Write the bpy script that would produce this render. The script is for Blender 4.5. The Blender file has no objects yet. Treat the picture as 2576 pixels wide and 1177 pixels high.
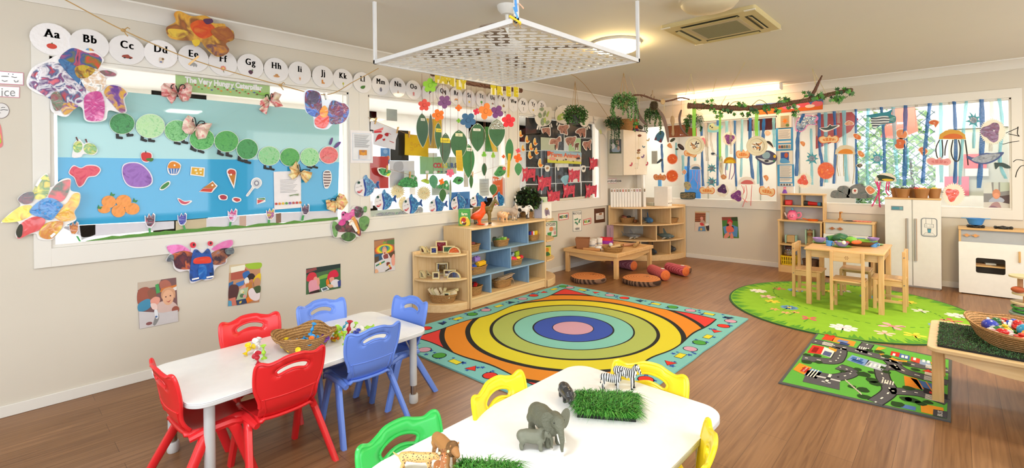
import bpy,math,random,bmesh
from mathutils import Vector,Matrix,Euler
from math import sin,cos,pi,radians,sqrt,atan2
random.seed(7)
V=Vector
SC=bpy.context.scene
COL=SC.collection
#camera
FPX,YAW,PIT,ROL,HY=1210,.74462,.00215,.01109,434.1
CAM=V((4.3873,0,1.5))
_f=V((-sin(YAW),cos(YAW),0));_r=V((cos(YAW),sin(YAW),0));_d=V((0,0,-1))
_f,_d=cos(PIT)*_f+sin(PIT)*_d,cos(PIT)*_d-sin(PIT)*_f
_r,_d=cos(ROL)*_r+sin(ROL)*_d,cos(ROL)*_d-sin(ROL)*_r
cam=bpy.data.cameras.new('camera');cam_o=bpy.data.objects.new('camera',cam);COL.objects.link(cam_o)
cam.sensor_fit='HORIZONTAL';cam.sensor_width=36;cam.lens=FPX/2576*36
cam.shift_y=-(588.5-HY)/2576
cam.clip_start=.05
m3=Matrix((_r,-_d,-_f)).transposed()
cam_o.matrix_world=Matrix.Translation(CAM)@m3.to_4x4()
SC.camera=cam_o
#world, exposure
SC.view_settings.view_transform='Standard'
SC.view_settings.look='None'
SC.view_settings.gamma=1
SC.view_settings.exposure=.1
SC.view_settings.use_curve_mapping=False
SC.cycles.max_bounces=7;SC.cycles.diffuse_bounces=4;SC.cycles.glossy_bounces=3
SC.cycles.transparent_max_bounces=14;SC.cycles.transmission_bounces=4
SC.cycles.caustics_reflective=False;SC.cycles.caustics_refractive=False
SC.cycles.sample_clamp_indirect=6
w=bpy.data.worlds.new('overcast_sky');SC.world=w;w.use_nodes=True
nt=w.node_tree;bg=nt.nodes['Background']
bg.inputs[0].default_value=(.86,.94,1,1);bg.inputs[1].default_value=2.2
def area(name,loc,rot,sx,sy,power,color=(1,1,1)):
 l=bpy.data.lights.new(name,'AREA');l.shape='RECTANGLE';l.size=sx;l.size_y=sy
 l.energy=power;l.color=color
 o=bpy.data.objects.new(name,l);COL.objects.link(o);o.location=loc;o.rotation_euler=rot
 return o
area('window_daylight',(7.1,.8,1.6),(0,radians(90),0),1.7,4.6,82,(.84,.93,1))  # unseen area panels on the side and front walls, added for even fill
area('window_daylight',(3.4,-3.1,1.65),(radians(90),0,0),4.8,1.7,105,(.84,.93,1))
area('window_daylight',(7.1,5.6,1.6),(0,radians(90),0),1.7,3.2,40,(1,.93,.8))
area('ceiling_lamp_light',(3.2,0,2.66),(0,0,0),.5,.5,40,(.9,.96,1))  # overhead fill added out of view, with no fitting modelled for it
area('ceiling_lamp_light',(5.9,2.4,2.66),(0,0,0),.5,.5,30,(1,.95,.85))
area('ceiling_lamp_light',(4.9,5.6,2.66),(0,0,0),.5,.5,54,(1,.76,.44))
for y in(.6,3.4,6.4):area('next_room_lamp',(-2,y,2.7),(0,0,0),1.2,1.2,150,(1,.98,.96))  # broad panels added to brighten the space behind the left windows
area('verandah_lamp',(1.2,9.4,2.58),(0,0,0),2.2,.8,95,(1,.95,.88))  # added fill under the verandah roof, lifts the view through the back windows
area('verandah_lamp',(4.2,8.95,2.58),(0,0,0),1.4,.4,40,(1,.97,.92))
#materials
def addn(nt,kind):return nt.nodes.new(kind)
def lk(nt,a,b):nt.links.new(a,b)
def si(n,key,val):n.inputs[key].default_value=val
MATS={}
def six(h):return h if len(h)==6 else''.join(c+c for c in h)
def lin(h):
 h=six(h)
 c=[int(h[i:i+2],16)/255 for i in(0,2,4)]
 return tuple((x/12.92 if x<=.04045 else((x+.055)/1.055)**2.4)for x in c)+(1,)
def mat(h,rough=.55,spec=.35,var=.05,scale=18,bump=0,metal=0,emit=0,coat=0,alpha=1,trans=0,bscale=None):
 key=(h,rough,spec,var,scale,bump,metal,emit,coat,alpha,trans,bscale)
 if key in MATS:return MATS[key]
 m=bpy.data.materials.new('paint_'+h);m.use_nodes=True;MATS[key]=m
 nt=m.node_tree;b=nt.nodes['Principled BSDF']
 si(b,'Roughness',rough);si(b,'Metallic',metal)
 si(b,'Specular IOR Level',spec)
 c=lin(h);si(b,'Base Color',c)
 if coat:si(b,'Coat Weight',coat);si(b,'Coat Roughness',.08)
 if alpha<1:si(b,'Alpha',alpha)
 if trans:si(b,'Transmission Weight',trans)
 if emit:si(b,'Emission Color',c);si(b,'Emission Strength',emit)
 if var or bump:
  tc=addn(nt,'ShaderNodeTexCoord');n=addn(nt,'ShaderNodeTexNoise')
  si(n,'Scale',scale);si(n,'Detail',3)
  lk(nt,tc.outputs['Object'],n.inputs['Vector'])
  if var:
   mx=addn(nt,'ShaderNodeMix');mx.data_type='RGBA'
   si(mx,6,tuple(max(0,x*(1-var))for x in c[:3])+(1,))
   si(mx,7,tuple(min(1,x*(1+var))for x in c[:3])+(1,))
   lk(nt,n.outputs['Fac'],mx.inputs[0]);lk(nt,mx.outputs[2],b.inputs['Base Color'])
  if bump:
   bp=addn(nt,'ShaderNodeBump');si(bp,'Strength',bump);si(bp,'Distance',.01)
   src=n
   if bscale:
    src=addn(nt,'ShaderNodeTexNoise');si(src,'Scale',bscale)
    lk(nt,tc.outputs['Object'],src.inputs['Vector'])
   lk(nt,src.outputs['Fac'],bp.inputs['Height']);lk(nt,bp.outputs[0],b.inputs['Normal'])
 return m
def paint(hexes,scale=25,rough=.25,dist=.7,coat=.5):
 key=('paint',tuple(hexes),scale,rough,dist)
 if key in MATS:return MATS[key]
 m=bpy.data.materials.new('poster_paint');m.use_nodes=True;MATS[key]=m
 nt=m.node_tree;b=nt.nodes['Principled BSDF']
 si(b,'Roughness',rough);si(b,'Coat Weight',coat)
 tc=addn(nt,'ShaderNodeTexCoord');n=addn(nt,'ShaderNodeTexNoise')
 si(n,'Scale',scale);si(n,'Detail',2.5);si(n,'Distortion',dist)
 r=addn(nt,'ShaderNodeValToRGB');lk(nt,tc.outputs['Object'],n.inputs['Vector'])
 lk(nt,n.outputs['Fac'],r.inputs[0]);lk(nt,r.outputs[0],b.inputs['Base Color'])
 e=r.color_ramp.elements;k=len(hexes)
 for i,h in enumerate(hexes):
  p=.30+.40*i/(k-1)
  el=e[i]if i<2 else e.new(p)
  el.position=p;el.color=lin(h)
 bp=addn(nt,'ShaderNodeBump');si(bp,'Strength',.25);si(bp,'Distance',.01)
 lk(nt,n.outputs['Fac'],bp.inputs['Height']);lk(nt,bp.outputs[0],b.inputs['Normal'])
 lk(nt,bp.outputs[0],b.inputs['Coat Normal'])
 return m
def wood(h1,h2,axis=1,scale=1,rough=.42):
 key=('wood',h1,h2,axis,scale,rough)
 if key in MATS:return MATS[key]
 m=bpy.data.materials.new('timber');m.use_nodes=True;MATS[key]=m
 nt=m.node_tree;b=nt.nodes['Principled BSDF'];si(b,'Roughness',rough)
 tc=addn(nt,'ShaderNodeTexCoord');mp=addn(nt,'ShaderNodeMapping')
 s=[22*scale]*3;s[axis]=1.6*scale;si(mp,'Scale',s)
 n=addn(nt,'ShaderNodeTexNoise');si(n,'Scale',1.6);si(n,'Detail',5);si(n,'Distortion',.6)
 r=addn(nt,'ShaderNodeValToRGB')
 r.color_ramp.elements[0].position=.32;r.color_ramp.elements[0].color=lin(h1)
 r.color_ramp.elements[1].position=.68;r.color_ramp.elements[1].color=lin(h2)
 L=nt.links.new;L(tc.outputs['Object'],mp.inputs[0]);L(mp.outputs[0],n.inputs['Vector']);L(n.outputs['Fac'],r.inputs[0]);L(r.outputs[0],b.inputs['Base Color'])
 return m
def glass(name,tint=(1,1,1,1),gloss=.07):
 if name in MATS:return MATS[name]
 m=bpy.data.materials.new(name);m.use_nodes=True;MATS[name]=m
 nt=m.node_tree;nt.nodes.clear();o=addn(nt,'ShaderNodeOutputMaterial')
 t=addn(nt,'ShaderNodeBsdfTransparent');si(t,0,tint)
 g=addn(nt,'ShaderNodeBsdfGlossy');si(g,'Roughness',.03)
 lw=addn(nt,'ShaderNodeLayerWeight');si(lw,0,.25)
 mm=addn(nt,'ShaderNodeMath');mm.operation='MULTIPLY';si(mm,1,gloss*4)
 ma=addn(nt,'ShaderNodeMath');ma.operation='ADD';si(ma,1,gloss*.5)
 mx=addn(nt,'ShaderNodeMixShader');L=nt.links.new
 L(lw.outputs['Fresnel'],mm.inputs[0]);L(mm.outputs[0],ma.inputs[0]);L(ma.outputs[0],mx.inputs[0])
 L(t.outputs[0],mx.inputs[1]);L(g.outputs[0],mx.inputs[2]);L(mx.outputs[0],o.inputs[0])
 return m
def film(h,a=.55,rough=.2):
 key=('film',h,a,rough)
 if key in MATS:return MATS[key]
 m=bpy.data.materials.new('film_'+h);m.use_nodes=True;MATS[key]=m
 nt=m.node_tree;nt.nodes.clear();o=addn(nt,'ShaderNodeOutputMaterial')
 t=addn(nt,'ShaderNodeBsdfTransparent');c=lin(h);si(t,0,tuple(.25+.75*x for x in c[:3])+(1,))
 p=addn(nt,'ShaderNodeBsdfPrincipled');si(p,'Base Color',c);si(p,'Roughness',rough)
 tc=addn(nt,'ShaderNodeTexCoord');n=addn(nt,'ShaderNodeTexNoise');si(n,'Scale',60)
 bp=addn(nt,'ShaderNodeBump');si(bp,'Strength',.5);si(bp,'Distance',.01)
 mx=addn(nt,'ShaderNodeMixShader');si(mx,0,a);L=nt.links.new
 L(tc.outputs['Object'],n.inputs['Vector']);L(n.outputs['Fac'],bp.inputs['Height']);L(bp.outputs[0],p.inputs['Normal'])
 L(t.outputs[0],mx.inputs[1]);L(p.outputs[0],mx.inputs[2]);L(mx.outputs[0],o.inputs[0])
 return m
def stripes(h1,h2,scale,dist=3,axis='X',rough=.5):
 key=('str',h1,h2,scale,dist,axis)
 if key in MATS:return MATS[key]
 m=bpy.data.materials.new('banded');m.use_nodes=True;MATS[key]=m
 nt=m.node_tree;b=nt.nodes['Principled BSDF'];si(b,'Roughness',rough)
 tc=addn(nt,'ShaderNodeTexCoord');wv=addn(nt,'ShaderNodeTexWave');wv.bands_direction=axis
 si(wv,'Scale',scale);si(wv,'Distortion',dist);si(wv,'Detail',1);si(wv,'Detail Scale',.6)
 r=addn(nt,'ShaderNodeValToRGB');r.color_ramp.elements[0].position=.42;r.color_ramp.elements[1].position=.58
 r.color_ramp.elements[0].color=lin(h1);r.color_ramp.elements[1].color=lin(h2);L=nt.links.new
 L(tc.outputs['Object'],wv.inputs['Vector']);L(wv.outputs['Fac'],r.inputs[0]);L(r.outputs[0],b.inputs['Base Color'])
 return m
def spots(h1,h2,scale,thr=.35,rough=.45):
 key=('spots',h1,h2,scale,thr)
 if key in MATS:return MATS[key]
 m=bpy.data.materials.new('spotted');m.use_nodes=True;MATS[key]=m
 nt=m.node_tree;b=nt.nodes['Principled BSDF'];si(b,'Roughness',rough)
 tc=addn(nt,'ShaderNodeTexCoord');vo=addn(nt,'ShaderNodeTexVoronoi');si(vo,'Scale',scale)
 r=addn(nt,'ShaderNodeValToRGB');r.color_ramp.elements[0].position=thr-.04;r.color_ramp.elements[1].position=thr+.04
 r.color_ramp.elements[0].color=lin(h2);r.color_ramp.elements[1].color=lin(h1);L=nt.links.new
 L(tc.outputs['Object'],vo.inputs['Vector']);L(vo.outputs['Distance'],r.inputs[0]);L(r.outputs[0],b.inputs['Base Color'])
 return m
def straw(h1='b98d55',h2='7d5528',scale=70):
 key=('straw',h1,h2,scale)
 if key in MATS:return MATS[key]
 m=bpy.data.materials.new('woven_straw');m.use_nodes=True;MATS[key]=m
 nt=m.node_tree;b=nt.nodes['Principled BSDF'];si(b,'Roughness',.7)
 tc=addn(nt,'ShaderNodeTexCoord');L=nt.links.new
 w1=addn(nt,'ShaderNodeTexWave');w1.bands_direction='Z';si(w1,'Scale',scale*.32);si(w1,'Distortion',1.6)
 si(w1,'Detail Scale',3)
 w2=addn(nt,'ShaderNodeTexVoronoi');si(w2,'Scale',scale*1.3)
 ad=addn(nt,'ShaderNodeMath');ad.operation='MULTIPLY'
 r=addn(nt,'ShaderNodeValToRGB');r.color_ramp.elements[0].position=.02;r.color_ramp.elements[1].position=.40
 r.color_ramp.elements[0].color=lin(h2);r.color_ramp.elements[1].color=lin(h1)
 bp=addn(nt,'ShaderNodeBump');si(bp,'Strength',.8);si(bp,'Distance',.006)
 L(tc.outputs['Object'],w1.inputs['Vector']);L(tc.outputs['Object'],w2.inputs['Vector'])
 L(w1.outputs['Fac'],ad.inputs[0]);L(w2.outputs['Distance'],ad.inputs[1]);L(ad.outputs[0],r.inputs[0]);L(r.outputs[0],b.inputs['Base Color'])
 L(ad.outputs[0],bp.inputs['Height']);L(bp.outputs[0],b.inputs['Normal'])
 return m
#geometry helpers
def px_ray(px,py):return(px-1288)/FPX*_r+(py-HY)/FPX*_d+_f
def at_x(px,py,c):d=px_ray(px,py);return CAM+d*((c-CAM.x)/d.x)
def at_y(px,py,c):d=px_ray(px,py);return CAM+d*((c-CAM.y)/d.y)
def at_z(px,py,c):d=px_ray(px,py);return CAM+d*((c-CAM.z)/d.z)
def poly_normal(pts):
 n=V((0,0,0))
 for i in range(len(pts)):
  a,b=pts[i],pts[(i+1)%len(pts)]
  n+=V(((a.y-b.y)*(a.z+b.z),(a.z-b.z)*(a.x+b.x),(a.x-b.x)*(a.y+b.y)))
 return n
class MB:
 def __init__(s):s.v=[];s.f=[];s.m=[];s.mats=[];s.mi=0;s.T=Matrix.Identity(4)
 def use(s,m):
  if isinstance(m,str):m=mat(m)
  if m in s.mats:s.mi=s.mats.index(m)
  else:s.mats.append(m);s.mi=len(s.mats)-1
  return s
 def add(s,vs,fs):
  o=len(s.v);s.v+=[s.T@V(p)for p in vs]
  for f in fs:s.f.append([i+o for i in f]);s.m.append(s.mi)
  return s
 def box(s,c,d,M=None):
  x,y,z=d[0]/2,d[1]/2,d[2]/2
  vs=[V((a*x,b*y,e*z))for e in(-1,1)for b in(-1,1)for a in(-1,1)]
  if M is not None:vs=[M@p for p in vs]
  c=V(c)
  return s.add([p+c for p in vs],[(0,2,3,1),(4,5,7,6),(0,1,5,4),(1,3,7,5),(3,2,6,7),(2,0,4,6)])
 def bb(s,x0,x1,y0,y1,z0,z1):return s.box(((x0+x1)/2,(y0+y1)/2,(z0+z1)/2),(x1-x0,y1-y0,z1-z0))
 def ring(s,pts_list,close=True,caps=True):
  n=len(pts_list[0]);vs=[p for r in pts_list for p in r];fs=[]
  for k in range(len(pts_list)-1):
   for i in range(n if close else n-1):
    j=(i+1)%n
    fs.append((k*n+i,k*n+j,(k+1)*n+j,(k+1)*n+i))
  if caps and close:
   fs.append(tuple(range(n))[::-1]);fs.append(tuple((len(pts_list)-1)*n+i for i in range(n)))
  return s.add(vs,fs)
 def tube(s,pts,r,n=8,caps=True):
  pts=[V(p)for p in pts];rs=r if isinstance(r,(list,tuple))else[r]*len(pts)
  out=[];up=None
  for i,p in enumerate(pts):
   t=(pts[min(i+1,len(pts)-1)]-pts[max(i-1,0)])
   if t.length<1e-9:t=V((0,0,1))
   t.normalize()
   if up is None:up=V((0,0,1))if abs(t.z)<.9 else V((1,0,0))
   a=t.cross(up)
   if a.length<1e-6:a=t.cross(V((0,1,0)))
   a.normalize();b=a.cross(t);up=b
   out.append([p+rs[i]*(cos(2*pi*k/n)*a+sin(2*pi*k/n)*b)for k in range(n)])
  return s.ring(out,True,caps)
 def cyl(s,p0,p1,r0,r1=None,n=16):return s.tube([p0,p1],[r0,r0 if r1 is None else r1],n)
 def lathe(s,prof,c=(0,0,0),n=24,M=None,sx=1,sy=1):
  out=[];c=V(c)
  for r,z in prof:
   ring=[V((r*sx*cos(2*pi*k/n),r*sy*sin(2*pi*k/n),z))for k in range(n)]
   if M is not None:ring=[M@p for p in ring]
   out.append([p+c for p in ring])
  return s.ring(out,True,True)
 def ball(s,c,r,M=None,n=14,k=8):
  if not isinstance(r,(tuple,list)):r=(r,r,r)
  out=[];c=V(c);vs=[];fs=[]
  for i in range(k+1):
   th=pi*i/k
   if i in(0,k):vs.append(V((0,0,r[2]*cos(th))));continue
   for j in range(n):vs.append(V((r[0]*sin(th)*cos(2*pi*j/n),r[1]*sin(th)*sin(2*pi*j/n),r[2]*cos(th))))
  for j in range(n):fs.append((0,1+j,1+(j+1)%n))
  for i in range(k-2):
   for j in range(n):
    a=1+i*n+j;b=1+i*n+(j+1)%n;fs.append((a,a+n,b+n,b))
  l=1+(k-2)*n;e=len(vs)-1
  for j in range(n):fs.append((l+j,e,l+(j+1)%n))
  if M is not None:vs=[M@p for p in vs]
  return s.add([p+c for p in vs],fs)
 def prism(s,pts,n,t):
  pts=[V(p)for p in pts];n=V(n)
  if poly_normal(pts).dot(n)<0:pts=pts[::-1]
  k=len(pts);vs=pts+[p+n*t for p in pts]
  fs=[tuple(range(k))[::-1],tuple(range(k,2*k))]+[(i,(i+1)%k,k+(i+1)%k,k+i)for i in range(k)]
  return s.add(vs,fs)
 def face(s,pts,n=None):
  pts=[V(p)for p in pts]
  if n is not None and poly_normal(pts).dot(V(n))<0:pts=pts[::-1]
  return s.add(pts,[tuple(range(len(pts)))])
 def top(s,name,*a,**k):return s.obj(name,None,*a,**k)
 def obj(s,name,parent=None,label=None,cat=None,group=None,kind=None,bevel=0,sub=0,origin=None,angle=38,solid=0):
  me=bpy.data.meshes.new(name)
  o3=V(origin)if origin is not None else V((0,0,0))
  if origin is None and parent is None and s.v:
   o3=V((sum(p.x for p in s.v)/len(s.v),sum(p.y for p in s.v)/len(s.v),min(p.z for p in s.v)))
  me.from_pydata([p-o3 for p in s.v],[],s.f)
  for m in s.mats:me.materials.append(m)
  me.polygons.foreach_set('material_index',s.m);me.update()
  me.shade_smooth();me.set_sharp_from_angle(angle=radians(angle))
  o=bpy.data.objects.new(name,me);COL.objects.link(o);o.location=o3
  if parent is not None:o.parent=parent
  if label:o['label']=label
  if cat:o['category']=cat
  if group:o['group']=group
  if kind:o['kind']=kind
  if solid:
   q=o.modifiers.new('thickness','SOLIDIFY');q.thickness=solid;q.offset=0
  if bevel:
   q=o.modifiers.new('bevel','BEVEL');q.width=bevel;q.segments=2;q.limit_method='ANGLE';q.angle_limit=radians(40)
  if sub:
   q=o.modifiers.new('subsurf','SUBSURF');q.levels=sub;q.render_levels=sub
  return o
def Ub(m):
 b=MB();b.use(m);return b
def Um(*a,**k):return Ub(mat(*a,**k))
def bxo(m,a,*q,**k):return Ub(m).bb(*a).obj(*q,**k)
def lto(m,a,*q,**k):return Ub(m).lathe(*a).obj(*q,**k)
def tbo(m,a,*q,**k):return Ub(m).tube(*a).obj(*q,**k)
def cyo(m,a,*q,**k):return Ub(m).cyl(*a).obj(*q,**k)
def thing(name,label,cat,loc=(0,0,0),rz=0,group=None):
 o=bpy.data.objects.new(name,None);COL.objects.link(o);o.location=loc;o.rotation_euler=(0,0,rz)
 o['label']=label;o['category']=cat;o.empty_display_size=.05
 if group:o['group']=group
 return o
def dup(root,label=None,loc=None,rz=None,group=None):
 r=root.copy();COL.objects.link(r)
 if loc is not None:r.location=loc
 if rz is not None:r.rotation_euler=(0,0,rz)
 if label:r['label']=label
 if group:r['group']=group
 for ch in list(root.children):
  c=ch.copy();COL.objects.link(c);c.parent=r
  for g in list(ch.children):
   d=g.copy();COL.objects.link(d);d.parent=c
 return r
def RZ(a):return Matrix.Rotation(a,3,'Z')
def RX(a):return Matrix.Rotation(a,3,'X')
def RY(a):return Matrix.Rotation(a,3,'Y')
def spline(P,n=6,closed=True):
 P=[V((*p,0)[:3])for p in P];k=len(P);out=[]
 for i in range(k if closed else k-1):
  if closed:a,b,c,d=P[i-1],P[i],P[(i+1)%k],P[(i+2)%k]
  else:a,b,c,d=P[max(i-1,0)],P[i],P[i+1],P[min(i+2,k-1)]
  for j in range(n):
   t=j/n;t2=t*t;t3=t2*t
   out.append(.5*((2*b)+(c-a)*t+(2*a-5*b+4*c-d)*t2+(3*b-a-3*c+d)*t3))
 if not closed:out.append(P[-1])
 return out
#lettering
_TX={}
def glyphs(txt,bold=0,serif=False,mono=False):
 key=(txt,bold,serif)
 if key in _TX:return _TX[key]
 cu=bpy.data.curves.new('t','FONT');cu.body=txt;cu.size=1;cu.resolution_u=3;cu.fill_mode='FRONT'
 if bold and not serif:cu.offset=bold
 if serif:cu.space_character=1.22
 ob=bpy.data.objects.new('t',cu);me=bpy.data.meshes.new_from_object(ob)
 vs=[(v.co.x/.7,v.co.y/.7)for v in me.vertices];fs=[tuple(p.vertices)for p in me.polygons]
 if serif:
  base=list(vs);bf=list(fs);n=len(base)
  edges={}
  for f in bf:
   for i in range(len(f)):
    a,b=f[i],f[(i+1)%len(f)];k2=(min(a,b),max(a,b));edges[k2]=edges.get(k2,0)+1
  ser=[]
  for(a,b),c in edges.items():
   if c==1:
    p,q=base[a],base[b]
    if abs(p[1]-q[1])<.005 and .05<abs(p[0]-q[0])<.30 and(abs(p[1])<.02 or p[1]>.66):ser.append((min(p[0],q[0]),max(p[0],q[0]),p[1]))
  for dx in(.05,.10,.14):
   o=len(vs);vs+=[(x+dx,y)for x,y in base];fs+=[tuple(i+o for i in f)for f in bf]
  for x0,x1,y in ser:
   o=len(vs);y0,y1=(y,y+.06)if y<.3 else(y-.06,y)
   vs+=[(x0-.09,y0),(x1+.23,y0),(x1+.23,y1),(x0-.09,y1)];fs.append((o,o+1,o+2,o+3))
 bpy.data.objects.remove(ob);bpy.data.curves.remove(cu);bpy.data.meshes.remove(me)
 if vs:
  cx=(min(v[0]for v in vs)+max(v[0]for v in vs))/2;vs=[(x-cx,y)for x,y in vs]
 _TX[key]=(vs,fs);return _TX[key]
class Plane:
 def __init__(s,p,n):s.p=V(p);s.n=V(n).normalized();s.u=V((0,0,1)).cross(s.n).normalized();s.v=V((0,0,1))
 def at(s,px,py):d=px_ray(px,py);return CAM+d*((s.p-CAM).dot(s.n)/d.dot(s.n))
 def off(s,k):return Plane(s.p+s.n*k,s.n)
def PLx(c):return Plane((c,0,0),(1,0,0))
YB=8.096
def PBk(c):return Plane((0,YB-c,0),(0,-1,0))
def uvmap(pl,quad):
 q=[pl.at(*p)for p in quad]
 def g(u,v):u/=100;v/=100;return(q[0]*(1-u)+q[1]*u)*(1-v)+(q[3]*(1-u)+q[2]*u)*v
 return g
def quad_of(pl,tl,br):
 a,b=pl.at(*tl),pl.at(*br);du=(b-a).dot(pl.u);dv=(b-a).z
 def g(u,v):return a+pl.u*(du*u/100)+V((0,0,dv*v/100))
 return g
def shape2(kind,d):
 if kind=='E':
  cx,cy,rx,ry=d[:4];ro=d[4]if len(d)>4 else 0;n=22
  return[(cx+rx*cos(2*pi*k/n)*cos(ro)-ry*sin(2*pi*k/n)*sin(ro),cy+rx*cos(2*pi*k/n)*sin(ro)+ry*sin(2*pi*k/n)*cos(ro))for k in range(n)]
 if kind=='R':x0,y0,x1,y1=d;return[(x0,y0),(x1,y0),(x1,y1),(x0,y1)]
 if kind in'SP'and not isinstance(d[0],(tuple,list)):d=list(zip(d[::2],d[1::2]))
 if kind=='P':return list(d)
 if kind=='S':return[(p.x,p.y)for p in spline([(a,b,0)for a,b in d],5)]
 if kind=='K':
  cx,cy,ro,ri,n=d[:5];a0=d[5]if len(d)>5 else-pi/2;sy=d[6]if len(d)>6 else 1
  return[(cx+(ro if k%2==0 else ri)*cos(a0+pi*k/n),cy+sy*(ro if k%2==0 else ri)*sin(a0+pi*k/n))for k in range(2*n)]
 if kind=='F':
  cx,cy,r,n=d[:4];a0=d[4]if len(d)>4 else 0
  return[(cx+r*(.72+.30*abs(cos((a-a0)*n/2))**.7)*cos(a)*1,cy+r*(.72+.30*abs(cos((a-a0)*n/2))**.7)*sin(a))for a in[2*pi*k/60 for k in range(60)]]
def LY(ly):
 m,k,d=ly[:3]
 if k in'SP'and not isinstance(d[0],(tuple,list)):d=list(zip(d[::2],d[1::2]))
 return m,k,d
def Po(c,*d):return c,'P',d
def So(c,*d):return c,'S',d
def Eo(c,*d):return c,'E',d
def Ro(c,*d):return c,'R',d
def art_mb(pl,layers,t=.003,g=None,mb=None,lift=0,step=.0007):
 mb=mb or MB();fn=g or(lambda a,b:pl.at(a,b));k=0
 for ly in layers:
  m,kind,d=LY(ly)
  mb.use(mat(m,.45,.35,.06)if isinstance(m,str)else m);off=pl.n*(lift+t+k*step)
  if kind=='T':
   txt,cx,cy,h=d[:4];o=d[4]if len(d)>4 else{}
   vs,fs=glyphs(txt,o.get('bold',.0),o.get('serif',False));c=fn(cx,cy)
   dx=fn(cx+1,cy)-c;dy=c-fn(cx,cy+1)
   ru=o.get('rot',0);w=o.get('w',1)
   if o.get('level'):
    hh=(fn(cx,cy-h/2)-fn(cx,cy+h/2)).length;U=pl.u*hh;W=V((0,0,1))*hh
   else:U=dx*h;W=dy*h
   U,W=(U*cos(ru)+W*sin(ru)),(W*cos(ru)-U*sin(ru))
   mb.add([c+off+U*(x*w)+W*(y-.5)for x,y in vs],fs)
  elif kind=='L':
   P=[fn(*p)for p in d[0]];wd=d[1]
   c0=fn(*d[0][0]);wid=(fn(d[0][0][0],d[0][0][1]+wd)-c0).length/2
   a=[];b=[]
   for i,p in enumerate(P):
    tt=(P[min(i+1,len(P)-1)]-P[max(i-1,0)]).normalized();s_=pl.n.cross(tt)*wid
    a.append(p+s_+off);b.append(p-s_+off)
   for i in range(len(P)-1):mb.face([a[i],a[i+1],b[i+1],b[i]],pl.n)
  else:
   pts=[fn(*p)for p in shape2(kind,d)]
   if k==0:mb.prism([p+pl.n*lift for p in pts],pl.n,t)
   else:mb.face([p+off for p in pts],pl.n)
  k+=1
 return mb
def art(name,label,cat,pl,layers,t=.003,g=None,group=None,lift=0,parent=None,step=.0007):
 return art_mb(pl,layers,t,g,None,lift,step).obj(name,parent,label,cat,group)
#the room shell
def struct(name,mb,parent=None,bevel=0):
 o=mb.obj(name,parent,bevel=bevel,origin=(0,0,0)if parent is None else None)
 if parent is None:o['kind']='structure'
 return o
WALL=mat('d0c8ba',.8,.2,.025,3)
TRIM=mat('dedad2',.45,.4,.01,5)
CEIL=mat('dfdad0',.85,.15,.02,2)
def floor_mat():
 m=bpy.data.materials.new('vinyl_planks');m.use_nodes=True;nt=m.node_tree;b=nt.nodes['Principled BSDF'];L=nt.links.new
 tc=nt.nodes.new('ShaderNodeTexCoord');mp=nt.nodes.new('ShaderNodeMapping');mp.inputs['Rotation'].default_value=(0,0,radians(90))
 br=nt.nodes.new('ShaderNodeTexBrick');br.inputs['Scale'].default_value=1;br.inputs['Brick Width'].default_value=1.25;br.inputs['Row Height'].default_value=.148
 br.inputs['Mortar Size'].default_value=.0012;br.inputs['Mortar Smooth'].default_value=.3;br.offset=.37;br.squash=1
 br.inputs['Color1'].default_value=lin('8f6747');br.inputs['Color2'].default_value=lin('6d4729');br.inputs['Mortar'].default_value=lin('4f331f');br.inputs['Bias'].default_value=0
 L(tc.outputs['Object'],mp.inputs[0]);L(mp.outputs[0],br.inputs['Vector'])
 m2=nt.nodes.new('ShaderNodeMapping');m2.inputs['Scale'].default_value=(26,1.1,1);L(tc.outputs['Object'],m2.inputs[0])
 n=nt.nodes.new('ShaderNodeTexNoise');n.inputs['Scale'].default_value=1.5;n.inputs['Detail'].default_value=6;n.inputs['Distortion'].default_value=1;L(m2.outputs[0],n.inputs['Vector'])
 r=nt.nodes.new('ShaderNodeValToRGB');r.color_ramp.elements[0].position=.3;r.color_ramp.elements[1].position=.7
 r.color_ramp.elements[0].color=lin('684427');r.color_ramp.elements[1].color=lin('a27850');L(n.outputs['Fac'],r.inputs[0])
 mx=nt.nodes.new('ShaderNodeMix');mx.data_type='RGBA';mx.inputs[0].default_value=.55
 L(br.outputs['Color'],mx.inputs[6]);L(r.outputs[0],mx.inputs[7])
 mu=nt.nodes.new('ShaderNodeMix');mu.data_type='RGBA';L(br.outputs['Fac'],mu.inputs[0]);L(mx.outputs[2],mu.inputs[6]);mu.inputs[7].default_value=lin('5a3c26')
 L(mu.outputs[2],b.inputs['Base Color']);b.inputs['Roughness'].default_value=.38;b.inputs['Specular IOR Level'].default_value=.35
 return m
X1,Y0,HC=7.2,-3.2,2.74
fl=Ub(floor_mat());fl.bb(-.15,X1,Y0,YB+.15,-.1,0);struct('floor',fl)
ce=Ub(CEIL);ce.bb(-.15,X1,Y0,YB+.15,HC,HC+.1);struct('ceiling',ce)
def wall_with_holes(name,axis,c0,c1,a0,a1,holes,z1=HC):
 mb=Ub(WALL)
 def bx(p,q,z0,z_1):
  if q-p>1e-4 and z_1-z0>1e-4:
   if axis=='x':mb.bb(c0,c1,p,q,z0,z_1)
   else:mb.bb(p,q,c0,c1,z0,z_1)
 cur=a0
 for h in sorted(holes):
  bx(cur,h[0],0,z1);bx(h[0],h[1],0,h[2]);bx(h[0],h[1],h[3],z1);cur=h[1]
 bx(cur,a1,0,z1);return struct(name,mb)
W1=(.267,2.395,1.03,2.295);W2=(2.60,4.64,1.03,2.295);W3=(4.89,6.92,1.03,2.295)
wall_with_holes('wall_left','x',-.12,0,Y0,YB+.12,[W1,W2,W3])
B1=(.17,2.41,.985,2.30);B2=(2.60,4.875,.985,2.30)
wall_with_holes('wall_back','y',YB,YB+.12,0,X1,[B1,B2])
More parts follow.
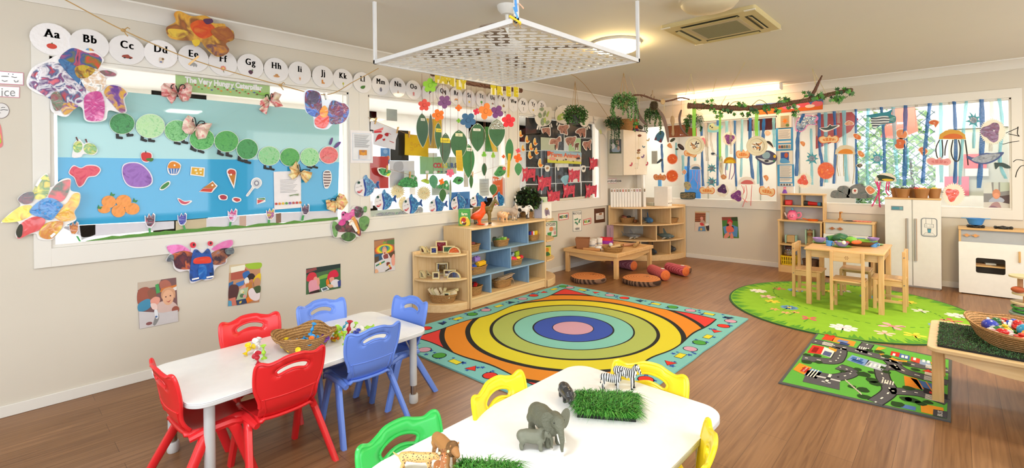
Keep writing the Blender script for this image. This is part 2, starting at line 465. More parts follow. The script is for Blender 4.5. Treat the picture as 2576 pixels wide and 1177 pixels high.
wall_with_holes('wall_right','x',X1,X1+.12,Y0,YB+.12,[(-1.6,3.2,.7,2.5),(3.9,7.3,.7,2.5)])
wall_with_holes('wall_front','y',Y0-.12,Y0,-.12,X1+.12,[(.9,5.9,.75,2.5)])
def cove(name,p0,p1,n):
 p0,p1,n=V(p0),V(p1),V(n);prof=[(0,0),(0,-.112),(.012,-.112),(.03,-.07),(.065,-.03),(.105,-.012),(.105,0)]
 mb=Ub(TRIM);mb.ring([[p+n*a+V((0,0,HC+b))for a,b in prof]for p in(p0,p1)]);return struct(name,mb)
cove('trim_1',(0,Y0,0),(0,YB,0),(1,0,0));cove('trim_2',(X1,YB,0),(0,YB,0),(0,-1,0))
for nm,b in(('baseboard_left',(0,.014,Y0,YB,0,.072)),('baseboard_back',(0,X1,YB-.014,YB,0,.072))):
 struct(nm,Ub(TRIM).bb(*b),None,.003)
GL=glass('window_glass')
def window(n,axis,hole,c,s,fr=.085,outer=None,lo=.13):
 a0,a1,z0,z1=hole
 def B(mb,p,q,u0,u1,d0,d1):
  d0,d1=sorted((c+s*d0,c+s*d1))
  if axis=='x':mb.bb(d0,d1,p,q,u0,u1)
  else:mb.bb(p,q,d0,d1,u0,u1)
 o0,o1,oz0,oz1=outer or(a0-fr,a1+fr,z0-lo,z1+.10)
 mb=Ub(TRIM)
 B(mb,o0,a0+.004,oz0,oz1,-.0,.02);B(mb,a1-.004,o1,oz0,oz1,0,.02)
 B(mb,a0,a1,oz0,z0,0,.02);B(mb,a0,a1,z1,oz1,0,.02)
 w=.022
 B(mb,a0,a0+w,z0,z1,-.06,.008);B(mb,a1-w,a1,z0,z1,-.06,.008);B(mb,a0,a1,z0,z0+w,-.06,.012);B(mb,a0,a1,z1-w,z1,-.06,.008)
 o=struct('window_%d'%n,mb,None,.003)
 g=Ub(GL)
 if axis=='x':g.face([(c-s*.03,a0,z0),(c-s*.03,a1,z0),(c-s*.03,a1,z1),(c-s*.03,a0,z1)],(s,0,0))
 else:g.face([(a0,c-s*.03,z0),(a1,c-s*.03,z0),(a1,c-s*.03,z1),(a0,c-s*.03,z1)],(0,s,0))
 g.obj('window_pane',o);return o
window(1,'x',W1,0,1,outer=(.186,2.50,.906,2.395));window(2,'x',W2,0,1,outer=(2.50,4.765,.906,2.395));window(3,'x',W3,0,1,outer=(4.765,7.15,.906,2.395))
window(4,'y',B1,YB,-1,outer=(.075,2.505,.872,2.405));window(5,'y',B2,YB,-1,outer=(2.505,4.96,.872,2.405))
WH=mat('e8e6e0',.7,.3,.02,3)
AX=-4.2
mb=Um('b9b3aa',.5);mb.bb(AX-.1,-.12,Y0,YB+3,-.1,0);struct('floor_next_room',mb)
mb=Ub(WH);mb.bb(AX-.1,-.12,Y0,YB+3,2.74,2.84);struct('ceiling_next_room',mb)
mb=Ub(WH)
for h0,h1 in((Y0,-.4),(1.6,2.3),(4.6,5.3),(7.8,11.1)):mb.bb(AX-.1,AX,h0,h1,0,2.74)
mb.bb(AX-.1,AX,Y0,11.1,0,.85);mb.bb(AX-.1,AX,Y0,11.1,2.3,2.74)
mb.bb(AX,-.12,Y0-.1,Y0,0,2.74);mb.bb(AX,-.12,11.1,11.2,0,2.74)
struct('wall_next_room',mb)
#outside the back windows
mb=Um('a7a69a',.8,.2,.1,4);mb.bb(-3,14,YB+.12,22,-.12,-.02);struct('ground_yard',mb)
mb=Um('cfc8b8',.7);mb.bb(-.2,2.75,YB+.12,YB+2.6,2.62,2.72);mb.bb(2.75,9,YB+.12,YB+1.5,2.62,2.72);struct('roof_verandah',mb)
mb=Um('b7b0a2',.7,.3,.03,3);mb.bb(-.2,3.05,YB+2.5,YB+2.6,0,2.62);mb.bb(-.3,-.2,YB+.12,YB+2.6,0,2.62);struct('wall_verandah',mb)
#rugs
def ramp_const(nt,stops):
 r=addn(nt,'ShaderNodeValToRGB');r.color_ramp.interpolation='CONSTANT';e=r.color_ramp.elements
 for i,(p,h)in enumerate(stops):
  el=e[i]if i<2 else e.new(p)
  el.position=p;el.color=lin(h)
 return r
def math_(nt,op,a,b=None):
 n=addn(nt,'ShaderNodeMath');n.operation=op
 for i,x in enumerate((a,b)):
  if x is None:continue
  if isinstance(x,(int,float)):n.inputs[i].default_value=x
  else:lk(nt,x,n.inputs[i])
 return n.outputs[0]
def ring_rug_mat(hx,hy):
 m=bpy.data.materials.new('ring_rug_pile');m.use_nodes=True;nt=m.node_tree;b=nt.nodes['Principled BSDF'];L=nt.links.new
 si(b,'Roughness',.95);si(b,'Specular IOR Level',.1)
 tc=addn(nt,'ShaderNodeTexCoord');sp=addn(nt,'ShaderNodeSeparateXYZ');L(tc.outputs['Object'],sp.inputs[0])
 x,y=sp.outputs[0],sp.outputs[1]
 d=math_(nt,'SQRT',math_(nt,'ADD',math_(nt,'MULTIPLY',x,x),math_(nt,'MULTIPLY',y,y)))
 n=addn(nt,'ShaderNodeTexNoise');si(n,'Scale',1.1);L(tc.outputs['Object'],n.inputs['Vector'])
 d=math_(nt,'ADD',d,math_(nt,'MULTIPLY',math_(nt,'SUBTRACT',n.outputs['Fac'],.5),.03))
 s=1/2
 rr=ramp_const(nt,[(0,'c79ab4'),(.182*s,'17181c'),(.193*s,'3150b4'),(.366*s,'17181c'),(.378*s,'7ec3bd'),(.55*s,'17181c'),(.568*s,'a9b960'),(.752*s,'17181c'),(.782*s,'dbd02c'),(.965*s,'17181c'),(1.01*s,'e28b20'),(1.2*s,'17181c'),(1.25*s,'dd3a35')])
 L(math_(nt,'MULTIPLY',d,s),rr.inputs[0])
 e=math_(nt,'MINIMUM',math_(nt,'SUBTRACT',hx,math_(nt,'ABSOLUTE',x)),math_(nt,'SUBTRACT',hy,math_(nt,'ABSOLUTE',y)))
 w1=math_(nt,'MULTIPLY',math_(nt,'SINE',math_(nt,'MULTIPLY',math_(nt,'ADD',x,math_(nt,'MULTIPLY',y,1)),7.5)),.022)
 w2=math_(nt,'MULTIPLY',math_(nt,'SINE',math_(nt,'MULTIPLY',math_(nt,'SUBTRACT',x,math_(nt,'MULTIPLY',y,1.3)),4.3)),.014)
 e=math_(nt,'ADD',e,math_(nt,'ADD',w1,w2))
 outl=math_(nt,'GREATER_THAN',e,.215);inn=math_(nt,'GREATER_THAN',e,.232)
 m1=addn(nt,'ShaderNodeMix');m1.data_type='RGBA';L(outl,m1.inputs[0]);si(m1,6,lin('7cc4c4'));si(m1,7,lin('17181c'))
 m2=addn(nt,'ShaderNodeMix');m2.data_type='RGBA';L(inn,m2.inputs[0]);L(m1.outputs[2],m2.inputs[6]);L(rr.outputs[0],m2.inputs[7])
 f=addn(nt,'ShaderNodeTexNoise');si(f,'Scale',420);L(tc.outputs['Object'],f.inputs['Vector'])
 m3_=addn(nt,'ShaderNodeMix');m3_.data_type='RGBA';m3_.blend_type='MULTIPLY';si(m3_,0,.22)
 L(m2.outputs[2],m3_.inputs[6]);L(f.outputs['Fac'],m3_.inputs[7])
 ga=addn(nt,'ShaderNodeBrightContrast');si(ga,1,.02);L(m3_.outputs[2],ga.inputs[0])
 L(ga.outputs[0],b.inputs['Base Color'])
 bp=addn(nt,'ShaderNodeBump');si(bp,'Strength',.4);si(bp,'Distance',.004);L(f.outputs['Fac'],bp.inputs['Height']);L(bp.outputs[0],b.inputs['Normal'])
 return m
def ring_rug():
 x0,x1,y0,y1=.56,2.86,2.36,5.10;cx,cy=1.685,3.725;hx,hy=(x1-x0)/2,(y1-y0)/2;mx,my=(x0+x1)/2,(y0+y1)/2
 mb=Ub(ring_rug_mat(hx,hy));rnd=random.Random(3)
 def edge(a,b,n):
  return[V((a[0]+(b[0]-a[0])*k/n,a[1]+(b[1]-a[1])*k/n,0))for k in range(n)]
 pts=edge((-hx,-hy),(hx,-hy),12)+edge((hx,-hy),(hx,hy),12)+edge((hx,hy),(-hx,hy),12)+edge((-hx,hy),(-hx,-hy),12)
 pts=[p+V((rnd.uniform(-.006,.006),rnd.uniform(-.006,.006),0))for p in pts]
 mb.prism(pts,(0,0,1),.012)
 up=V((0,0,1));z=.0128
 def deco(kind,c,col,r,a=0):
  q={'tri':3,'sq':4,'c':20}.get(kind,4)
  sx,sy=(1.35,.75)if kind=='sq'else(1,1)
  for k,(cc,s)in enumerate((('20242e',1.14),(col,1))):
   mb.use(mat(cc,.95,.1,.1,60))
   P=[]
   for i in range(q):
    t=2*pi*i/q+(pi/4 if q==4 else pi/2);u,v_=r*s*cos(t)*sx,r*s*sin(t)*sy
    P.append(V((c[0]+u*cos(a)-v_*sin(a),c[1]+u*sin(a)+v_*cos(a),z+k*.0006)))
   mb.face(P,up)
 def star(c,r):
  mb.use(mat('2f4fa8',.95,.1,.1,60));a=rnd.uniform(0,6)
  mb.face([(c[0]+(r if k%2==0 else r*.42)*cos(a+pi*k/5),c[1]+(r if k%2==0 else r*.42)*sin(a+pi*k/5),z)for k in range(10)],up)
 cols=['c79ab4','d63c34','2b3a5c','d8cf3c','4f9a45','c79ab4','d8cf3c','d96a28'];kinds=['c','c','tri','sq','c','c','sq','tri']
 n=0
 for(a,b,k,ang)in(((-hx+.1,-hy+.25),(-hx+.1,hy-.1),13,pi/2),((-hx+.2,hy-.1),(hx-.15,hy-.1),11,0),((hx-.1,hy-.2),(hx-.1,-hy+.2),13,pi/2),((hx-.2,-hy+.1),(-hx+.15,-hy+.1),11,0)):
  for i in range(k):
   t=i/(k-1);c=(a[0]+(b[0]-a[0])*t,a[1]+(b[1]-a[1])*t);i2=n%8
   deco(kinds[i2],c,cols[i2]if kinds[i2]!='tri'else('d63c34'if n%16>8 else'2b3a5c'),.052,ang if kinds[i2]!='tri'else rnd.uniform(0,6));n+=1
   for s in range(4):
    q=(c[0]+rnd.uniform(-.1,.1),c[1]+rnd.uniform(-.1,.1))
    if hx-.03>abs(q[0])and hy-.03>abs(q[1])and(abs(q[0])>hx-.17 or abs(q[1])>hy-.17):star(q,rnd.uniform(.018,.034))
 for i in range(len(mb.v)):mb.v[i]=mb.v[i]
 o=mb.top('rainbow_ring_rug','large square rug of rainbow rings with teal border of shapes and stars','rug',origin=(0,0,0));o.location=(mx,my,0)
ring_rug()
def oval_rug():
 cx,cy,rx,ry=3.50,6.24,1.12,1.20
 cx=3.49
 top=mat('8cbf3a',.95,.1,.12,9,.2,bscale=300);mb=Um('2f5b34',.9)
 n=64;C=[V((rx*cos(2*pi*k/n),ry*sin(2*pi*k/n),0))for k in range(n)]
 mb.prism(C,(0,0,1),.009);mb.use(top);mb.prism([p*.982+V((0,0,.002))for p in C],(0,0,1),.0085)
 rnd=random.Random(11);up=V((0,0,1));z=.0115
 def blob(pts,h,k=0):mb.use(mat(h,.95,.1,.08,40));mb.face([V((x,y,z+k*.0005))for x,y in pts],up)
 for k in range(46):
  a=2*pi*k/46+rnd.uniform(-.03,.03);q=[]
  for da,rr in((-.055,.975),(-.04,.90),(-.028,.945),(-.005,.86),(.015,.95),(.034,.89),(.055,.975)):q.append((rx*rr*cos(a+da),ry*rr*sin(a+da)))
  blob(q,'5a9a3c')
 P=spline([(-.75,.55),(-.68,.05),(-.3,-.35),(.25,-.55),(.7,-.35),(.8,.1),(.55,.45),(.1,.7),(-.4,.75)],12)
 for i in range(0,len(P)-1,2):
  a,b=P[i],P[i+1];t=(b-a).normalized();s=V((-t.y,t.x,0))*.006;blob([(a+s)[:2],(b+s)[:2],(b-s)[:2],(a-s)[:2]],'4c8a3a')
 def flower(c,r,h,n,core,a=0):
  for k in range(n):
   t=a+2*pi*k/n;u=V((cos(t),sin(t),0));s=V((-sin(t),cos(t),0));p=V((c[0],c[1],0))
   blob([(p+u*r*q+s*r*w)[:2]for q,w in((.15,.05),(.5,.24),(.85,.22),(1,0),(.85,-.22),(.5,-.24),(.15,-.05))],h)
  blob([(c[0]+r*.25*cos(2*pi*k/10),c[1]+r*.25*sin(2*pi*k/10))for k in range(10)],core,1)
 def stem(a,b):
  d=(V((b[0]-a[0],b[1]-a[1],0))).normalized()*.006;blob([(a[0]-d.y,a[1]+d.x),(b[0]-d.y,b[1]+d.x),(b[0]+d.y,b[1]-d.x),(a[0]+d.y,a[1]-d.x)],'5c9c3c')
 for c,r,h,n,core in(((-.88,.1),.10,'f2f2ea',8,'efe9c8'),((-.72,-.12),.09,'f4c8c8',5,'e9a49c'),((-.55,.42),.09,'7fa9d8',10,'f1e27a'),((-.42,-.45),.09,'6f9fd4',10,'f0d966'),((-.62,-.3),.08,'f2d64e',6,'f2d64e'),((-.25,.62),.07,'f4e26c',6,'e8c34a'),((-.1,.75),.08,'f1ece2',5,'d8d0c0'),((.12,-.86),.12,'ecedf2',8,'f0d0da'),((-.18,-.74),.085,'e05a7c',4,'f0903c'),((.42,-.80),.085,'f6c9bb',5,'e9a49c'),((.62,-.70),.09,'f2d64e',5,'e0b93a'),((.45,-.52),.12,'f0aeb4',4,'d98a8a'),((.78,-.22),.09,'7fa9d8',9,'f1e27a'),((.86,.05),.09,'e0607c',4,'f0a04a'),((.9,.3),.1,'f2f2ea',8,'f0d0da'),((.62,.28),.08,'f1ece2',5,'e4d8c8'),((.5,.62),.085,'f4d850',6,'e8c34a'),((.15,.62),.09,'6f9fd4',9,'f1e27a'),((-.72,.38),.075,'e0607c',4,'f0903c'),((-.38,.82),.07,'f4c8c8',5,'e9a49c'),((-.52,-.62),.05,'f0a878',5,'f0a878'),((-.40,-.68),.05,'f0b088',5,'f0a878'),((-.33,-.6),.045,'f0a878',5,'f0a878')):
  stem(c,(c[0]*1.07,c[1]*1.07-.12));flower(c,r,h,n,core,rnd.uniform(0,1))
 mb.top('oval_meadow_rug','round green meadow rug with printed flowers under wooden play table','rug',origin=(0,0,0)).location=(cx,cy,0)
oval_rug()
def town_rug():
 c0=[V(at_z(*p,.008))for p in((2057,834),(2395,871),(2392,1060),(1958,962))]
 a,d=c0[0],c0[3];b=V((4.358,5.03,.008));c=c0[2]
 def g(u,v):u/=100;v/=100;p=(a*(1-u)+b*u)*(1-v)+(d*(1-u)+c*u)*v;return V((p.x,p.y,0))
 mb=MB();up=V((0,0,1))
 mb.use(mat('55585a',.9));mb.prism([g(0,0),g(100,0),g(100,100),g(0,100)],up,.008)
 k=[0]
 def P(pts,h,lv=0):mb.use(mat(h,.95,.1,.08,50));mb.face([g(q[0],q[1])+V((0,0,.0086+lv*.0005))for q in pts],up)
 def road(pts,w=8.5,dash=True):
  S_=spline([(x,y,0)for x,y in pts],8,False)
  for(ww,h,lv)in((w+1.6,'2c2f30',1),(w,'5b5b63',2)):
   A=[];B=[]
   for i,q in enumerate(S_):
    t=(S_[min(i+1,len(S_)-1)]-S_[max(i-1,0)]).normalized();s=V((-t.y,t.x,0))*ww/2*V((1,1,1)).x
    A.append(q+s);B.append(q-s)
   for i in range(len(S_)-1):P([A[i][:2],A[i+1][:2],B[i+1][:2],B[i][:2]],h,lv)
  if dash:
   for i in range(1,len(S_)-1,3):
    p,q=S_[i],S_[i+1];t=(q-p).normalized();s=V((-t.y,t.x,0))*.5;q=p+(q-p)*.9
    P([(p+s)[:2],(q+s)[:2],(q-s)[:2],(p-s)[:2]],'eeeeea',3)
 P([(2,2),(98,2),(98,98),(2,98)],'63b04a',0)
 road([(2,22),(20,22),(45,24),(70,27),(98,24)]);road([(25,24),(27,40),(24,52),(3,56)]);road([(42,3),(40,24)])
 road([(60,27),(72,42),(98,46)]);road([(68,38),(58,44),(60,60),(66,78),(60,98)]);road([(66,78),(82,72),(98,76)]);road([(30,58),(40,62),(34,74),(20,80),(8,72)],9)
 P([(12,74),(34,72),(38,92),(14,92)],'5b5b63',3)
 def crossing(x,y,w,h,n,vert=True):
  for i in range(n):
   if vert:P([(x+i*w/n,y),(x+(i+.5)*w/n,y),(x+(i+.5)*w/n,y+h),(x+i*w/n,y+h)],'e9e9e4',4)
   else:P([(x,y+i*h/n),(x+w,y+i*h/n),(x+w,y+(i+.5)*h/n),(x,y+(i+.5)*h/n)],'e9e9e4',4)
 crossing(10,19,8,7,5,False);crossing(37,13,8,5,5);crossing(60,63,8,6,5);crossing(86,71,7,8,6,False);crossing(84,42,6,8,5,False);crossing(84,21,6,7,5,False)
 P([(8,4),(16,3),(16,14),(7,15)],'d8492f',3);P([(9,1),(12,5),(6,5)],'c23a28',4);P([(14,1),(17,5),(11,5)],'c23a28',4);P([(16,4),(33,5),(33,16),(15,15)],'e9913a',3);P([(20,8),(28,8),(27,13),(19,13)],'6d86c0',5);P([(22,12),(30,13),(29,17),(22,17)],'3a4a80',5)
 P([(4,30),(13,29),(14,44),(4,46)],'cf3a30',3);P([(13,29),(22,32),(22,46),(14,44)],'eceae4',3);P([(6,33),(10,33),(10,43),(6,43)],'8f2320',4);P([(15,36),(21,37),(21,45),(15,44)],'56618f',4);P([(16,27),(23,29),(23,34),(17,31)],'e39b35',4)
 P([(35,33),(48,36),(46,48),(33,44)],'7d9fd8',3);P([(47,36),(60,38),(58,50),(46,48)],'b9c6dc',3);P([(36,36),(44,37),(43,42),(35,41)],'4570b8',4);P([(37,40),(45,42),(44,46),(36,44)],'3b62a8',4)
 mb.use('eeeeea');vs,fs=glyphs('P');o=g(40.5,38.6);U=(g(41,38.6)-o)*7;W=(g(40.5,37.6)-o)*3.4
 mb.add([o+U*x+W*(y-.5)+V((0,0,.012))for x,y in vs],fs)
 vs,fs=glyphs('PARK');o=g(48.5,43);U=(g(48,46)-o)*.6;W=(g(49.5,43)-o)*1.8;mb.use('3c3c40');mb.add([o+U*x+W*(y-.5)+V((0,0,.012))for x,y in vs],fs)
 for x in(49,52,55):P([(x,40),(x+1.5,40.2),(x+1.2,47),(x-.3,46.8)],'e9f0f8',5)
 P([(60,9),(66,9),(66,18),(60,18)],'c8362f',3);P([(66,10),(73,11),(73,20),(66,19)],'4f6db0',3);P([(74,12),(80,13),(80,22),(74,21)],'c94b3c',3);P([(80,14),(87,15),(87,24),(80,23)],'8ea4cc',3)
 for x in(61.5,67.5,70,75.5,81.5,84.5):P([(x,13),(x+1.8,13),(x+1.8,18),(x,18)],'eef0f2',5)
 for q in([(50,6),(56,5),(52,12),(56,19),(66,24),(72,22),(72,25),(64,27),(54,22),(49,13)],[(86,14),(92,18),(96,20),(94,24),(88,20)]):P(q,'e9a13a',3)
 P([(84,33),(90,31),(96,33),(95,41),(84,40)],'e8e2d6',3);P([(82,35),(86,30),(90,35)],'c8392f',4);P([(90,34),(93,29),(97,34)],'c8392f',4)
 P([(72,50),(80,50),(84,66),(74,66)],'e38f33',3);P([(76,51),(94,54),(97,66),(83,66)],'4d6fae',3);P([(84,62),(98,65),(98,73),(85,70)],'2e2e34',4);P([(88,66),(93,67),(93,70),(88,69)],'c8392f',5)
 for x in(80,85,90):P([(x,52),(x+.8,52),(x+5,65),(x+4.2,65)],'e38f33',5)
 P([(4,66),(14,69),(12,82),(3,78)],'e69533',3);P([(14,70),(22,72),(21,84),(12,82)],'5d85c0',3);P([(9,70),(13,71),(12,79),(8,78)],'b8332c',4)
 for x in(15,17,19):P([(x,71),(x+.9,71),(x,83),(x-.9,83)],'e8e8e2',5)
 vs,fs=glyphs('AIRPORT');o=g(10.6,74.5);U=(g(10.2,77)-o)*.55;W=(g(11.6,74.6)-o)*1.3;mb.use('f3f0e6');mb.add([o+U*x+W*(y-.5)+V((0,0,.0125))for x,y in vs],fs)
 P([(27,73),(29,73),(29,87),(27,87)],'e6e6e4',5);P([(20,79),(36,79),(36,81),(20,81)],'d0d3d8',5);P([(25,85),(31,85),(31,86.5),(25,86.5)],'d0d3d8',5);P([(26.5,78),(29.5,78),(29.5,82),(26.5,82)],'35383c',6)
 for i in range(9):P([(38+i*1.4,76+i*1.6),(38.6+i*1.4,75.6+i*1.6),(40.4+i*1.4,79+i*1.6),(39.8+i*1.4,79.4+i*1.6)],'d9d4c4',5)
 rnd=random.Random(5)
 for(x,y,r)in((45,17,3),(52,16,4),(58,22,4),(72,28,3.5),(48,62,5),(54,68,4.5),(43,56,3),(52,56,2.5),(57,72,4),(51,85,4.5),(53,94,4),(57,44,3),(61,50,3),(8,62,4),(16,58,3),(5,50,3),(12,48,3.5),(76,68,4),(72,94,4.5),(80,84,4.5),(84,86,3.5),(76,84,4),(88,82,3),(92,29,3),(78,35,3),(64,84,0),(44,84,3),(34,64,2.5)):
  if r:P([(x+r*(.8+.35*rnd.random())*cos(t),y+r*.8*(.8+.35*rnd.random())*sin(t))for t in[2*pi*i/11 for i in range(11)]],'2f4a2b',4)
 P([(74,92),(82,92),(82,97),(74,97)],'5f7fc0',3);P([(84,86),(96,85),(97,97),(85,97)],'e69a36',3);P([(91,90),(98,89),(98,98),(91,98)],'4a4a52',4)
 vs,fs=glyphs('BUS');o=g(94.5,94);U=(g(94.5,91.5)-o)*1.1;W=(g(92.8,94)-o)*1.5;mb.use('eeeeea');mb.add([o+U*x+W*(y-.5)+V((0,0,.0125))for x,y in vs],fs)
 mb.top('road_map_rug','rectangular play mat printed with roads, houses and airport, on bare floor','rug')
town_rug()
#white activity tables
def rrect(x0,x1,y0,y1,r,n=8):
 out=[]
 for cx,cy,a0 in((x1-r,y1-r,0),(x0+r,y1-r,pi/2),(x0+r,y0+r,pi),(x1-r,y0+r,3*pi/2)):
  out+=[(cx+r*cos(a0+pi/2*k/n),cy+r*sin(a0+pi/2*k/n))for k in range(n+1)]
 return out
def white_table(label,cx,cy,wx,ly,z,rz):
 t=thing('activity_table',label,'table',(cx,cy,0),rz)
 top=Um('f3f2f0',.35);R_=rrect(-wx/2,wx/2,-ly/2,ly/2,.095,10)
 top.prism([(x,y,z-.004)for x,y in R_],(0,0,1),.004);top.obj('tabletop',t,bevel=.0015)
 ed=Um('c9c8c8',.4);ed.prism([(x*1,y*1,z-.026)for x,y in R_],(0,0,1),.0215);ed.obj('edge_band',t,bevel=.004)
 for sx in(-1,1):
  for sy in(-1,1):
   x,y=sx*(wx/2-.065),sy*(ly/2-.095)
   l=Um('bcbcbc',.35);l.cyl((x,y,.115),(x,y,z-.024),.0235,n=20)
   lo=l.obj('leg',t)
   c=Um('b9b3ac',.18,.5,0,metal=1);c.cyl((x,y,.04),(x,y,.12),.019,n=20);c.obj('chrome_sleeve',lo)
   f=Um('c3c1be',.5);f.lathe([(.0,0),(.026,0),(.029,.006),(.029,.05),(.026,.056),(0,.056)],(x,y,0),20);f.obj('foot_cap',lo)
   b=Um('d9d9d8',.4);b.tube([(x-sx*.02,y,z-.14),(x-sx*.09,y-sy*.02,z-.03)],.005,6);b.obj('brace',lo)
 return t
TZ1,TZ2=.468,.53
white_table('long white table with straw basket of suction toys on it',1.512,1.262,.70,1.37,TZ1,radians(2.2))
white_table('white table in foreground with toy animals and grass squares on it',3.33,1.27,.735,1.46,TZ2,radians(-.8))
#moulded plastic chairs
from mathutils.geometry import delaunay_2d_cdt
def inpoly(p,P):
 c=False;j=len(P)-1
 for i in range(len(P)):
  if(P[i][1]>p[1])!=(P[j][1]>p[1])and p[0]<(P[j][0]-P[i][0])*(p[1]-P[i][1])/(P[j][1]-P[i][1])+P[i][0]:c=not c
  j=i
 return c
def plastic_chair(label,h,x,y,deg):
 t=thing('plastic_chair',label,'chair',(x,y,0),radians(deg),'moulded plastic chairs round white tables')
 m=mat(h,.32,.5,.015,6)
 ZS=.315;TOP=.60
 R=spline([(.135,ZS+.01,0),(.142,.40,0),(.165,.47,0),(.172,.54,0),(.168,.592,0),(.150,TOP+.004,0),(.115,.592,0),(.075,.600,0),(.035,.613,0),(-.035,.613,0),(-.075,.600,0),(-.115,.592,0),(-.150,TOP+.004,0),(-.168,.592,0),(-.172,.54,0),(-.165,.47,0),(-.142,.40,0),(-.135,ZS+.01,0),(-.07,ZS-.012,0),(0,ZS-.016,0),(.07,ZS-.012,0)],4)
 R=[(p.x,p.y)for p in R]
 H=[(p.x,p.y)for p in spline([(.082,.548,0),(.054,.567,0),(0,.576,0),(-.054,.567,0),(-.082,.548,0),(-.068,.525,0),(-.03,.535,0),(0,.539,0),(.03,.535,0),(.068,.525,0)],4)]
 grid=[(u*.022,v)for u in range(-8,9)for v in[ZS+.005+.02*k for k in range(15)]]
 grid=[p for p in grid if inpoly(p,R)and not inpoly((p[0],p[1]),[(a*1.25,.555+(b-.555)*1.5)for a,b in H])and min((p[0]-q[0])**2+(p[1]-q[1])**2 for q in R)>8e-5]
 pts=[V(p)for p in R+H+grid];nR,nH=len(R),len(H)
 ed=[(i,(i+1)%nR)for i in range(nR)]+[(nR+i,nR+(i+1)%nH)for i in range(nH)]
 vv,_,ff,_,_,_=delaunay_2d_cdt(pts,ed,[],0,1e-6)
 def bend(u,v):
  s=(v-ZS)/(TOP-ZS)
  return V((u,-.125-.045*s-.02*s*s+.9*u*u*(.55+.6*s)+.035*(1-min(1,max(0,s)*4))**2,v))
 bm=Ub(m);fs=[]
 for f in ff:
  c=(sum(vv[i].x for i in f)/3,sum(vv[i].y for i in f)/3)
  if inpoly(c,R)and not inpoly(c,H):fs.append(tuple(f))
 bm.add([bend(p.x,p.y)for p in vv],fs)
 bo=bm.obj('backrest',t,solid=.011)
 rim=Ub(m)
 rr=[bend(*p)+V((0,-.002,0))for p in R[:66]]
 rim.tube(rr,.0085,8);hh=[bend(*p)for p in H];rim.tube(hh+[hh[0]],.0075,8)
 ribs=[bend(u,.415+.12*u*u/.02*.02)+V((0,-.006,0))for u in[k*.0225-.135 for k in range(13)]]
 rim.tube(ribs,.003,6)
 for sx in(-1,1):rim.tube([bend(sx*.125,.42)+V((0,-.006,0)),bend(sx*.112,.36)+V((0,-.007,0)),bend(sx*.108,.315)+V((0,-.006,0))],.0045,6)
 rim.obj('rim',bo)
 sm=Ub(m);rows=[]
 prof=[(-.115,ZS-.008),(-.09,ZS-.016),(-.04,ZS-.014),(.03,ZS-.004),(.10,ZS+.002),(.145,ZS-.004),(.165,ZS-.022),(.170,ZS-.05)]
 for yy,zz in prof:
  w=.128+.03*min(1,max(0,(yy+.115)/.12))
  rows.append([V((u*w,yy,zz+.012*abs(u)**3-(.018 if abs(u)>.97 else 0)))for u in[k/8-1 for k in range(17)]])
 sm.ring(rows,False,False);sm.obj('seat',t,solid=.014)
 for sx in(-1,1):tbo(m,[[(sx*.142,-.10,ZS-.03),(sx*.152,-.03,ZS-.012),(sx*.155,.07,ZS-.010),(sx*.150,.14,ZS-.03)],[.016,.022,.022,.018],8],'side_rail',t)
 for sx in(-1,1):
  for nm,P in(('rear',[(sx*.150,-.005,ZS-.012),(sx*.160,-.035,ZS-.03),(sx*.178,-.09,.19),(sx*.208,-.193,0)]),('front',[(sx*.150,.05,ZS-.012),(sx*.156,.085,ZS-.035),(sx*.160,.12,.18),(sx*.166,.178,0)])):
   lm=Ub(m);S_=spline(P,4,False);out=[]
   for i,p in enumerate(S_):
    s=i/(len(S_)-1);a,b=.017-.003*s,.029-.009*s
    out.append([p+V((a*cx_,b*cy_,0))for cx_,cy_ in((1,.6),(.6,1),(-.6,1),(-1,.6),(-1,-.6),(-.6,-1),(.6,-1),(1,-.6))])
   lm.ring(out[::-1]);lm.obj('leg',t,angle=50)
 return t
RED,BLU,GRN,YEL='d9262a','6688dc','2bb04a','f0d11c'
plastic_chair('red plastic chair at end of long white table',RED,1.645,.70,3)
plastic_chair('red plastic chair between long white table and wall',RED,1.305,1.09,-91)
plastic_chair('red plastic chair in front of long table, its back to camera',RED,1.80,1.00,92)
plastic_chair('blue plastic chair between long white table and wall',BLU,1.305,1.555,-89)
plastic_chair('blue plastic chair in front of long table, its back to camera',BLU,1.745,1.505,88)
plastic_chair('blue plastic chair at rug end of long table',BLU,1.565,1.845,186)
plastic_chair('green plastic chair tucked under foreground table',GRN,3.115,.97,-88)
plastic_chair('yellow plastic chair beside green chair at foreground table',YEL,3.125,1.465,-84)
plastic_chair('yellow plastic chair at far end of foreground table by zebras',YEL,3.385,1.845,187)
plastic_chair('yellow plastic chair at right edge of foreground table',YEL,3.62,1.535,108)
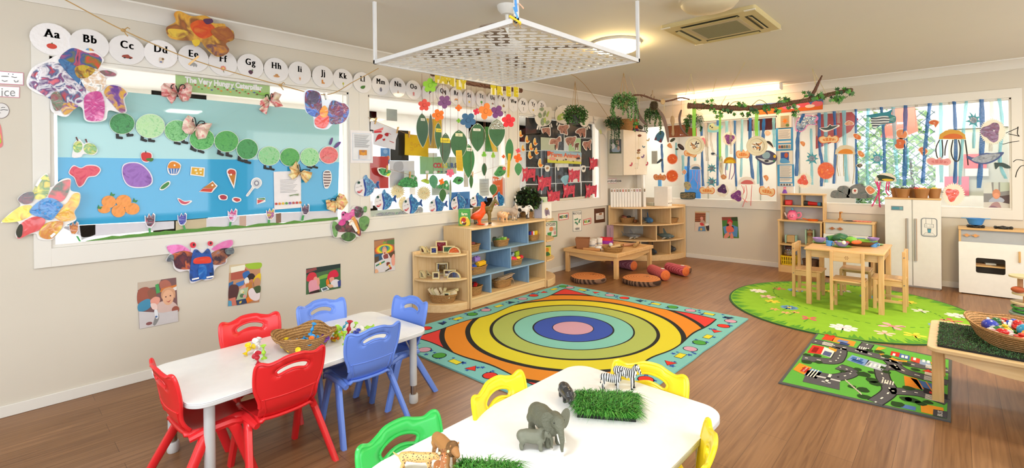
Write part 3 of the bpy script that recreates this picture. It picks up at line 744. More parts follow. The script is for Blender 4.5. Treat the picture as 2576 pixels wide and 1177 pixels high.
#timber furniture
BIR=wood('d9b683','e3c597',1,1);BIRZ=wood('d6b27e','e1c293',2,1);BIRX=wood('d9b683','e3c597',0,1)
PLY=mat('b98f58',.5);PINE=wood('d0a064','dfb67f',2,1.2);PINEX=wood('d2a468','e0b983',0,1.2);PINEY=wood('d2a468','e0b983',1,1.2)
BLUST=wood('7fa0bf','8fb0cd',1,1.5);BLUSZ=wood('7899ba','8aabca',2,1.5)
def cubby_shelf():
 t=thing('cubby_shelf','long low birch shelf with blue inner shelves holding straw baskets','shelf',(0,0,0))
 x0,x1,y0,y1,H=.03,.49,3.545,4.862,.882
 for y in(y0,y1-.02):
  bxo(BIRZ,[x0,x1,y,y+.02,0,H],'side_panel',t,bevel=.004)
 bxo(BIR,[x0,x1+.004,y0+.018,y1-.018,H-.024,H-.002],'top_board',t,bevel=.004)
 bxo(BIR,[x0,x1-.005,y0+.02,y1-.02,.095,.117],'base_board',t,bevel=.003)
 bxo(BIR,[x1-.03,x1-.012,y0+.02,y1-.02,.004,.094],'kick_board',t,bevel=.002)
 bxo(BIRZ,[x0,x0+.02,y0+.02,y1-.02,.0,.09],'back_rail',t)
 zs=(.345,.606)
 for z in zs:
  bxo(BLUST,[x0,x1-.012,y0+.02,y1-.02,z-.018,z],'blue_shelf',t,bevel=.003)['label']='blue stained shelf board'
 for y,z0,z1 in((3.872,zs[1],H-.024),(4.535,zs[1],H-.024),(4.213,zs[0],zs[1]-.018),(3.875,.117,zs[0]-.018),(4.536,.117,zs[0]-.018)):
  bxo(BLUSZ,[x0+.02,x1-.02,y-.009,y+.009,z0,z1],'divider',t,bevel=.002)['label']='blue stained upright divider'
cubby_shelf()
def quarter_shelf(label,c,r,zs,a0,a1,H,base=.085,panels=True,baser=None):
 t=thing('corner_shelf',label,'shelf',(c[0],c[1],0))
 def sector(rr,n=20):return[(0,0)]+[(rr*cos(a0+(a1-a0)*k/n),rr*sin(a0+(a1-a0)*k/n))for k in range(n+1)]
 for i,z in enumerate(zs):
  mb=Ub(BIR);mb.prism([(x,y,z-.02)for x,y in sector(r)],(0,0,1),.02);mb.obj('curved_shelf',t,bevel=.004)
 mb=Ub(BIR);mb.prism([(x,y,0)for x,y in sector(baser or r+.005)],(0,0,1),base);mb.obj('base',t,bevel=.004)
 if panels:
  for a in(a0,a1):
   u=V((cos(a),sin(a),0));n=V((-u.y,u.x,0));n=n if a==a0 else-n
   mb=Ub(BIRZ);P=[u*.0,u*(r+.012),u*(r+.012)-n*.018,u*0-n*.018]
   mb.prism(P,(0,0,1),H);mb.obj('side_panel',t,bevel=.003)
 return t
quarter_shelf('quarter round birch shelf with block frames and mirror shapes, left of long shelf',(.05,3.525),.405,(.345,.61),-pi/2,0,.64)
t=quarter_shelf('quarter round birch end shelf on far side of long shelf',(.05,4.885),.44,(.345,.60,.86),0,pi/2,.872,.09,False,.45)
def bow_shelf():
 c=V((.06,YB-.05,0));H=.885;r=.905
 t=thing('bow_front_shelf','large bowed birch corner shelf with toy sharks and white folders','shelf',c)
 n=24
 def sector(rr):return[V((0,0,0))]+[V((rr*cos(-pi/2+pi/2*k/n),rr*sin(-pi/2+pi/2*k/n),0))for k in range(n+1)]
 for z in(.09,.335,.595,.875):
  mb=Ub(BIR);mb.prism([p+V((0,0,z-.02))for p in sector(r)],(0,0,1),.02);mb.obj('curved_shelf',t,bevel=.004)
 mb=Ub(BIRX);P=sector(r+.002)[1:];q=[p*.96 for p in P]
 mb.prism(P+q[::-1],(0,0,1),.072);mb.obj('plinth',t)
 bxo(BIRZ,[-.02,.0,-.905-.02,-.45,0,H+.02],'side_panel',t,bevel=.003)
 bxo(BIRZ,[.45,.925,0,.02,0,H+.02],'side_panel',t,bevel=.003)
 for a,r0,z0,z1 in((-56,.35,.595,.855),(-22,.35,.595,.855),(-40,.35,.335,.575),(-57,.35,.09,.315),(-23,.35,.09,.315)):
  u=V((cos(radians(a)),sin(radians(a)),0));w=V((-u.y,u.x,0))*.009
  mb=Ub(BIRZ);mb.prism([u*r0+w+V((0,0,z0)),u*.885+w+V((0,0,z0)),u*.885-w+V((0,0,z0)),u*r0-w+V((0,0,z0))],(0,0,1),z1-z0);mb.obj('divider',t,bevel=.002)
bow_shelf()
def tray_table():
 t=thing('tray_table','low square timber tray table with wavy aprons and craft scraps on it','table',(.53,6.33,0))
 hx,hy,Z=.455,.535,.352
 mb=Ub(PINEX)
 mb.bb(-hx,hx,-hy,-hy+.05,Z-.05,Z);mb.bb(-hx,hx,hy-.05,hy,Z-.05,Z);mb.bb(-hx,-hx+.05,-hy+.05,hy-.05,Z-.05,Z);mb.bb(hx-.05,hx,-hy+.05,hy-.05,Z-.05,Z)
 mb.obj('rim',t,bevel=.004)
 bxo(PINEY,[-hx+.04,hx-.04,-hy+.04,hy-.04,Z-.045,Z-.028],'tray_bottom',t)
 for sx in(-1,1):
  for sy in(-1,1):
   mb=Ub(PINE);x,y=sx*(hx-.045),sy*(hy-.045);mb.bb(x-.028,x+.028,y-.028,y+.028,0,Z-.05);mb.obj('leg',t,bevel=.004)
 for ax,sgn in(('x',-1),('x',1),('y',-1),('y',1)):
  L=hx-.073 if ax=='x'else hy-.073;n=24;P=[]
  for k in range(n+1):
   s=k/n;P.append((-L+2*L*s,Z-.05-.055-.035*(.5-.5*cos(2*pi*s))))
  mb=Ub(PINEX if ax=='x'else PINEY)
  full=[(-L,Z-.05),(L,Z-.05)]+P[::-1]
  if ax=='x':mb.prism([(a,sgn*(hy-.04)-.008,z)for a,z in full],(0,1,0),.016)
  else:mb.prism([(sgn*(hx-.04)-.008,a,z)for a,z in full],(1,0,0),.016)
  mb.obj('wavy_apron',t)
tray_table()
def stump_cushion(label,x,y,r,seed):
 t=thing('stump_cushion',label,'cushion',(x,y,0),0,'tree slice floor cushions');rnd=random.Random(seed);n=40
 w=[r*(1+.03*sin(3*a+seed)+.02*sin(7*a)+rnd.uniform(-.008,.008))for a in[2*pi*k/n for k in range(n)]]
 def ring(s,z):return[V((w[k]*s*cos(2*pi*k/n),w[k]*s*sin(2*pi*k/n),z))for k in range(n)]
 mb=Ub(stripes('3a2519','7a5a45',6,12,'X',.9));mb.ring([ring(.93,0),ring(1,.018),ring(1.02,.045),ring(.985,.066)]);mb.obj('bark_band',t)
 m=bpy.data.materials.new('tree_rings');m.use_nodes=True;nt=m.node_tree;b=nt.nodes['Principled BSDF'];si(b,'Roughness',.8)
 tc=addn(nt,'ShaderNodeTexCoord');wv=addn(nt,'ShaderNodeTexWave');wv.wave_type='RINGS';wv.rings_direction='Z';si(wv,'Scale',9);si(wv,'Distortion',2.5)
 r_=addn(nt,'ShaderNodeValToRGB');r_.color_ramp.elements[0].color=lin('b3622d');r_.color_ramp.elements[1].color=lin('d0884a')
 lk(nt,tc.outputs['Object'],wv.inputs['Vector']);lk(nt,wv.outputs['Fac'],r_.inputs[0]);lk(nt,r_.outputs[0],b.inputs['Base Color'])
 mb=Ub(m);mb.ring([ring(.985,.062),ring(.97,.071),ring(.6,.080),ring(.2,.084),ring(.01,.084)])
 mb.use('3a2014');a=rnd.uniform(.7,1.2);u=V((cos(a),sin(a),0));s=V((-u.y,u.x,0))
 mb.face([u*.02+V((0,0,.0855)),u*r*.45+s*.012+V((0,0,.0835)),u*r*.45-s*.014+V((0,0,.0835))],(0,0,1));mb.obj('cut_face',t)
stump_cushion('tree slice floor cushion nearest long shelf',.70,5.51,.235,1)
stump_cushion('tree slice floor cushion in front of tray table corner leg',1.31,5.86,.245,2)
stump_cushion('tree slice floor cushion half hidden behind log cushions',1.37,6.86,.19,4)
def log_cushion(label,p0,p1,r,c1,c2):
 t=thing('log_cushion',label,'cushion',(p0[0],p0[1],0),0,'log shaped floor cushions')
 a,b=V((0,0,r)),V((p1[0]-p0[0],p1[1]-p0[1],r));d=(b-a).normalized()
 m=stripes(c1,c2,16,6,'Y',.85);tbo(m,[[a,a+d*.02,b-d*.02,b],[r*.94,r,r,r*.94],20],'bark_roll',t)
 for e,s in((a,-1),(b,1)):
  mb=Um('d9713c',.8,.2,.1,12);mb.tube([e-d*s*.002,e+d*s*.008,e+d*s*.016],[r*.93,r*.8,r*.3],20)
  mb.use('a8452a')
  sp=[];u=V((-d.y,d.x,0));w=V((0,0,1))
  for k in range(26):an=k*.5;rr=r*(.1+.026*k);sp.append(e+d*s*(.017-.012*(rr/r))+u*rr*cos(an)+w*rr*sin(an))
  mb.tube(sp,.0025,5);mb.obj('end_disc',t)
 tg=Um('e9e6e0',.6);tg.box(a+(b-a)*.82+V((0,0,r+.003)),(.045,.03,.004));tg.obj('sewn_tag',t)
log_cushion('red log shaped cushion with its orange end towards room',(1.17,6.42),(1.50,6.17),.075,'a84043','d0676a')
log_cushion('red log shaped cushion lying behind other log cushion',(1.27,6.74),(1.60,6.60),.072,'a03a44','c85f6c')
log_cushion('dark pink log cushion under tray table',(.45,6.62),(.85,6.50),.075,'8d4a5a','b0707e')
def wooden_table():
 t=thing('wooden_table','small square wooden table laid with play plates and vegetables','table',(3.51,6.46,0));Z=.632
 bxo(PINEX,[-.35,.35,-.425,.425,Z-.022,Z],'tabletop',t,bevel=.008)
 for sx in(-1,1):
  for sy in(-1,1):
   bxo(PINE,[sx*.318-.024,sx*.318+.024,sy*.35-.024,sy*.35+.024,0,Z-.022],'leg',t,bevel=.004)
 for s in(-1,1):
  bxo(PINEX,[-.294,.294,s*.35-.010,s*.35+.010,Z-.10,Z-.022],'apron',t)
  bxo(PINEY,[s*.318-.010,s*.318+.010,-.326,.326,Z-.10,Z-.022],'apron',t)
wooden_table()
def wooden_chair(label,x,y,deg):
 t=thing('wooden_chair',label,'chair',(x,y,0),radians(deg),'wooden chairs round play table');w=.135
 for sx in(-1,1):
  bxo(PINE,[sx*w-.014,sx*w+.014,-.15,-.117,0,.628],'leg',t,bevel=.003)
  bxo(PINE,[sx*w-.014,sx*w+.014,.095,.128,0,.315],'leg',t,bevel=.003)
  bxo(PINEY,[sx*w-.009,sx*w+.009,-.118,.096,.09,.115],'stretcher',t)
  bxo(PINEY,[sx*w-.010,sx*w+.010,-.118,.096,.262,.314],'seat_rail',t)
  for zz in(.285,.57):
   b=Um('8e8a86',.3,.5,0,metal=1);b.cyl((sx*(w+.013),-.133,zz),(sx*(w+.017),-.133,zz),.006,n=10);b.obj('bolt',t)
 bxo(PINEX,[-w-.008,w+.008,-.14,.145,.315,.332],'seat',t,bevel=.005)
 bxo(PINEX,[-w+.012,w-.012,-.117+.105,-.117+.12,.268,.312],'front_rail',t)
 mb=Ub(PINEX);mb.bb(-w+.014,w-.014,-.143,-.124,.525,.628)
 mb.use('8b5a30');c=V((0,-.1446,.57))
 for k in range(6):
  a=k*pi/3;u=V((cos(a),0,sin(a)))*.016
  mb.face([c+u*.3,c+u+V((-u.z,0,u.x))*.25,c+u*1.2,c+u-V((-u.z,0,u.x))*.25],(0,-1,0))
 mb.obj('back_panel',t,bevel=.003)
wooden_chair('wooden chair on window side of play table, left as seen',3.127,6.48,-90)
wooden_chair('wooden chair with its back to camera at play table',3.556,6.125,0)
wooden_chair('wooden chair on fridge side of play table',3.862,6.49,90)
wooden_chair('wooden chair on far side of play table by sink',3.53,6.86,180)
GRY=mat('c4c3c1',.6);WLAM=mat('e3e1dc',.4);KF=wood('cfa468','dcb67e',2,1.3);KFX=wood('cfa468','dcb67e',0,1.3)
def hutch():
 t=thing('play_dresser','tall timber play kitchen dresser with open shelves','shelf',(2.48,7.78,0));w,d,h1,h2=.545,.27,.757,1.135
 for x in(0,w-.02):
  bxo(KF,[x,x+.02,0,d,0,h1-.02],'side_panel',t,bevel=.002)
 for z,nm in((h1,'counter'),(.411,'middle_shelf'),(.10,'bottom_shelf')):
  mb=Ub(KFX);mb.bb(.02 if nm!='counter'else-.008,w-.02 if nm!='counter'else w+.008,-.006 if nm=='counter'else .01,d,z-.02,z);mb.obj(nm,t,bevel=.002)
 mb=Ub(KFX);mb.bb(.02,w-.02,.012,.03,0,.08)
 vs,fs=glyphs('nature fun');mb.use('b98b52');mb.obj('kick_board',t)
 bxo(GRY,[.02,w-.02,d-.012,d,.10,h1-.02],'back_panel',t)
 for x in(.02,w-.02+.02):
  bxo(KF,[x,x+.018,.07,d,h1,h2-.018],'upper_side_panel',t,bevel=.002)
 bxo(KFX,[.012,w+.026,.06,d,h2-.018,h2],'upper_top',t,bevel=.002)
 bxo(KFX,[.038,w,.075,d,.948,.964],'upper_shelf',t,bevel=.002)
 bxo(KF,[.285,.303,.075,d,.964,h2-.018],'upper_divider',t)
 bxo(GRY,[.038,w,d-.012,d,h1,h2-.018],'upper_back_panel',t)
hutch()
def sink_unit():
 t=thing('play_sink','timber play sink unit with white door between dresser and fridge','play kitchen',(3.045,7.78,0));w,d,h=.56,.28,.775
 for x in(0,w-.02):
  bxo(KF,[x,x+.02,0,d,0,h-.02],'side_panel',t,bevel=.002)
 bxo(KFX,[-.008,w+.008,-.006,d,h-.02,h],'counter',t,bevel=.002)
 bxo(GRY,[.02,w-.02,.02,.035,.60,h-.02],'control_panel',t)
 bxo(WLAM,[.0,w-.06,-.012,.008,.02,.60],'door',t,bevel=.003)
 for x in(.10,.19):
  mb=Um('a9683c',.45);c=V((x,.02,.675));mb.cyl(c,c+V((0,-.018,0)),.02,n=16);mb.box(c+V((.018,-.016,.0)),(.03,.012,.010));mb.box(c+V((-.018,-.016,0)),(.03,.012,.010));mb.obj('knob',t)
 mb=Um('c08a4e',.5);mb.tube([(.17,.17,h),(.17,.17,h+.09),(.175,.13,h+.115),(.2,.09,h+.118)],.012,10);mb.cyl((.17,.17,h),(.17,.17,h+.03),.024,n=16);mb.obj('tap',t)
 lto(mat('4b4744',.4),[[(0,0),(.09,0),(.095,.004),(0,.004)],(.30,.14,h),24],'basin',t)
sink_unit()
def fridge():
 t=thing('play_fridge','white two door play fridge with long grey handles','play kitchen',(3.718,7.79,0));w,d,h=.538,.29,1.095
 bxo(WLAM,[0,w,.018,d,.012,h],'body',t)
 bxo(KFX,[-.002,w+.002,-.004,d,h,h+.018],'top_board',t)
 bxo(mat('8a7f74',.5),[.01,w-.01,.01,d-.02,0,.012],'plinth',t)
 for i,(x0,x1)in enumerate(((0,.264),(.274,w))):
  mb=Ub(WLAM);mb.bb(x0,x1,0,.017,.022,h-.002);do=mb.obj('door',t,bevel=.003)
  hx=.222 if i==0 else .302;hm=Um('a3a09c',.4);hm.bb(hx-.012,hx+.012,-.022,-.001,.335,.86);hm.use(mat('b58f70',.5));hm.bb(hx-(.013 if i==0 else-.006),hx-(.006 if i==0 else-.013),-.0225,-.002,.335,.86);hm.obj('door_handle',do,bevel=.004)
  if i==0:
   p=Ub('868a8c');p.bb(.065,.185,-.003,0,.955,1.01);p.use('4f8ea0');p.bb(.072,.145,-.0045,-.003,.965,1);p.use('6fa5b2');p.bb(.150,.178,-.0045,-.003,.965,1);p.obj('display_panel',do)
  else:
   p=MB();B=[V((x,0,z))for x,z in rrect(.352,.505,.645,.875,.03,5)];I=[V((x,0,z))for x,z in rrect(.362,.495,.655,.865,.022,5)]
   p.use(mat('7d8388',.5));p.prism([q+V((0,-.002,0))for q in B],(0,-1,0),.001);p.use(WLAM);p.face([q+V((0,-.0036,0))for q in I],(0,-1,0))
   p.use(mat('7d8388',.5))
   def bar(x0,x1,z0,z1,m_=None,y=-.0046):
    if m_:p.use(m_)
    p.face([(x0,y,z0),(x1,y,z0),(x1,y,z1),(x0,y,z1)],(0,-1,0))
   for x in(.400,.454):bar(x-.002,x+.002,.80,.865)
   for b_ in((.384,.472,.797,.801),(.384,.472,.758,.762),(.384,.388,.758,.80),(.468,.472,.758,.80),(.392,.412,.775,.779),(.432,.464,.775,.779),(.372,.484,.662,.666)):bar(*b_)
   p.face([(.372,-.0046,.664),(.376,-.0046,.664),(.396,-.0046,.692),(.392,-.0046,.692)],(0,-1,0));p.face([(.480,-.0046,.664),(.484,-.0046,.664),(.464,-.0046,.692),(.460,-.0046,.692)],(0,-1,0));bar(.392,.464,.690,.694)
   p.use('6d7478');p.face([(.410,-.0046,.748),(.450,-.0046,.748),(.443,-.0046,.694),(.417,-.0046,.694)],(0,-1,0))
   p.use('4a9ab4');p.face([(.416,-.0054,.735),(.444,-.0054,.735),(.440,-.0054,.698),(.420,-.0054,.698)],(0,-1,0));p.obj('dispenser_print',do)
fridge()
def oven():
 t=thing('play_oven','white play oven with window cut in its door, right of fridge','play kitchen',(4.412,7.79,0));w,d,h=.58,.29,.778
 for x in(0,w-.02):
  bxo(KF,[x,x+.02,.012,d,0,h-.02],'side_panel',t)
 bxo(KFX,[-.004,w+.004,0,d,h-.022,h],'counter',t,bevel=.002)
 bxo(mat('a9acb0',.55),[.02,w-.02,.03,.045,.60,h-.022],'control_panel',t)
 D=rrect(-.002,w+.006,.012,.615,.008,2);W=rrect(.144,.386,.262,.438,.02,4)
 mb=Um('e9e8e4',.4);vv,_,ff,_,_,_=delaunay_2d_cdt([V(p)for p in D+W],[(i,(i+1)%len(D))for i in range(len(D))]+[(len(D)+i,len(D)+(i+1)%len(W))for i in range(len(W))],[],0,1e-6)
 keep=[f for f in ff if not inpoly((sum(vv[i].x for i in f)/3,sum(vv[i].y for i in f)/3),W)]
 n=len(vv);vs=[V((p.x,-.010,p.y))for p in vv]+[V((p.x,.008,p.y))for p in vv];fs=[]
 for f in keep:fs.append(tuple(f));fs.append(tuple(i+n for i in f)[::-1])
 for ring,nn in((0,len(D)),(len(D),len(W))):
  for i in range(nn):a,b=ring+i,ring+(i+1)%nn;fs.append((a,b,b+n,a+n))
 mb.add(vs,fs);do=mb.obj('door',t)
 hm=Ub(KF);hm.bb(.488,.506,-.03,-.011,.42,.545);hm.obj('door_handle',do,bevel=.004)
 bxo(KFX,[.02,w-.02,.03,d-.02,.33,.345],'oven_shelf',t)
 mb=Um('7a6a58',.7);mb.bb(.02,w-.02,d-.015,d,.02,.6);mb.bb(.02,w-.02,.012,d-.015,.015,.03);mb.obj('inner_panel',t)
 for x in(.07,.145):
  mb=Um('d69a5e',.45);c=V((x,.03,.69));mb.cyl(c,c+V((0,-.018,0)),.018,n=16);mb.box(c+V((.02,-.016,.002)),(.024,.01,.010));mb.box(c+V((-.02,-.016,.002)),(.024,.01,.010));mb.obj('knob',t)
oven()
def grass_table():
 t=thing('birch_table','birch activity table at right edge with artificial turf and basket','table',(4.70,4.36,0));Z=.37
 a=V((4.247,3.975));d1=V((1,0));d2=V((0,1));o=V((4.70,4.36))
 L1,L2=.95,.76
 def q(u,v):p=a+d1*u+d2*v-o;return(p.x,p.y)
 R_=[q(u,v)for u,v in rrect(0,L1,0,L2,.06,6)]
 mb=Ub(BIRX);mb.prism([(x,y,Z-.024)for x,y in R_],(0,0,1),.024);mb.obj('tabletop',t,bevel=.004)
 for u,v in((.05,.12),(.05,L2-.12),(L1-.05,.12),(L1-.05,L2-.12)):
  mb=Ub(PINE);c=q(u,v);P=[V((c[0],c[1],0))+(V((d1.x,d1.y,0))*i+V((d2.x,d2.y,0))*j)*.029 for i,j in((-1,-1),(1,-1),(1,1),(-1,1))]
  mb.prism(P,(0,0,1),Z-.024);mb.obj('leg',t,bevel=.003)
 for v in(.03,L2-.03):
  n=20;P=[(.085+(L1-.17)*k/n,Z-.024-.03-.055*sin(pi*k/n))for k in range(n+1)];full=[(.085,Z-.024),(L1-.085,Z-.024)]+P[::-1]
  mb=Ub(BIRX);mb.prism([V((*q(u,v),z))for u,z in full],(d2.x,d2.y,0),.016);mb.obj('curved_apron',t)
 for u in(.03,L1-.046):
  n=20;P=[(.15+(L2-.30)*k/n,Z-.024-.03-.045*sin(pi*k/n))for k in range(n+1)];full=[(.15,Z-.024),(L2-.15,Z-.024)]+P[::-1]
  mb=Ub(BIRX);mb.prism([V((*q(u,v),z))for v,z in full],(d1.x,d1.y,0),.016);mb.obj('curved_apron',t)
 return q,o
GTQ,GTO=grass_table()
#ceiling fittings
ALU=mat('e6e6e6',.35);CORD=mat('a85',.8);CORDL=mat('cb8',.8)
def mesh_grid():
 t=thing('hanging_grid','white framed metal mesh panel hanging level below ceiling','hanging grid',(1.99,2.565,2.29));hx,hy=.69,.665
 for a,b in(((-hx,-hy),(hx,-hy)),((hx,-hy),(hx,hy)),((hx,hy),(-hx,hy)),((-hx,hy),(-hx,-hy))):
  mb=Ub(ALU);u=(V((*b,0))-V((*a,0))).normalized();w=V((-u.y,u.x,0))*.011
  mb.prism([V((*a,0))+w-u*.011,V((*b,0))+w+u*.011,V((*b,0))-w+u*.011,V((*a,0))-w-u*.011],(0,0,1),.028);mb.obj('frame_bar',t,bevel=.002)
 for sx in(-1,1):
  for sy in(-1,1):
   bxo(ALU,[sx*hx-.011,sx*hx+.011,sy*hy-.011,sy*hy+.011,.028,.452],'hanger_rod',t,bevel=.002)
 mb=Um('e9e7e2',.4,.5,.01,metal=.0);R=V((.735,.678,0));F=V((-.678,.735,0));n=V((0,0,1))
 row,L,G=.060,.106,.022
 inside=lambda p:abs(p.x)<hx-.005 and abs(p.y)<hy-.005
 def clip(a,b):
  if not inside(a)and not inside(b):return None
  for _ in range(12):
   if inside(a)and inside(b):break
   if not inside(a):a=a+(b-a)*.12
   if not inside(b):b=b+(a-b)*.12
  return a,b
 for k in range(-16,17):
  for j in range(-9,10):
   c=F*(k*row)+R*((j+(.5 if k%2 else 0))*(L+G))
   s=clip(c-R*L/2,c+R*L/2)
   if s:
    a,b=s;w=(F*.7+n*.72)*.0062;d=(F*.72-n*.7)*.0015
    mb.add([a-w-d,b-w-d,b+w-d,a+w-d,a-w+d,b-w+d,b+w+d,a+w+d],[(0,3,2,1),(4,5,6,7),(0,1,5,4),(1,2,6,5),(2,3,7,6),(3,0,4,7)])
   for e,f in((c+R*L/2,c+F*row+R*(L+G)/2-R*L/2),(c-R*L/2,c+F*row-R*(L+G)/2+R*L/2)):
    s=clip(e,f)
    if s:mb.tube([s[0],s[1]],.0024,4)
 mb.obj('mesh_panel',t).location=(0,0,.012)
mesh_grid()
def fan():
 t=thing('ceiling_fan','white ceiling fan with brown blades above mesh panel','fan',(1.93,2.63,2.74))
 lto(mat('dad6ce',.4),[[(0,0),(.075,0),(.07,-.03),(.04,-.065),(.0,-.07)],(0,0,0),24],'canopy',t)
 mb=Um('e2dfd8',.4);mb.cyl((0,0,-.06),(0,0,-.26),.013,n=12);mb.obj('down_rod',t)
 lto(mat('e2dfd8',.4),[[(0,-.24),(.06,-.25),(.105,-.28),(.11,-.33),(.08,-.37),(0,-.38)],(0,0,0),28],'motor',t)
 for k in range(4):
  a=radians(-57+90*k);u=V((cos(a),sin(a),0));w=V((-u.y,u.x,.12));mb=Um('876',.5);z=V((0,0,-.335))
  P=[u*.14+w*.045,u*.30+w*.07,u*.60+w*.075,u*.645+w*.05,u*.645-w*.05,u*.60-w*.075,u*.30-w*.07,u*.14-w*.045]
  mb.prism([p+z for p in P],(0,0,1),.008);bo=mb.obj('blade',t)
  mb=Um('dcd8d0',.4);mb.prism([p+z+V((0,0,.008))for p in(u*.09+w*.02,u*.2+w*.03,u*.2-w*.03,u*.09-w*.02)],(0,0,1),.006);mb.obj('blade_arm',bo)
fan()
def aircon():
 x0,x1,y0,y1=2.535,3.287,3.915,4.665;cx,cy=(x0+x1)/2,(y0+y1)/2
 t=thing('air_conditioner','square beige cassette air conditioner set into ceiling','air conditioner',(cx,cy,2.74));h=.376
 m=mat('cb8',.5)
 mb=Ub(m);R_=rrect(-h,h,-h,h,.02,3);q=[(x*.975,y*.975)for x,y in R_]
 mb.ring([[V((x,y,0))for x,y in R_],[V((x,y,-.022))for x,y in R_],[V((x,y,-.034))for x,y in q]]);mb.obj('fascia',t)
 g=Um('ba8',.5);g.bb(-.215,.215,-.215,.215,-.038,-.033)
 g.use(mat('775',.6))
 for k in range(24):y=-.185+k*.0161;g.bb(-.185,.185,y,y+.006,-.0395,-.0375)
 g.obj('intake_grille',t)
 for k in range(4):
  a=k*pi/2;M=RZ(a);mb=MB();mb.use(mat('443',.7));mb.box(M@V((.285,0,-.0345)),(.055,.46,.003),M)
  mb.use(mat('ba7',.5));mb.box(M@V((.294,0,-.042)),(.032,.44,.004),M@RY(radians(25)));mb.obj('louvre',t)
 for sx in(-1,1):
  for sy in(-1,1):
   bxo(mat('e6dfcb',.5),[sx*.335-.04,sx*.335+.04,sy*.366-.012,sy*.366+.012,-.036,-.030],'corner_cap',t)
aircon()
def oyster(label,x,y,r,on):
 t=thing('ceiling_light',label,'ceiling light',(x,y,HC))
 lto(mat('d8cfbb',.5),[[(0,0),(r,0),(r,-.022),(r*.9,-.03),(0,-.03)],(0,0,0),40],'base_ring',t)
 m=mat('fd9',.5,.3,0,emit=58)if on else mat('d2c4a4',.45)
 lto(m,[[(r*.93,-.025),(r*.93,-.045),(r*.8,-.075),(r*.5,-.095),(r*.15,-.102),(0,-.103)],(0,0,0),40],'diffuser',t)
oyster('round ceiling light glowing white beside mesh panel',1.97,4.13,.235,True)
oyster('round ceiling light switched off, next to air conditioner',3.09,3.53,.21,False)
def batten():
 t=thing('batten_light','long fluorescent batten light glowing on ceiling near back wall','ceiling light',(1.78,7.76,HC))
 bxo(mat('e4e0d6',.5),[-.77,.77,-.05,.05,-.035,0],'batten_body',t)
 mb=Um('fc9',.5,.3,0,emit=24);mb.prism([V((-.755,y,z))for y,z in((-.058,-.03),(-.062,-.07),(-.04,-.088),(.04,-.088),(.062,-.07),(.058,-.03))],(1,0,0),1.51);mb.obj('diffuser',t)
 for s in(-1,1):
  bxo(mat('e4e0d6',.5),[s*.763-.008,s*.763+.008,-.064,.064,-.092,-.005],'end_cap',t)
batten()
#ropes and pegs
def rope(label,pts,r=.0035,m=CORD,name='rope',cat='rope',n=8):
 mb=Ub(m);mb.tube(spline(pts,n,False),r,6);return mb.obj(name,None,label,cat)
RP=Plane((1.295,1.90,0),V((.97,-.22,0)))
rope('jute clothes line from mesh panel across alphabet circles',[RP.at(60,-50),RP.at(165,0),RP.at(310,76),RP.at(490,152),RP.at(705,214),RP.at(820,238),RP.at(890,205),RP.at(952,172)],.0032)
for k,(px,py)in enumerate(((310,76),(705,214))):
 mb=Ub(CORD);c=RP.at(px,py);mb.ball(c,(.008,.012,.010));mb.tube([c,c+V((0,.02,.02)),c+V((0,.03,.012))],.003,5);mb.tube([c,c+V((0,.012,-.02)),c+V((0,.02,-.03))],.003,5)
 mb.top('rope_knot','knot in clothes line '+('over third alphabet circle'if k==0 else'below eighth alphabet circle'),'knot')
def peg(label,c,d,m,s=1,w=None):
 d=V(d).normalized();w=V(w or(0,0,1));side=d.cross(w).normalized();w=side.cross(d)
 t=thing('clothes_peg',label,'clothes peg',c)
 for sg in(-1,1):
  mb=Ub(m);L=.037*s;a=-d*L+w*sg*.002*s;b=d*L+w*sg*.008*s;q=side*.005*s
  mb.prism([a-q,a+q,b+q,b-q],w*sg,.005*s);mb.obj('leg',t)
 mb=Um('a9a9a6',.3,.5,0,metal=1);mb.cyl(-side*.007*s,side*.007*s,.005*s,n=10);mb.obj('spring',t)
WP=wood('c95','db7',2,2)
c=RP.at(487,152);peg('wooden clothes peg on clothes line over fifth alphabet circle',c,RP.at(510,132)-c,WP,1,(1,0,0))
c=RP.at(822,250);peg('white clothes peg holding blue and red butterfly',c,RP.at(813,218)-c,mat('ece9e4',.4),1.25,(1,0,0))
GC=V((2.68,1.89,2.33))
NP=Plane((2.67,1.885,0),V((.62,-.78,0)))
for lab,a,b,h,s in(('upper blue clothes peg at near corner of mesh panel',(1296,-8),(1300,30),'59d',1.15),('lower blue clothes peg at near corner of mesh panel',(1292,18),(1303,48),'6ad',.9),('yellow clothes peg at near corner of mesh panel',(1278,38),(1314,62),'ec3',1),('pale wooden clothes peg beside blue pegs on mesh panel',(1305,8),(1318,22),'eb9',.5)):
 p,q=NP.at(*a),NP.at(*b);peg(lab,(p+q)/2,q-p,mat(h,.4),s,(.6,-.8,.1))
rope('jute cord tied at near corner of mesh panel',[NP.at(1294,40),NP.at(1291,55),NP.at(1297,66),NP.at(1304,60),NP.at(1310,70)],.003)
q1,q2=V((1.31,3.22,2.32)),at_x(1537,303,.22)
rope('jute line from mesh panel to corner cupboard plants',[at_z(1340,170,2.34),at_z(1448,193,2.55)*.5+at_x(1448,193,.5)*.5,at_x(1500,250,.25),q2,at_x(1552,309,.25),at_x(1572,303,.28)],.0035)
for i,(px,py)in enumerate(((1552,312),)):
 c=at_x(px,py,.25);peg('small wooden peg on jute line by corner cupboard',c,(0,0,1),WP,.9,(1,0,0))
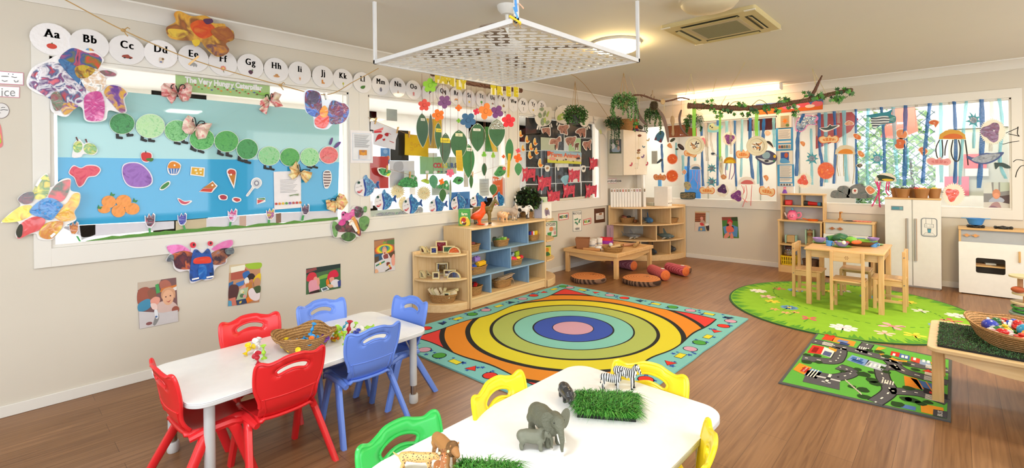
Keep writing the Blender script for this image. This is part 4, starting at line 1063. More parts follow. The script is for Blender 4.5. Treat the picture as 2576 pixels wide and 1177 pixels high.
#hanging plants
def leaf(mb,p,d,s,rnd):
 d=V(d).normalized();a=d.cross(V((rnd.uniform(-1,1),rnd.uniform(-1,1),rnd.uniform(-1,1)))).normalized();n=a.cross(d)*.25
 mb.add([p,p+d*s*.5+a*s*.36+n*s,p+d*s,p+d*s*.5-a*s*.36+n*s],[(0,1,2,3)])
def foliage(t,c,r,n,trails,greens=('463','352','584'),s=.026,seed=1,flat=.75,name='foliage'):
 rnd=random.Random(seed);c=V(c);st=Um('453',.8);lf=MB();ms=[mat(g,.5,.3,.2,40)for g in greens]
 for k in range(n):
  d=V((rnd.gauss(0,1),rnd.gauss(0,1),rnd.gauss(.15,.8))).normalized();p=c+V((d.x*r,d.y*r,d.z*r*flat))*rnd.uniform(.45,1)
  lf.use(ms[k%len(ms)]);leaf(lf,p,d+V((rnd.uniform(-.7,.7),rnd.uniform(-.7,.7),rnd.uniform(-.7,.4))),s*rnd.uniform(.7,1.25),rnd)
  if k%9==0:st.tube([c,c+(p-c)*.6+V((0,0,.02)),p],.0015,4)
 for x,y,L in trails:
  P=[c+V((x*.5,y*.5,r*.3)),c+V((x,y,0))];q=c+V((x,y,0));
  for i in range(6):q=q+V((rnd.uniform(-.012,.012),rnd.uniform(-.012,.012),-L/6));P.append(q.copy())
  S_=spline(P,5,False);st.tube(S_,.0015,4)
  for p in S_[3:]:
   for j in range(3):
    lf.use(ms[rnd.randrange(len(ms))]);leaf(lf,p,V((rnd.gauss(0,1),rnd.gauss(0,1),rnd.gauss(-.3,.6))),s*.9,rnd)
 st.obj('stems',t);lf.obj(name,t)
def cords(t,c,hook,r,n=4,m=CORD):
 for k in range(n):
  a=2*pi*k/n+.5;tbo(m,[[V((r*cos(a),r*sin(a),0))+V(c),V(hook)],.0025,5],'cord',t)
def pot_prof(r0,r1,h):return[(0,0),(r0,0),(r1,h),(r1*1.04,h),(r1*1.04,h+.012),(r1*.9,h+.012),(r1*.88,h-.01),(0,h-.01)]
t=thing('hanging_plant','hanging plant in dark grey pot in front of paper sheep','plant',(.532,5.49,2.14))
lto(mat('444',.5),[pot_prof(.045,.06,.12),(0,0,0),24],'pot',t)
cords(t,(0,0,.12),(0,0,.60),.06);foliage(t,(0,0,.14),.17,900,[(.13,-.05,.1),(-.13,.03,.12),(.09,.09,.13),(-.08,-.1,.1)],seed=3,s=.028,flat=.8)
t=thing('hanging_plant','bushy trailing plant hanging from ceiling left of boomerangs','plant',(1.296,5.47,2.28))
lto(mat('875',.7),[pot_prof(.045,.065,.09),(0,0,0),24],'pot',t)
cords(t,(0,0,.09),(0,0,.46),.07);foliage(t,(0,0,.10),.155,900,[(.14,.02,.34),(.12,.08,.30),(.10,.10,.38),(-.13,-.06,.2),(-.09,-.1,.16),(.05,-.1,.18),(-.02,.1,.2),(.13,-.05,.26),(-.14,.0,.22)],('584','363','7a6'),seed=5,s=.022)
p=at_x(1642,300,.95);t=thing('hanging_plant','trailing plant in white pot below pine cone','plant',p)
lto(mat('dcd6c6',.5),[pot_prof(.035,.06,.06),(0,0,0),24],'pot',t)
cords(t,(0,0,.06),(0,0,HC-p.z),.05,3);foliage(t,(0,0,.09),.125,600,[(.1,.06,.32),(.11,.0,.25),(-.1,-.04,.26),(-.07,-.08,.30),(.02,-.1,.16),(.09,-.06,.2)],('473','353','695'),seed=7,s=.024)
p=at_y(1745,318,7.3);t=thing('hanging_plant','leafy plant in white macrame hanger behind first paper plate','plant',p)
lto(mat('e9e6de',.6),[pot_prof(.05,.08,.10),(0,0,-.02),24],'pot',t)
cords(t,(0,0,.1),(0,0,.62),.07,4,mat('eae7dd',.8));foliage(t,(0,0,.08),.15,650,[(.1,.04,.15),(-.1,0,.2),(-.06,-.08,.16),(.06,-.1,.12)],('362','473','695'),seed=9,s=.026)
mb=Um('eae7dd',.8);rnd=random.Random(2)
for k in range(9):x=.05+.012*k;mb.tube([(x,-.02,.26-.01*k),(x+.02,-.03,.1-.02*k),(x+.02+rnd.uniform(-.01,.01),-.03,-.04+.01*k)],.003,4)
mb.obj('macrame_fringe',t)
p=at_x(1543,318,.18);t=thing('trailing_plant','dark trailing plant on left end of corner cupboard','plant',(p.x,p.y,2.20))
lto(mat('554',.6),[pot_prof(.05,.07,.08),(0,0,0),20],'pot',t)
foliage(t,(.03,-.03,.10),.15,560,[(.12,-.13,.42),(.10,-.16,.36),(.14,-.10,.30),(.08,-.18,.45),(.15,-.08,.25)],('353','242','474'),seed=12,s=.026)
#branches
def branch_mesh(mb,P,r0,r1,seed=1,n=9,k=10):
 rnd=random.Random(seed);S_=spline(P,k,False);m=len(S_)
 mb.tube(S_,[(r0+(r1-r0)*i/(m-1))*(1+rnd.uniform(-.12,.12))for i in range(m)],n);return S_
BARK=stripes('532','754',22,8,'X',.85)
BP=Plane((1.22,5.76,0),V((.415,-.658,0)).normalized())
t=thing('hanging_branch','thin bent stick hung from two strings with boomerangs below it','branch',BP.at(1660,245));o=V(t.location)
mb=Ub(BARK);P=[BP.at(*q)-o for q in((1588,242),(1602,239),(1620,241),(1645,250),(1668,255),(1690,252),(1712,246),(1735,250))];branch_mesh(mb,P,.013,.010,4)
for a,b in(((1612,240),(1616,246)),((1637,243),(1639,237)),((1645,250),(1646,242)),((1618,242),(1622,236))):mb.tube([BP.at(*a)-o,BP.at(*b)-o],.004,5)
mb.obj('stick',t)
for a,b in(((1602,238),(1584,193)),((1724,240),(1738,186)),((1735,228),(1729,214))):tbo(CORDL,[[BP.at(*a)-o,BP.at(*b)-o],.0025,5],'string',t)
def hang(label,name,cat,pl,shape,h,cord=None,thick=.02,layers=(),bevel=.005,m=None):
 g=pl;pts=[g.at(*p)for p in shape2(*shape)];c=sum(pts,V((0,0,0)))/len(pts)
 t=thing(name,label,cat,c);mb=Ub(m or h);mb.prism([p-c for p in pts],pl.n,thick);mb.obj('body',t,bevel=bevel)
 if cord:tbo(CORDL,[[g.at(*q)-c+pl.n*(thick*.5)for q in cord],.002,5],'string',t)
 return t
def boom(pts,w0,w1):
 S_=spline(pts,5,False);A=[];B=[];n=len(S_)
 for i,p in enumerate(S_):
  tt=(S_[min(i+1,n-1)]-S_[max(i-1,0)]).normalized();s=i/(n-1);w=(w0+(w1-w0)*s)*(min(1,.45+2.6*min(s,1-s)))
  A.append((p.x-tt.y*w,p.y+tt.x*w));B.append((p.x+tt.y*w,p.y-tt.x*w))
 return A+B[::-1]
DW=wood('432','643',2,1.5);DW2=wood('543','754',2,1.5)
hang('shorter dark boomerang at left end of hanging stick','boomerang','boomerang',BP.off(.01),('P',boom([(1599,265),(1605,285),(1615,302),(1626,314)],3.8,3.2)),'',[(1609,240),(1609,284)],.012,m=DW)
hang('long dark boomerang in middle of hanging stick','boomerang','boomerang',BP.off(.02),('P',boom([(1654,274),(1668,295),(1677,325),(1681,358)],4.4,4)),'',[(1670,262),(1671,300)],.014,m=DW2)
hang('curved boomerang with pointed end at right of hanging stick','boomerang','boomerang',BP.off(.01),('P',boom([(1714,276),(1709,298),(1714,322),(1730,342)],3.4,2.2)),'',[(1714,250),(1714,278)],.012,m=DW)
hang('pale paddle shaped piece of wood on hanging stick','wooden_paddle','wooden ornament',BP.off(.01),('S',[1689,292,1695,294,1697,305,1695,320,1696,338,1692,343,1689,336,1690,318,1686,304]),'',[(1692,254),(1692,293)],.012,m=wood('864','a85',2,2))
hang('small round wood slice tied to hanging stick','wood_slice','wooden ornament',BP.off(.02),('E',(1667.5,256,6,7)),'',[(1671,250),(1671,275)],.012,m=wood('a85','ca7',0,2))
for k,(x,y,r,rot,lab)in enumerate(((1692,352,5,.6,'dark seed pod hanging below wooden paddle'),(1713,369.5,7,-.8,'dark seed pod hanging by first paper plate'),(1609,341,4,0,'top brown shell on shell string over cupboard doors'),(1607,378,3.6,.3,'second brown shell on shell string over cupboard doors'),(1606,384,3.6,0,'third shell on shell string over cupboard doors'),(1606,397.5,3.6,0,'pale bottom shell on shell string over cupboard doors'),(1611,320,6,-.6,'dark pod hanging above shell string'),(1703,375,3,0,'tiny dark seed between seed pods'))):
 c=BP.off(.02).at(x,y);mb=Ub(mat(('332','322','743','743','975','b96','332','332')[k],.5));s=r/1210*(c-CAM).dot(_f)
 M=Matrix((BP.u,BP.n,V((0,0,1)))).transposed()@RY(-rot);mb.ball((0,0,0),(s*1.25,s*.7,s*.8)if k not in(1,0)else(s*1.5,s*.7,s*.75),M);
 mb.top('seed_pod',lab,'seed pod',origin=(0,0,0)).location=c
rope('string threaded with small shells over cupboard doors',[BP.off(.02).at(*q)for q in((1609,325),(1606,345),(1607,370),(1606,400),(1607,418))],.0018,CORDL,'shell_string','string')
c=BP.at(1645,265);t=thing('pine_cone','large brown pine cone hanging from stick','pine cone',c)
mb=Um('432',.7);mb.ball((0,0,0),(.032,.032,.055));mb.obj('core',t)
mb=Um('542',.7);
for i in range(9):
 z=.05-.0125*i;r=.052*sqrt(max(.1,1-(z/.07)**2))
 for j in range(10):a=2*pi*(j+.5*(i%2))/10;u=V((cos(a),sin(a),0));mb.prism([u*r*.4+V((0,0,z)),u*r+V((-u.y,u.x,0))*.012+V((0,0,z-.006)),u*r*1.12+V((0,0,z-.008)),u*r-V((-u.y,u.x,0))*.012+V((0,0,z-.006))],(0,0,1),.004)
mb.obj('scales',t)
tbo(CORDL,[[(0,0,.05),BP.at(1645,249)-c],.002,5],'string',t)
IP=Plane((1.889,6.136,0),V((.553,-.833,0)))
t=thing('ivy_branch','thick brown branch wound with ivy hanging in front of back windows','branch',IP.at(1930,262));o=V(t.location)
mb=Ub(BARK);P=[IP.at(*q)-o for q in((1730,266),(1760,267),(1800,270),(1850,272),(1900,271),(1950,266),(1995,258),(2040,250),(2085,238),(2120,230),(2144,226))];branch_mesh(mb,P,.038,.024,8,11)
mb.tube([IP.at(2036,250)-o,IP.at(2050,228)-o,IP.at(2058,210)-o,IP.at(2068,190)-o],[.022,.02,.017,.008],8);mb.tube([IP.at(1826,270)-o,IP.at(1834,257)-o],[.014,.006],6)
mb.tube([IP.at(1918,272)-o,IP.at(1928,282)-o,IP.at(1931,288)-o],[.018,.012,.006],6);mb.obj('branch',t)
for a,b,e in(((1752,262),(1738,185),0),((1785,262),(1802,198),0),((1808,274),(1874,157),1),((2058,244),(2043,172),0),((2080,238),(2043,172),0),((2053,230),(2050,188),0)):
 mb=Ub(CORDL);q=IP.at(*b);mb.tube([IP.at(*a)-o,(at_z(b[0],b[1],HC)if e else q)-o],.0028,5);mb.obj('string',t)
rnd=random.Random(21);lf=MB();vn=Um('452',.7);gs=[mat(g,.45,.4,.2,30)for g in('362','473','242','593')]
def ivy_leaf(p,s,a):
 lf.use(gs[rnd.randrange(4)]);u=IP.u;w=V((0,0,1));n=IP.n;tl=rnd.uniform(-.5,.5)
 R5=[(0,0,.25),(.5,.15,.3),(.25,.55,.0),(.62,.8,.1),(.15,.78,0),(0,1.15,.2),(-.15,.78,0),(-.62,.8,.1),(-.25,.55,0),(-.5,.15,.3)]
 lf.add([p+s*((u*cos(a)+w*sin(a))*x+(w*cos(a)-u*sin(a))*(-y)+n*(.3*z+tl*x))for x,y,z in R5],[(0,1,2),(2,3,4),(4,5,6),(6,7,8),(8,9,0),(0,2,4),(0,4,6),(0,6,8)])
for cx,cy,nn,sp in((1750,262,3,8),(1780,258,5,10),(1800,282,10,18),(1835,284,10,16),(1858,262,9,12),(1880,284,8,10),(1893,276,9,12),(1925,270,6,10),(1955,277,7,10),(1972,253,11,14),(1992,270,8,10),(1998,285,6,8),(2035,240,9,14),(2060,245,8,12),(2095,245,10,16),(2118,225,10,12),(2110,248,9,12),(2138,232,7,8)):
 for k in range(nn):
  p=IP.off(rnd.uniform(.0,.06)).at(cx+rnd.uniform(-sp,sp),cy+rnd.uniform(-sp*.5,sp*.5))-o;ivy_leaf(p,rnd.uniform(.032,.055),rnd.uniform(-2.6,2.6))
vv=[IP.off(.03+.02*sin(k)).at(1745+k*12.5,268-(k*12.5)**1.6*.0022+9*sin(k*1.3))-o for k in range(32)];vn.tube(spline(vv,3,False),.004,5);vn.obj('ivy_vine',t);lf.obj('ivy_leaves',t)
def plate(label,cx,cy,rx,ry,top,turn=0,seed=1):
 c=IP.at(cx,cy);t=thing('paper_plate',label,'paper plate',c,0,'paper plates on green ribbons');R=rx/1210*(c-CAM).dot(_f)
 M=Matrix((IP.u,V((0,0,1)),IP.n)).transposed()
 if turn:M=RZ(turn)@M
 lto(mat('cfc3a6',.7),[[(0,.004),(R*.70,.004),(R*.74,.014),(R*.98,.02),(R,.017),(R*.99,.012),(R*.75,.006),(R*.7,-.002),(0,-.002)],(0,0,0),36,M],'plate',t)
 rnd=random.Random(seed);pm=Ub('d8d2c0');z=.0055
 def bl(pts,h,k):pm.use(h);pm.face([M@V((x*R,y*R,z+k*.0006))for x,y in pts],M@V((0,0,1)))
 bl([(.52*cos(2*pi*k/20),.40*sin(2*pi*k/20))for k in range(20)],'d9d3c2',0)
 for k,(h,n)in enumerate((('433',5),('c84',3),('322',4),('a74',3))):
  for i in range(n):
   x,y=rnd.uniform(-.36,.36),rnd.uniform(-.28,.28);a=rnd.uniform(0,3);l,w=rnd.uniform(.08,.26),rnd.uniform(.03,.09)
   bl([(x+l*cos(t_)*cos(a)-w*sin(t_)*sin(a),y+l*cos(t_)*sin(a)+w*sin(t_)*cos(a))for t_ in[2*pi*j/10 for j in range(10)]],h,1+k)
 pm.obj('picture',t)
 rb=Ub(film('8c3',.8,.4));x0,y0=top;a=IP.at(x0-5,y0)-c;b=IP.at(x0+5,y0)-c;e=IP.at(x0+4,cy-ry+6)-c;f=IP.at(x0-4,cy-ry+6)-c
 if turn:a,b=IP.at(x0-3,y0)-c,IP.at(x0+3,y0)-c;e=IP.at(x0+3,cy-ry+10)-c;f=IP.at(x0-3,cy-ry+10)-c
 mid=[(a*(1-s)+f*s,b*(1-s)+e*s)for s in(0,.25,.5,.75,1)]
 rb.ring([[p+IP.n*(.012*sin(i*2)),q+IP.n*(.012*sin(i*2+.5))]for i,(p,q)in enumerate(mid)],False,False);rb.obj('green_ribbon',t)
plate('paper plate with stuck-on picture under left end of ivy branch',1747,366,23.5,24,(1746,268),0,1)
plate('paper plate with stuck-on picture under middle of ivy branch',1903,367,25,25.5,(1903,275),0,5)
plate('paper plate seen almost edge on under ivy branch',1812,417,24,22,(1811,272),radians(67),9)
g1,g2,g3,g4=(0,0,2.558),(400,0,2.558),(0,400,2.558),(400,400,2.559)
gA,gB,gC,gD,gE,gF,gG=(880,220,6.5375),(880,380,6.54),(1060,240,6.5385),(1080,390,6.924),(1290,260,8.408),(1290,380,6.54),(740,400,5.886)
def cr(pl,c):return lambda x,y:pl.at(c[0]+x/c[2],c[1]+y/c[2])
def box_g(pl,c,b):
 f=cr(pl,c);a=f(b[0],b[1]);e=f(b[2],b[3]);du=(e-a).dot(pl.u);dv=(e-a).z
 return lambda u,v:a+pl.u*(du*u/100)+V((0,0,dv*v/100))
PW,PFm,PGf,PGb,PHg=PLx(0),PLx(.022),PLx(-.027),PLx(-.038),PLx(.42)
def A(name,label,cat,pl,c,layers,t=.002,group=None):return art(name,label,cat,pl,layers,t,cr(pl,c),group,.0005)
GLOSS=lambda h:mat(h,.2,.5,.08,30,coat=.4)
LAM=mat('ece9ea',.22,.5,.02,20,.25,coat=.3,bscale=40)
icons={'A':[Eo('c43',0,45,24,17),Po('463',-4,28,2,20,6,30)],'B':[Eo('69c',0,45,22,20),Po('da4',-6,26,8,26,14,62,2,64),Po('c64',8,28,20,36,16,58)],'C':[So('943',-28,52,-24,40,-8,34,6,32,16,42,28,46,26,56,0,58),Eo('333',-14,56,6,5),Eo('333',16,56,6,5)],'D':[So('d8c8b4',-12,28,6,26,14,40,10,64,-10,62),Eo('864',10,34,7,9),Po('67a',-8,52,6,52,4,62,-8,62)],'E':[So('999',-22,60,-24,40,-6,30,12,36,22,48,16,64,8,54,0,64,-8,54)],'F':[('d87','F',(0,40,20,8)),Eo('ec6',0,40,7,7),Po('674',-2,58,2,58,6,72,2,72)],'G':[So('534',-18,44,0,30,18,40,10,60,-4,64),Po('473',8,22,22,28,10,36)],'H':[Eo('c96',0,54,26,9),So('b85',-12,52,-8,36,10,36,13,52)],'I':[Eo('e9d8d0',0,34,9,10),Po('c85',-8,40,8,40,0,68)],'J':[Po('c84',-14,28,0,28,2,48,16,54,14,64,-14,64)],'K':[Po('bb4',0,24,10,38,0,56,-10,38),('795','L',([(0,56),(4,64),(-2,72)],2))],'L':[So('473',-24,52,-10,34,26,28,18,54,-8,62)],'M':[Eo('778',0,46,14,20),Po('445',-4,22,4,22,4,30,-4,30)],'N':[Po('c97',0,26,8,58,-8,60)],'O':[Eo('d88',0,36,12,14),Po('d88',-16,62,-6,44,6,44,16,62,6,56,0,66,-6,56)],'P':[],'Q':[Po('a85',-10,30,10,30,12,60,-12,60)],'R':[Eo('c65',0,50,26,22),Eo('db5',0,52,20,17),Eo('68b',0,54,14,12),Ro('e6e3df',-27,54,27,75)],'S':[('ec3','K',(0,44,20,9,5))],'T':[Eo('594',0,38,18,15),Po('863',-3,50,3,50,4,70,-4,70)],'U':[Eo('498',0,46,22,18),Po('c44',-6,30,6,30,8,48,-8,48),Ro('e6e3df',-24,48,24,66)],'V':[Eo('a85',0,50,20,14),Po('864',-4,24,4,24,6,40,-6,40)],'W':[('b8c4cc','K',(0,40,12,4,4)),Po('d0d4d6',-2,44,2,44,4,66,-4,66)],'X':[Ro('555',-6,24,6,66),Ro('d8d4c0',-3,30,3,60)],'Y':[Eo('db3',0,48,14,12)],'Z':[]}
NUM='first second third fourth fifth sixth seventh eighth ninth tenth eleventh twelfth'.split()
for k,(x,y)in enumerate(((130,98.5),(225.5,112),(319.5,125.7),(404.8,136.3),(487,147),(561,159),(630,167),(695,176),(754,184),(812,193),(863,200),(911.6,207.7),(957.6,214),(1000.4,220),(1040,226),(1078,235),(1114.5,236.5),(1147,241.7),(1180,247),(1210.4,249),(1239,253),(1266,257),(1291.5,261.5),(1316,265.5),(1341,268),(1363,271))):
 L=chr(65+k);c=PFm.off(.002).at(x,y);r=.104;U=PFm.u
 g=lambda u,v,c=c:c+U*(r*u/100)-V((0,0,r*v/100))
 base=mat('e2dfdf',.35)if k not in(0,3,13,14)else LAM
 lay=[Eo(base,0,0,100,100),('222','T',(L+L.lower(),0,-36,52,{'serif':True,'w':.78}))]+icons[L]
 o=art('alphabet_circle','white alphabet circle with letters %s%s'%(L,L.lower()),'alphabet circle',PFm.off(.002),lay,.002,g,'alphabet circles along left wall',.0025*(k%2))
def fly(label,pl,c,layers,t=.004):return art('painted_butterfly',label,'butterfly',pl,layers,t,cr(pl,c),'painted paper butterflies',.002,step=.0012)
p1=paint(['c33','358','e8e4ea','537','d67'],16,.15);p2=paint(['d43','773','359','c56','336'],12,.15);p3=paint(['e8e2d8','db9','ffffff','887'],22,.08)
p4=paint(['d59','b38','e8b'],18,.15);p5=paint(['538','749','da3','847'],16,.15)
fly('large laminated butterfly of red, blue and pink paint over top left window corner',PFm.off(.004),g1,[So(LAM,170,540,205,440,300,390,385,345,470,305,560,325,615,335,668,385,650,430,745,455,745,492,690,505,685,545,765,545,822,595,800,640,815,715,780,728,700,712,680,770,610,787,545,772,530,700,490,690,425,752,330,715,315,630,235,600),So(p2,385,370,440,320,485,312,560,340,612,345,655,385,625,450,560,480,470,460,400,425),So(p1,185,540,230,445,330,400,430,440,545,560,530,650,440,680,385,715,335,650,250,590),So(paint(['258','47a','236'],20,.15),375,395,420,385,500,440,560,520,540,560,460,500),So(p3,520,470,600,440,665,480,680,550,620,600,560,580,520,520),So(paint(['793','ca3','853','473'],20,.15),480,440,540,420,610,450,560,500,500,500),So(p4,545,620,600,590,650,600,672,680,660,765,615,780,555,768,540,690),So(p5,668,600,700,552,770,560,812,600,790,640,805,715,770,722,720,670),So(paint(['473','856','c67'],20),640,460,690,455,740,475,735,490,680,490),So(p5,390,690,430,660,500,680,470,710,415,740),So(paint(['b56','575','934'],20),325,620,370,590,405,650,390,700,350,710)])
q=PFm.off(.004)
fly('yellow, red and blue painted butterfly at lower left window corner',q,g3,[So('efece8',5,410,60,350,130,300,112,255,160,215,220,210,240,140,300,90,318,150,330,180,400,130,455,130,455,200,515,220,510,290,480,340,490,390,430,425,370,480,330,520,250,515,230,480,170,490,120,515,98,480,120,410,50,400),So(paint(['ec2','ed3','da2','672'],14),12,405,60,356,130,305,200,300,200,360,120,400),So(paint(['ec2','584','ed4','365'],14),205,225,245,145,298,100,322,160,300,240,240,260),So(paint(['c33','d44','353','a23'],9),310,240,360,165,420,135,452,140,440,210,400,270,345,270),So(paint(['ec2','d92','ed3'],15),340,300,420,290,470,225,510,225,505,290,475,335,480,385,400,400,340,360),So(paint(['c33','d44','822'],9),110,500,130,420,220,370,290,390,260,450,190,480,130,510),So('332',102,470,125,420,145,430,140,490,118,505),So(paint(['db2','c72','ec4'],16),250,470,300,410,400,400,390,450,330,510,270,505),So(paint(['26b','38c','259'],22),190,330,260,265,330,250,400,290,390,320,330,390,270,375,215,360),So(paint(['723','333','a34'],18),115,260,160,218,215,215,210,270,160,290)]+[('49d','E',(x,y,9,8))for x,y in((285,285),(320,270),(355,290),(370,310),(255,345),(290,350),(322,365),(240,330))]+[Po('efeff0',225,170,255,125,268,132,238,178),Po('f0f0f0',318,492,345,470,358,480,330,505)])
fly('pink, black and blue painted butterfly below window sill',PW.off(.024),g4,[So('dcd6da',45,560,80,548,150,550,200,590,205,545,235,540,245,575,310,575,310,535,335,528,350,565,400,530,460,515,475,540,465,570,478,600,440,630,430,670,380,690,355,720,350,765,300,780,275,775,250,785,200,795,190,720,130,725,95,700,85,660,42,655,60,620,70,600),So(paint(['d6a','e8c','b48'],18),48,565,90,552,150,556,205,600,150,625,80,610),So(paint(['733','423','c63','845'],14),80,615,150,590,220,610,230,690,180,710,110,700,90,650),So(paint(['d6a','d8b'],18),335,580,400,535,465,520,468,555,400,590),So(paint(['533','323','a64','778'],14),330,610,400,575,470,575,470,605,430,640,420,670,360,680,330,660),So(paint(['248','25a','123'],14),215,600,240,580,275,605,310,575,330,600,345,680,345,760,280,770,205,785,195,720),So(paint(['d42','d32'],14),225,640,275,628,325,630,330,665,275,672,222,670),So(paint(['48c','26b','248'],20),255,680,300,690,300,765,270,770,250,740),Eo('d34',215,552,20,19),Eo('d45',326,542,18,16),Eo('322',220,550,6,9),Eo('322',328,540,6,8),Po('efefef',207,768,252,758,253,768,208,778),Po('efefef',300,755,345,747,346,757,301,765),So(paint(['788','445','999'],20),45,655,65,615,90,620,85,655),So(paint(['788','445'],20),420,580,470,570,474,605,430,610)])
fly('green and pink painted butterfly at lower right corner of first window',PFm.off(.006),gG,[So('d8d4d0',548,970,600,905,690,880,695,800,730,770,790,790,840,740,860,700,905,685,940,710,1010,700,1065,695,1070,770,1110,860,1100,980,1050,1060,1000,1080,970,1150,910,1150,900,1180,830,1225,740,1215,690,1160,590,1160,555,1060),So(paint(['584','353','7a6'],12),700,1120,780,1080,880,1100,905,1150,830,1215,740,1205,695,1160),So(paint(['474','695','343'],12),960,880,1040,840,1105,880,1095,980,1040,1060,990,1060,960,980),So(paint(['584','7a6','353'],14),555,1000,580,920,640,960,640,1060,620,1150,580,1130),So(paint(['523','333','744','835'],14),600,990,700,930,820,880,920,900,980,1060,965,1140,880,1090,760,1080,640,1070),So(paint(['d49','d6a','b28'],16),690,860,700,790,740,775,800,800,860,740,900,770,880,840,800,900,740,910),So(paint(['d49','b38'],16),645,960,680,900,740,890,750,950,700,985),So(paint(['836','333','433'],14),880,780,905,700,990,720,1015,790,980,850,910,860),So(paint(['594','473'],14),1015,770,1020,710,1060,700,1065,760,1040,790),So(paint(['c62','d94','853'],20),830,880,880,850,930,960,960,1080,930,1100,870,980),Po('f0eeec',780,910,830,890,860,910,930,1060,900,1080,840,980),Eo('222',712,822,12,14),Eo('222',742,792,9,12),So(p3,790,960,830,900,860,930,820,980)])
fly('orange and brown painted butterfly pinned over cornice',PW.off(.11),g2,[So(paint(['c83','da4','853','a63'],9),45,180,105,140,95,90,130,72,210,105,290,100,340,125,350,150,420,155,430,190,475,200,480,255,430,280,450,320,430,350,370,365,300,310,270,270,255,290,230,300,210,265,130,260,65,240),So(paint(['d62','c42','d83'],12),200,160,260,130,340,160,360,210,290,250,230,220),So('535',285,125,335,122,345,145,310,158,290,145),So(paint(['da3','db4','963'],12),55,190,130,190,190,210,150,245,80,235),So(paint(['da3','645','c83'],12),300,290,370,290,440,310,425,345,370,358,330,330),So(paint(['b73','953','c83'],12),330,200,420,170,470,210,465,255,390,260),So('db3',212,260,255,258,258,285,235,298,215,285)])
bp_=paint(['249','36b','723','335','48c'],24)
fly('blue and red painted butterfly pegged to clothes line',Plane(RP.p+RP.n*.01,RP.n),g2,[So('d6dce4',930,600,960,575,1030,590,1050,640,1110,640,1160,655,1215,680,1225,725,1200,780,1120,800,1085,830,1040,832,1000,815,990,750,945,720,932,650),So(bp_,938,610,965,582,1025,595,1045,650,1040,740,990,750,945,710),So(bp_,1085,720,1110,650,1160,660,1215,690,1215,740,1180,790,1100,795),Eo(paint(['323','435','223'],20),990,630,38,42),So(paint(['a34','724','338'],22),1130,690,1185,665,1210,700,1180,740,1130,740),So(paint(['c32','d43'],20),1000,770,1040,735,1085,745,1090,790,1060,826,1010,812),So(paint(['d42','d92','c33'],20),1030,720,1060,680,1085,710,1075,750,1045,755)])
A('paper_backdrop','pale aqua paper sheet filling top of first window','paper sheet',PGb,(0,0,1),[Po(mat('aadadb',.7,.2,.02,4),143,215,313,231,509,250,771,276,853,284,853,408,705,402.6,400,399,145,395.6)])
A('paper_backdrop','bright blue paper sheet across lower half of first window','paper sheet',PGb.off(.003),(0,0,1),[Po(mat('3ad',.7,.2,.02,4),145,395.6,400,399,705,402.6,853,408,849,529,689,535,438,554,146,568)])
for lab,pts,h in(('first white sheet behind paper grass strip',[(152,570),(238,565),(438,556),(438,575),(210,597)],'dcd8e0'),('tan card behind paper grass strip',[(442,556),(519,549),(519,574),(442,580)],'cb9'),('middle white sheet behind paper grass strip',[(519,549),(602,543),(602,570),(519,575)],'e0dde4'),('narrow tan card behind paper grass strip',[(602,543),(619,542),(619,569),(602,570)],'ca9'),('third white sheet behind paper grass strip',[(619,542),(694,537),(694,562),(619,568)],'e0dde4'),('brown card behind paper grass strip',[(694,537),(707,535.5),(707,560),(694,561)],'865'),('right hand white sheet behind paper grass strip',[(707,535.5),(849,528),(849,548),(707,560)],'e0dde4'),('grey card at lower left corner of first window',[(200,567),(240,565),(240,590),(205,604)],'b4b4b8')):
 A('backing_sheet',lab,'paper sheet',PGb.off(.001),(0,0,1),[(h,'P',pts)],.001)
G=[(520,540),(560,525),(610,515),(680,503),(720,493),(770,495),(830,485),(900,481),(960,470),(1030,468),(1060,460),(1120,462),(1180,450),(1279,447)]
G=[(x/2.558,400+y/2.558)for x,y in G]+[(400+x/2.559,400+y/2.559)for x,y in((150,455),(240,450),(330,435),(420,436),(490,425),(560,432),(640,415),(740,410),(800,412),(870,395),(920,400),(1000,385),(1090,380),(1150,372))]
GB=[(400+x/2.559,400+y/2.559)for x,y in((1160,425),(900,445),(740,462),(300,500),(0,522))]+[(204,625)]
A('paper_grass_strip','long strip of glitter green paper grass along foot of first window','paper strip',PGf.off(.004),(0,0,1),[(mat('583',.5,.4,.35,140),'P',G+GB)],.002)
g=quad_of(PGb.off(.004),(441,187),(679,251))
art('title_banner','green banner reading The Very Hungry Caterpillar in first window','banner',PGb.off(.004),[Ro('ac8',0,0,100,100),Ro('f4f4ee',1,2,99,3.5),('f6f4f4','T',('The Very Hungry Caterpillar',50,24,34,{'level':1,'bold':.05,'w':.80}))]+[x for k in range(24)for x in((['b33','459','b33','d82','732','da3','593'][(k*3)%7],'E',(19+k*3.25,52+(k%3)*11,1.1,4.2)),)]+[So('8b5',82,56,90,60,97,52,96,70,88,74)],.001,g)
gr=[paint([a,b,c],24,.45,2,.1)for a,b,c in(('273','495','263'),('ad9','bce0b0','8c8'),('494','8c8','384'),('394','6b6','283'),('494','5a5','384'),('384','495','273'),('7c8','9c9','5b6'),('384','5a5','494'),('8c8','a4d8a4','5b6'))]
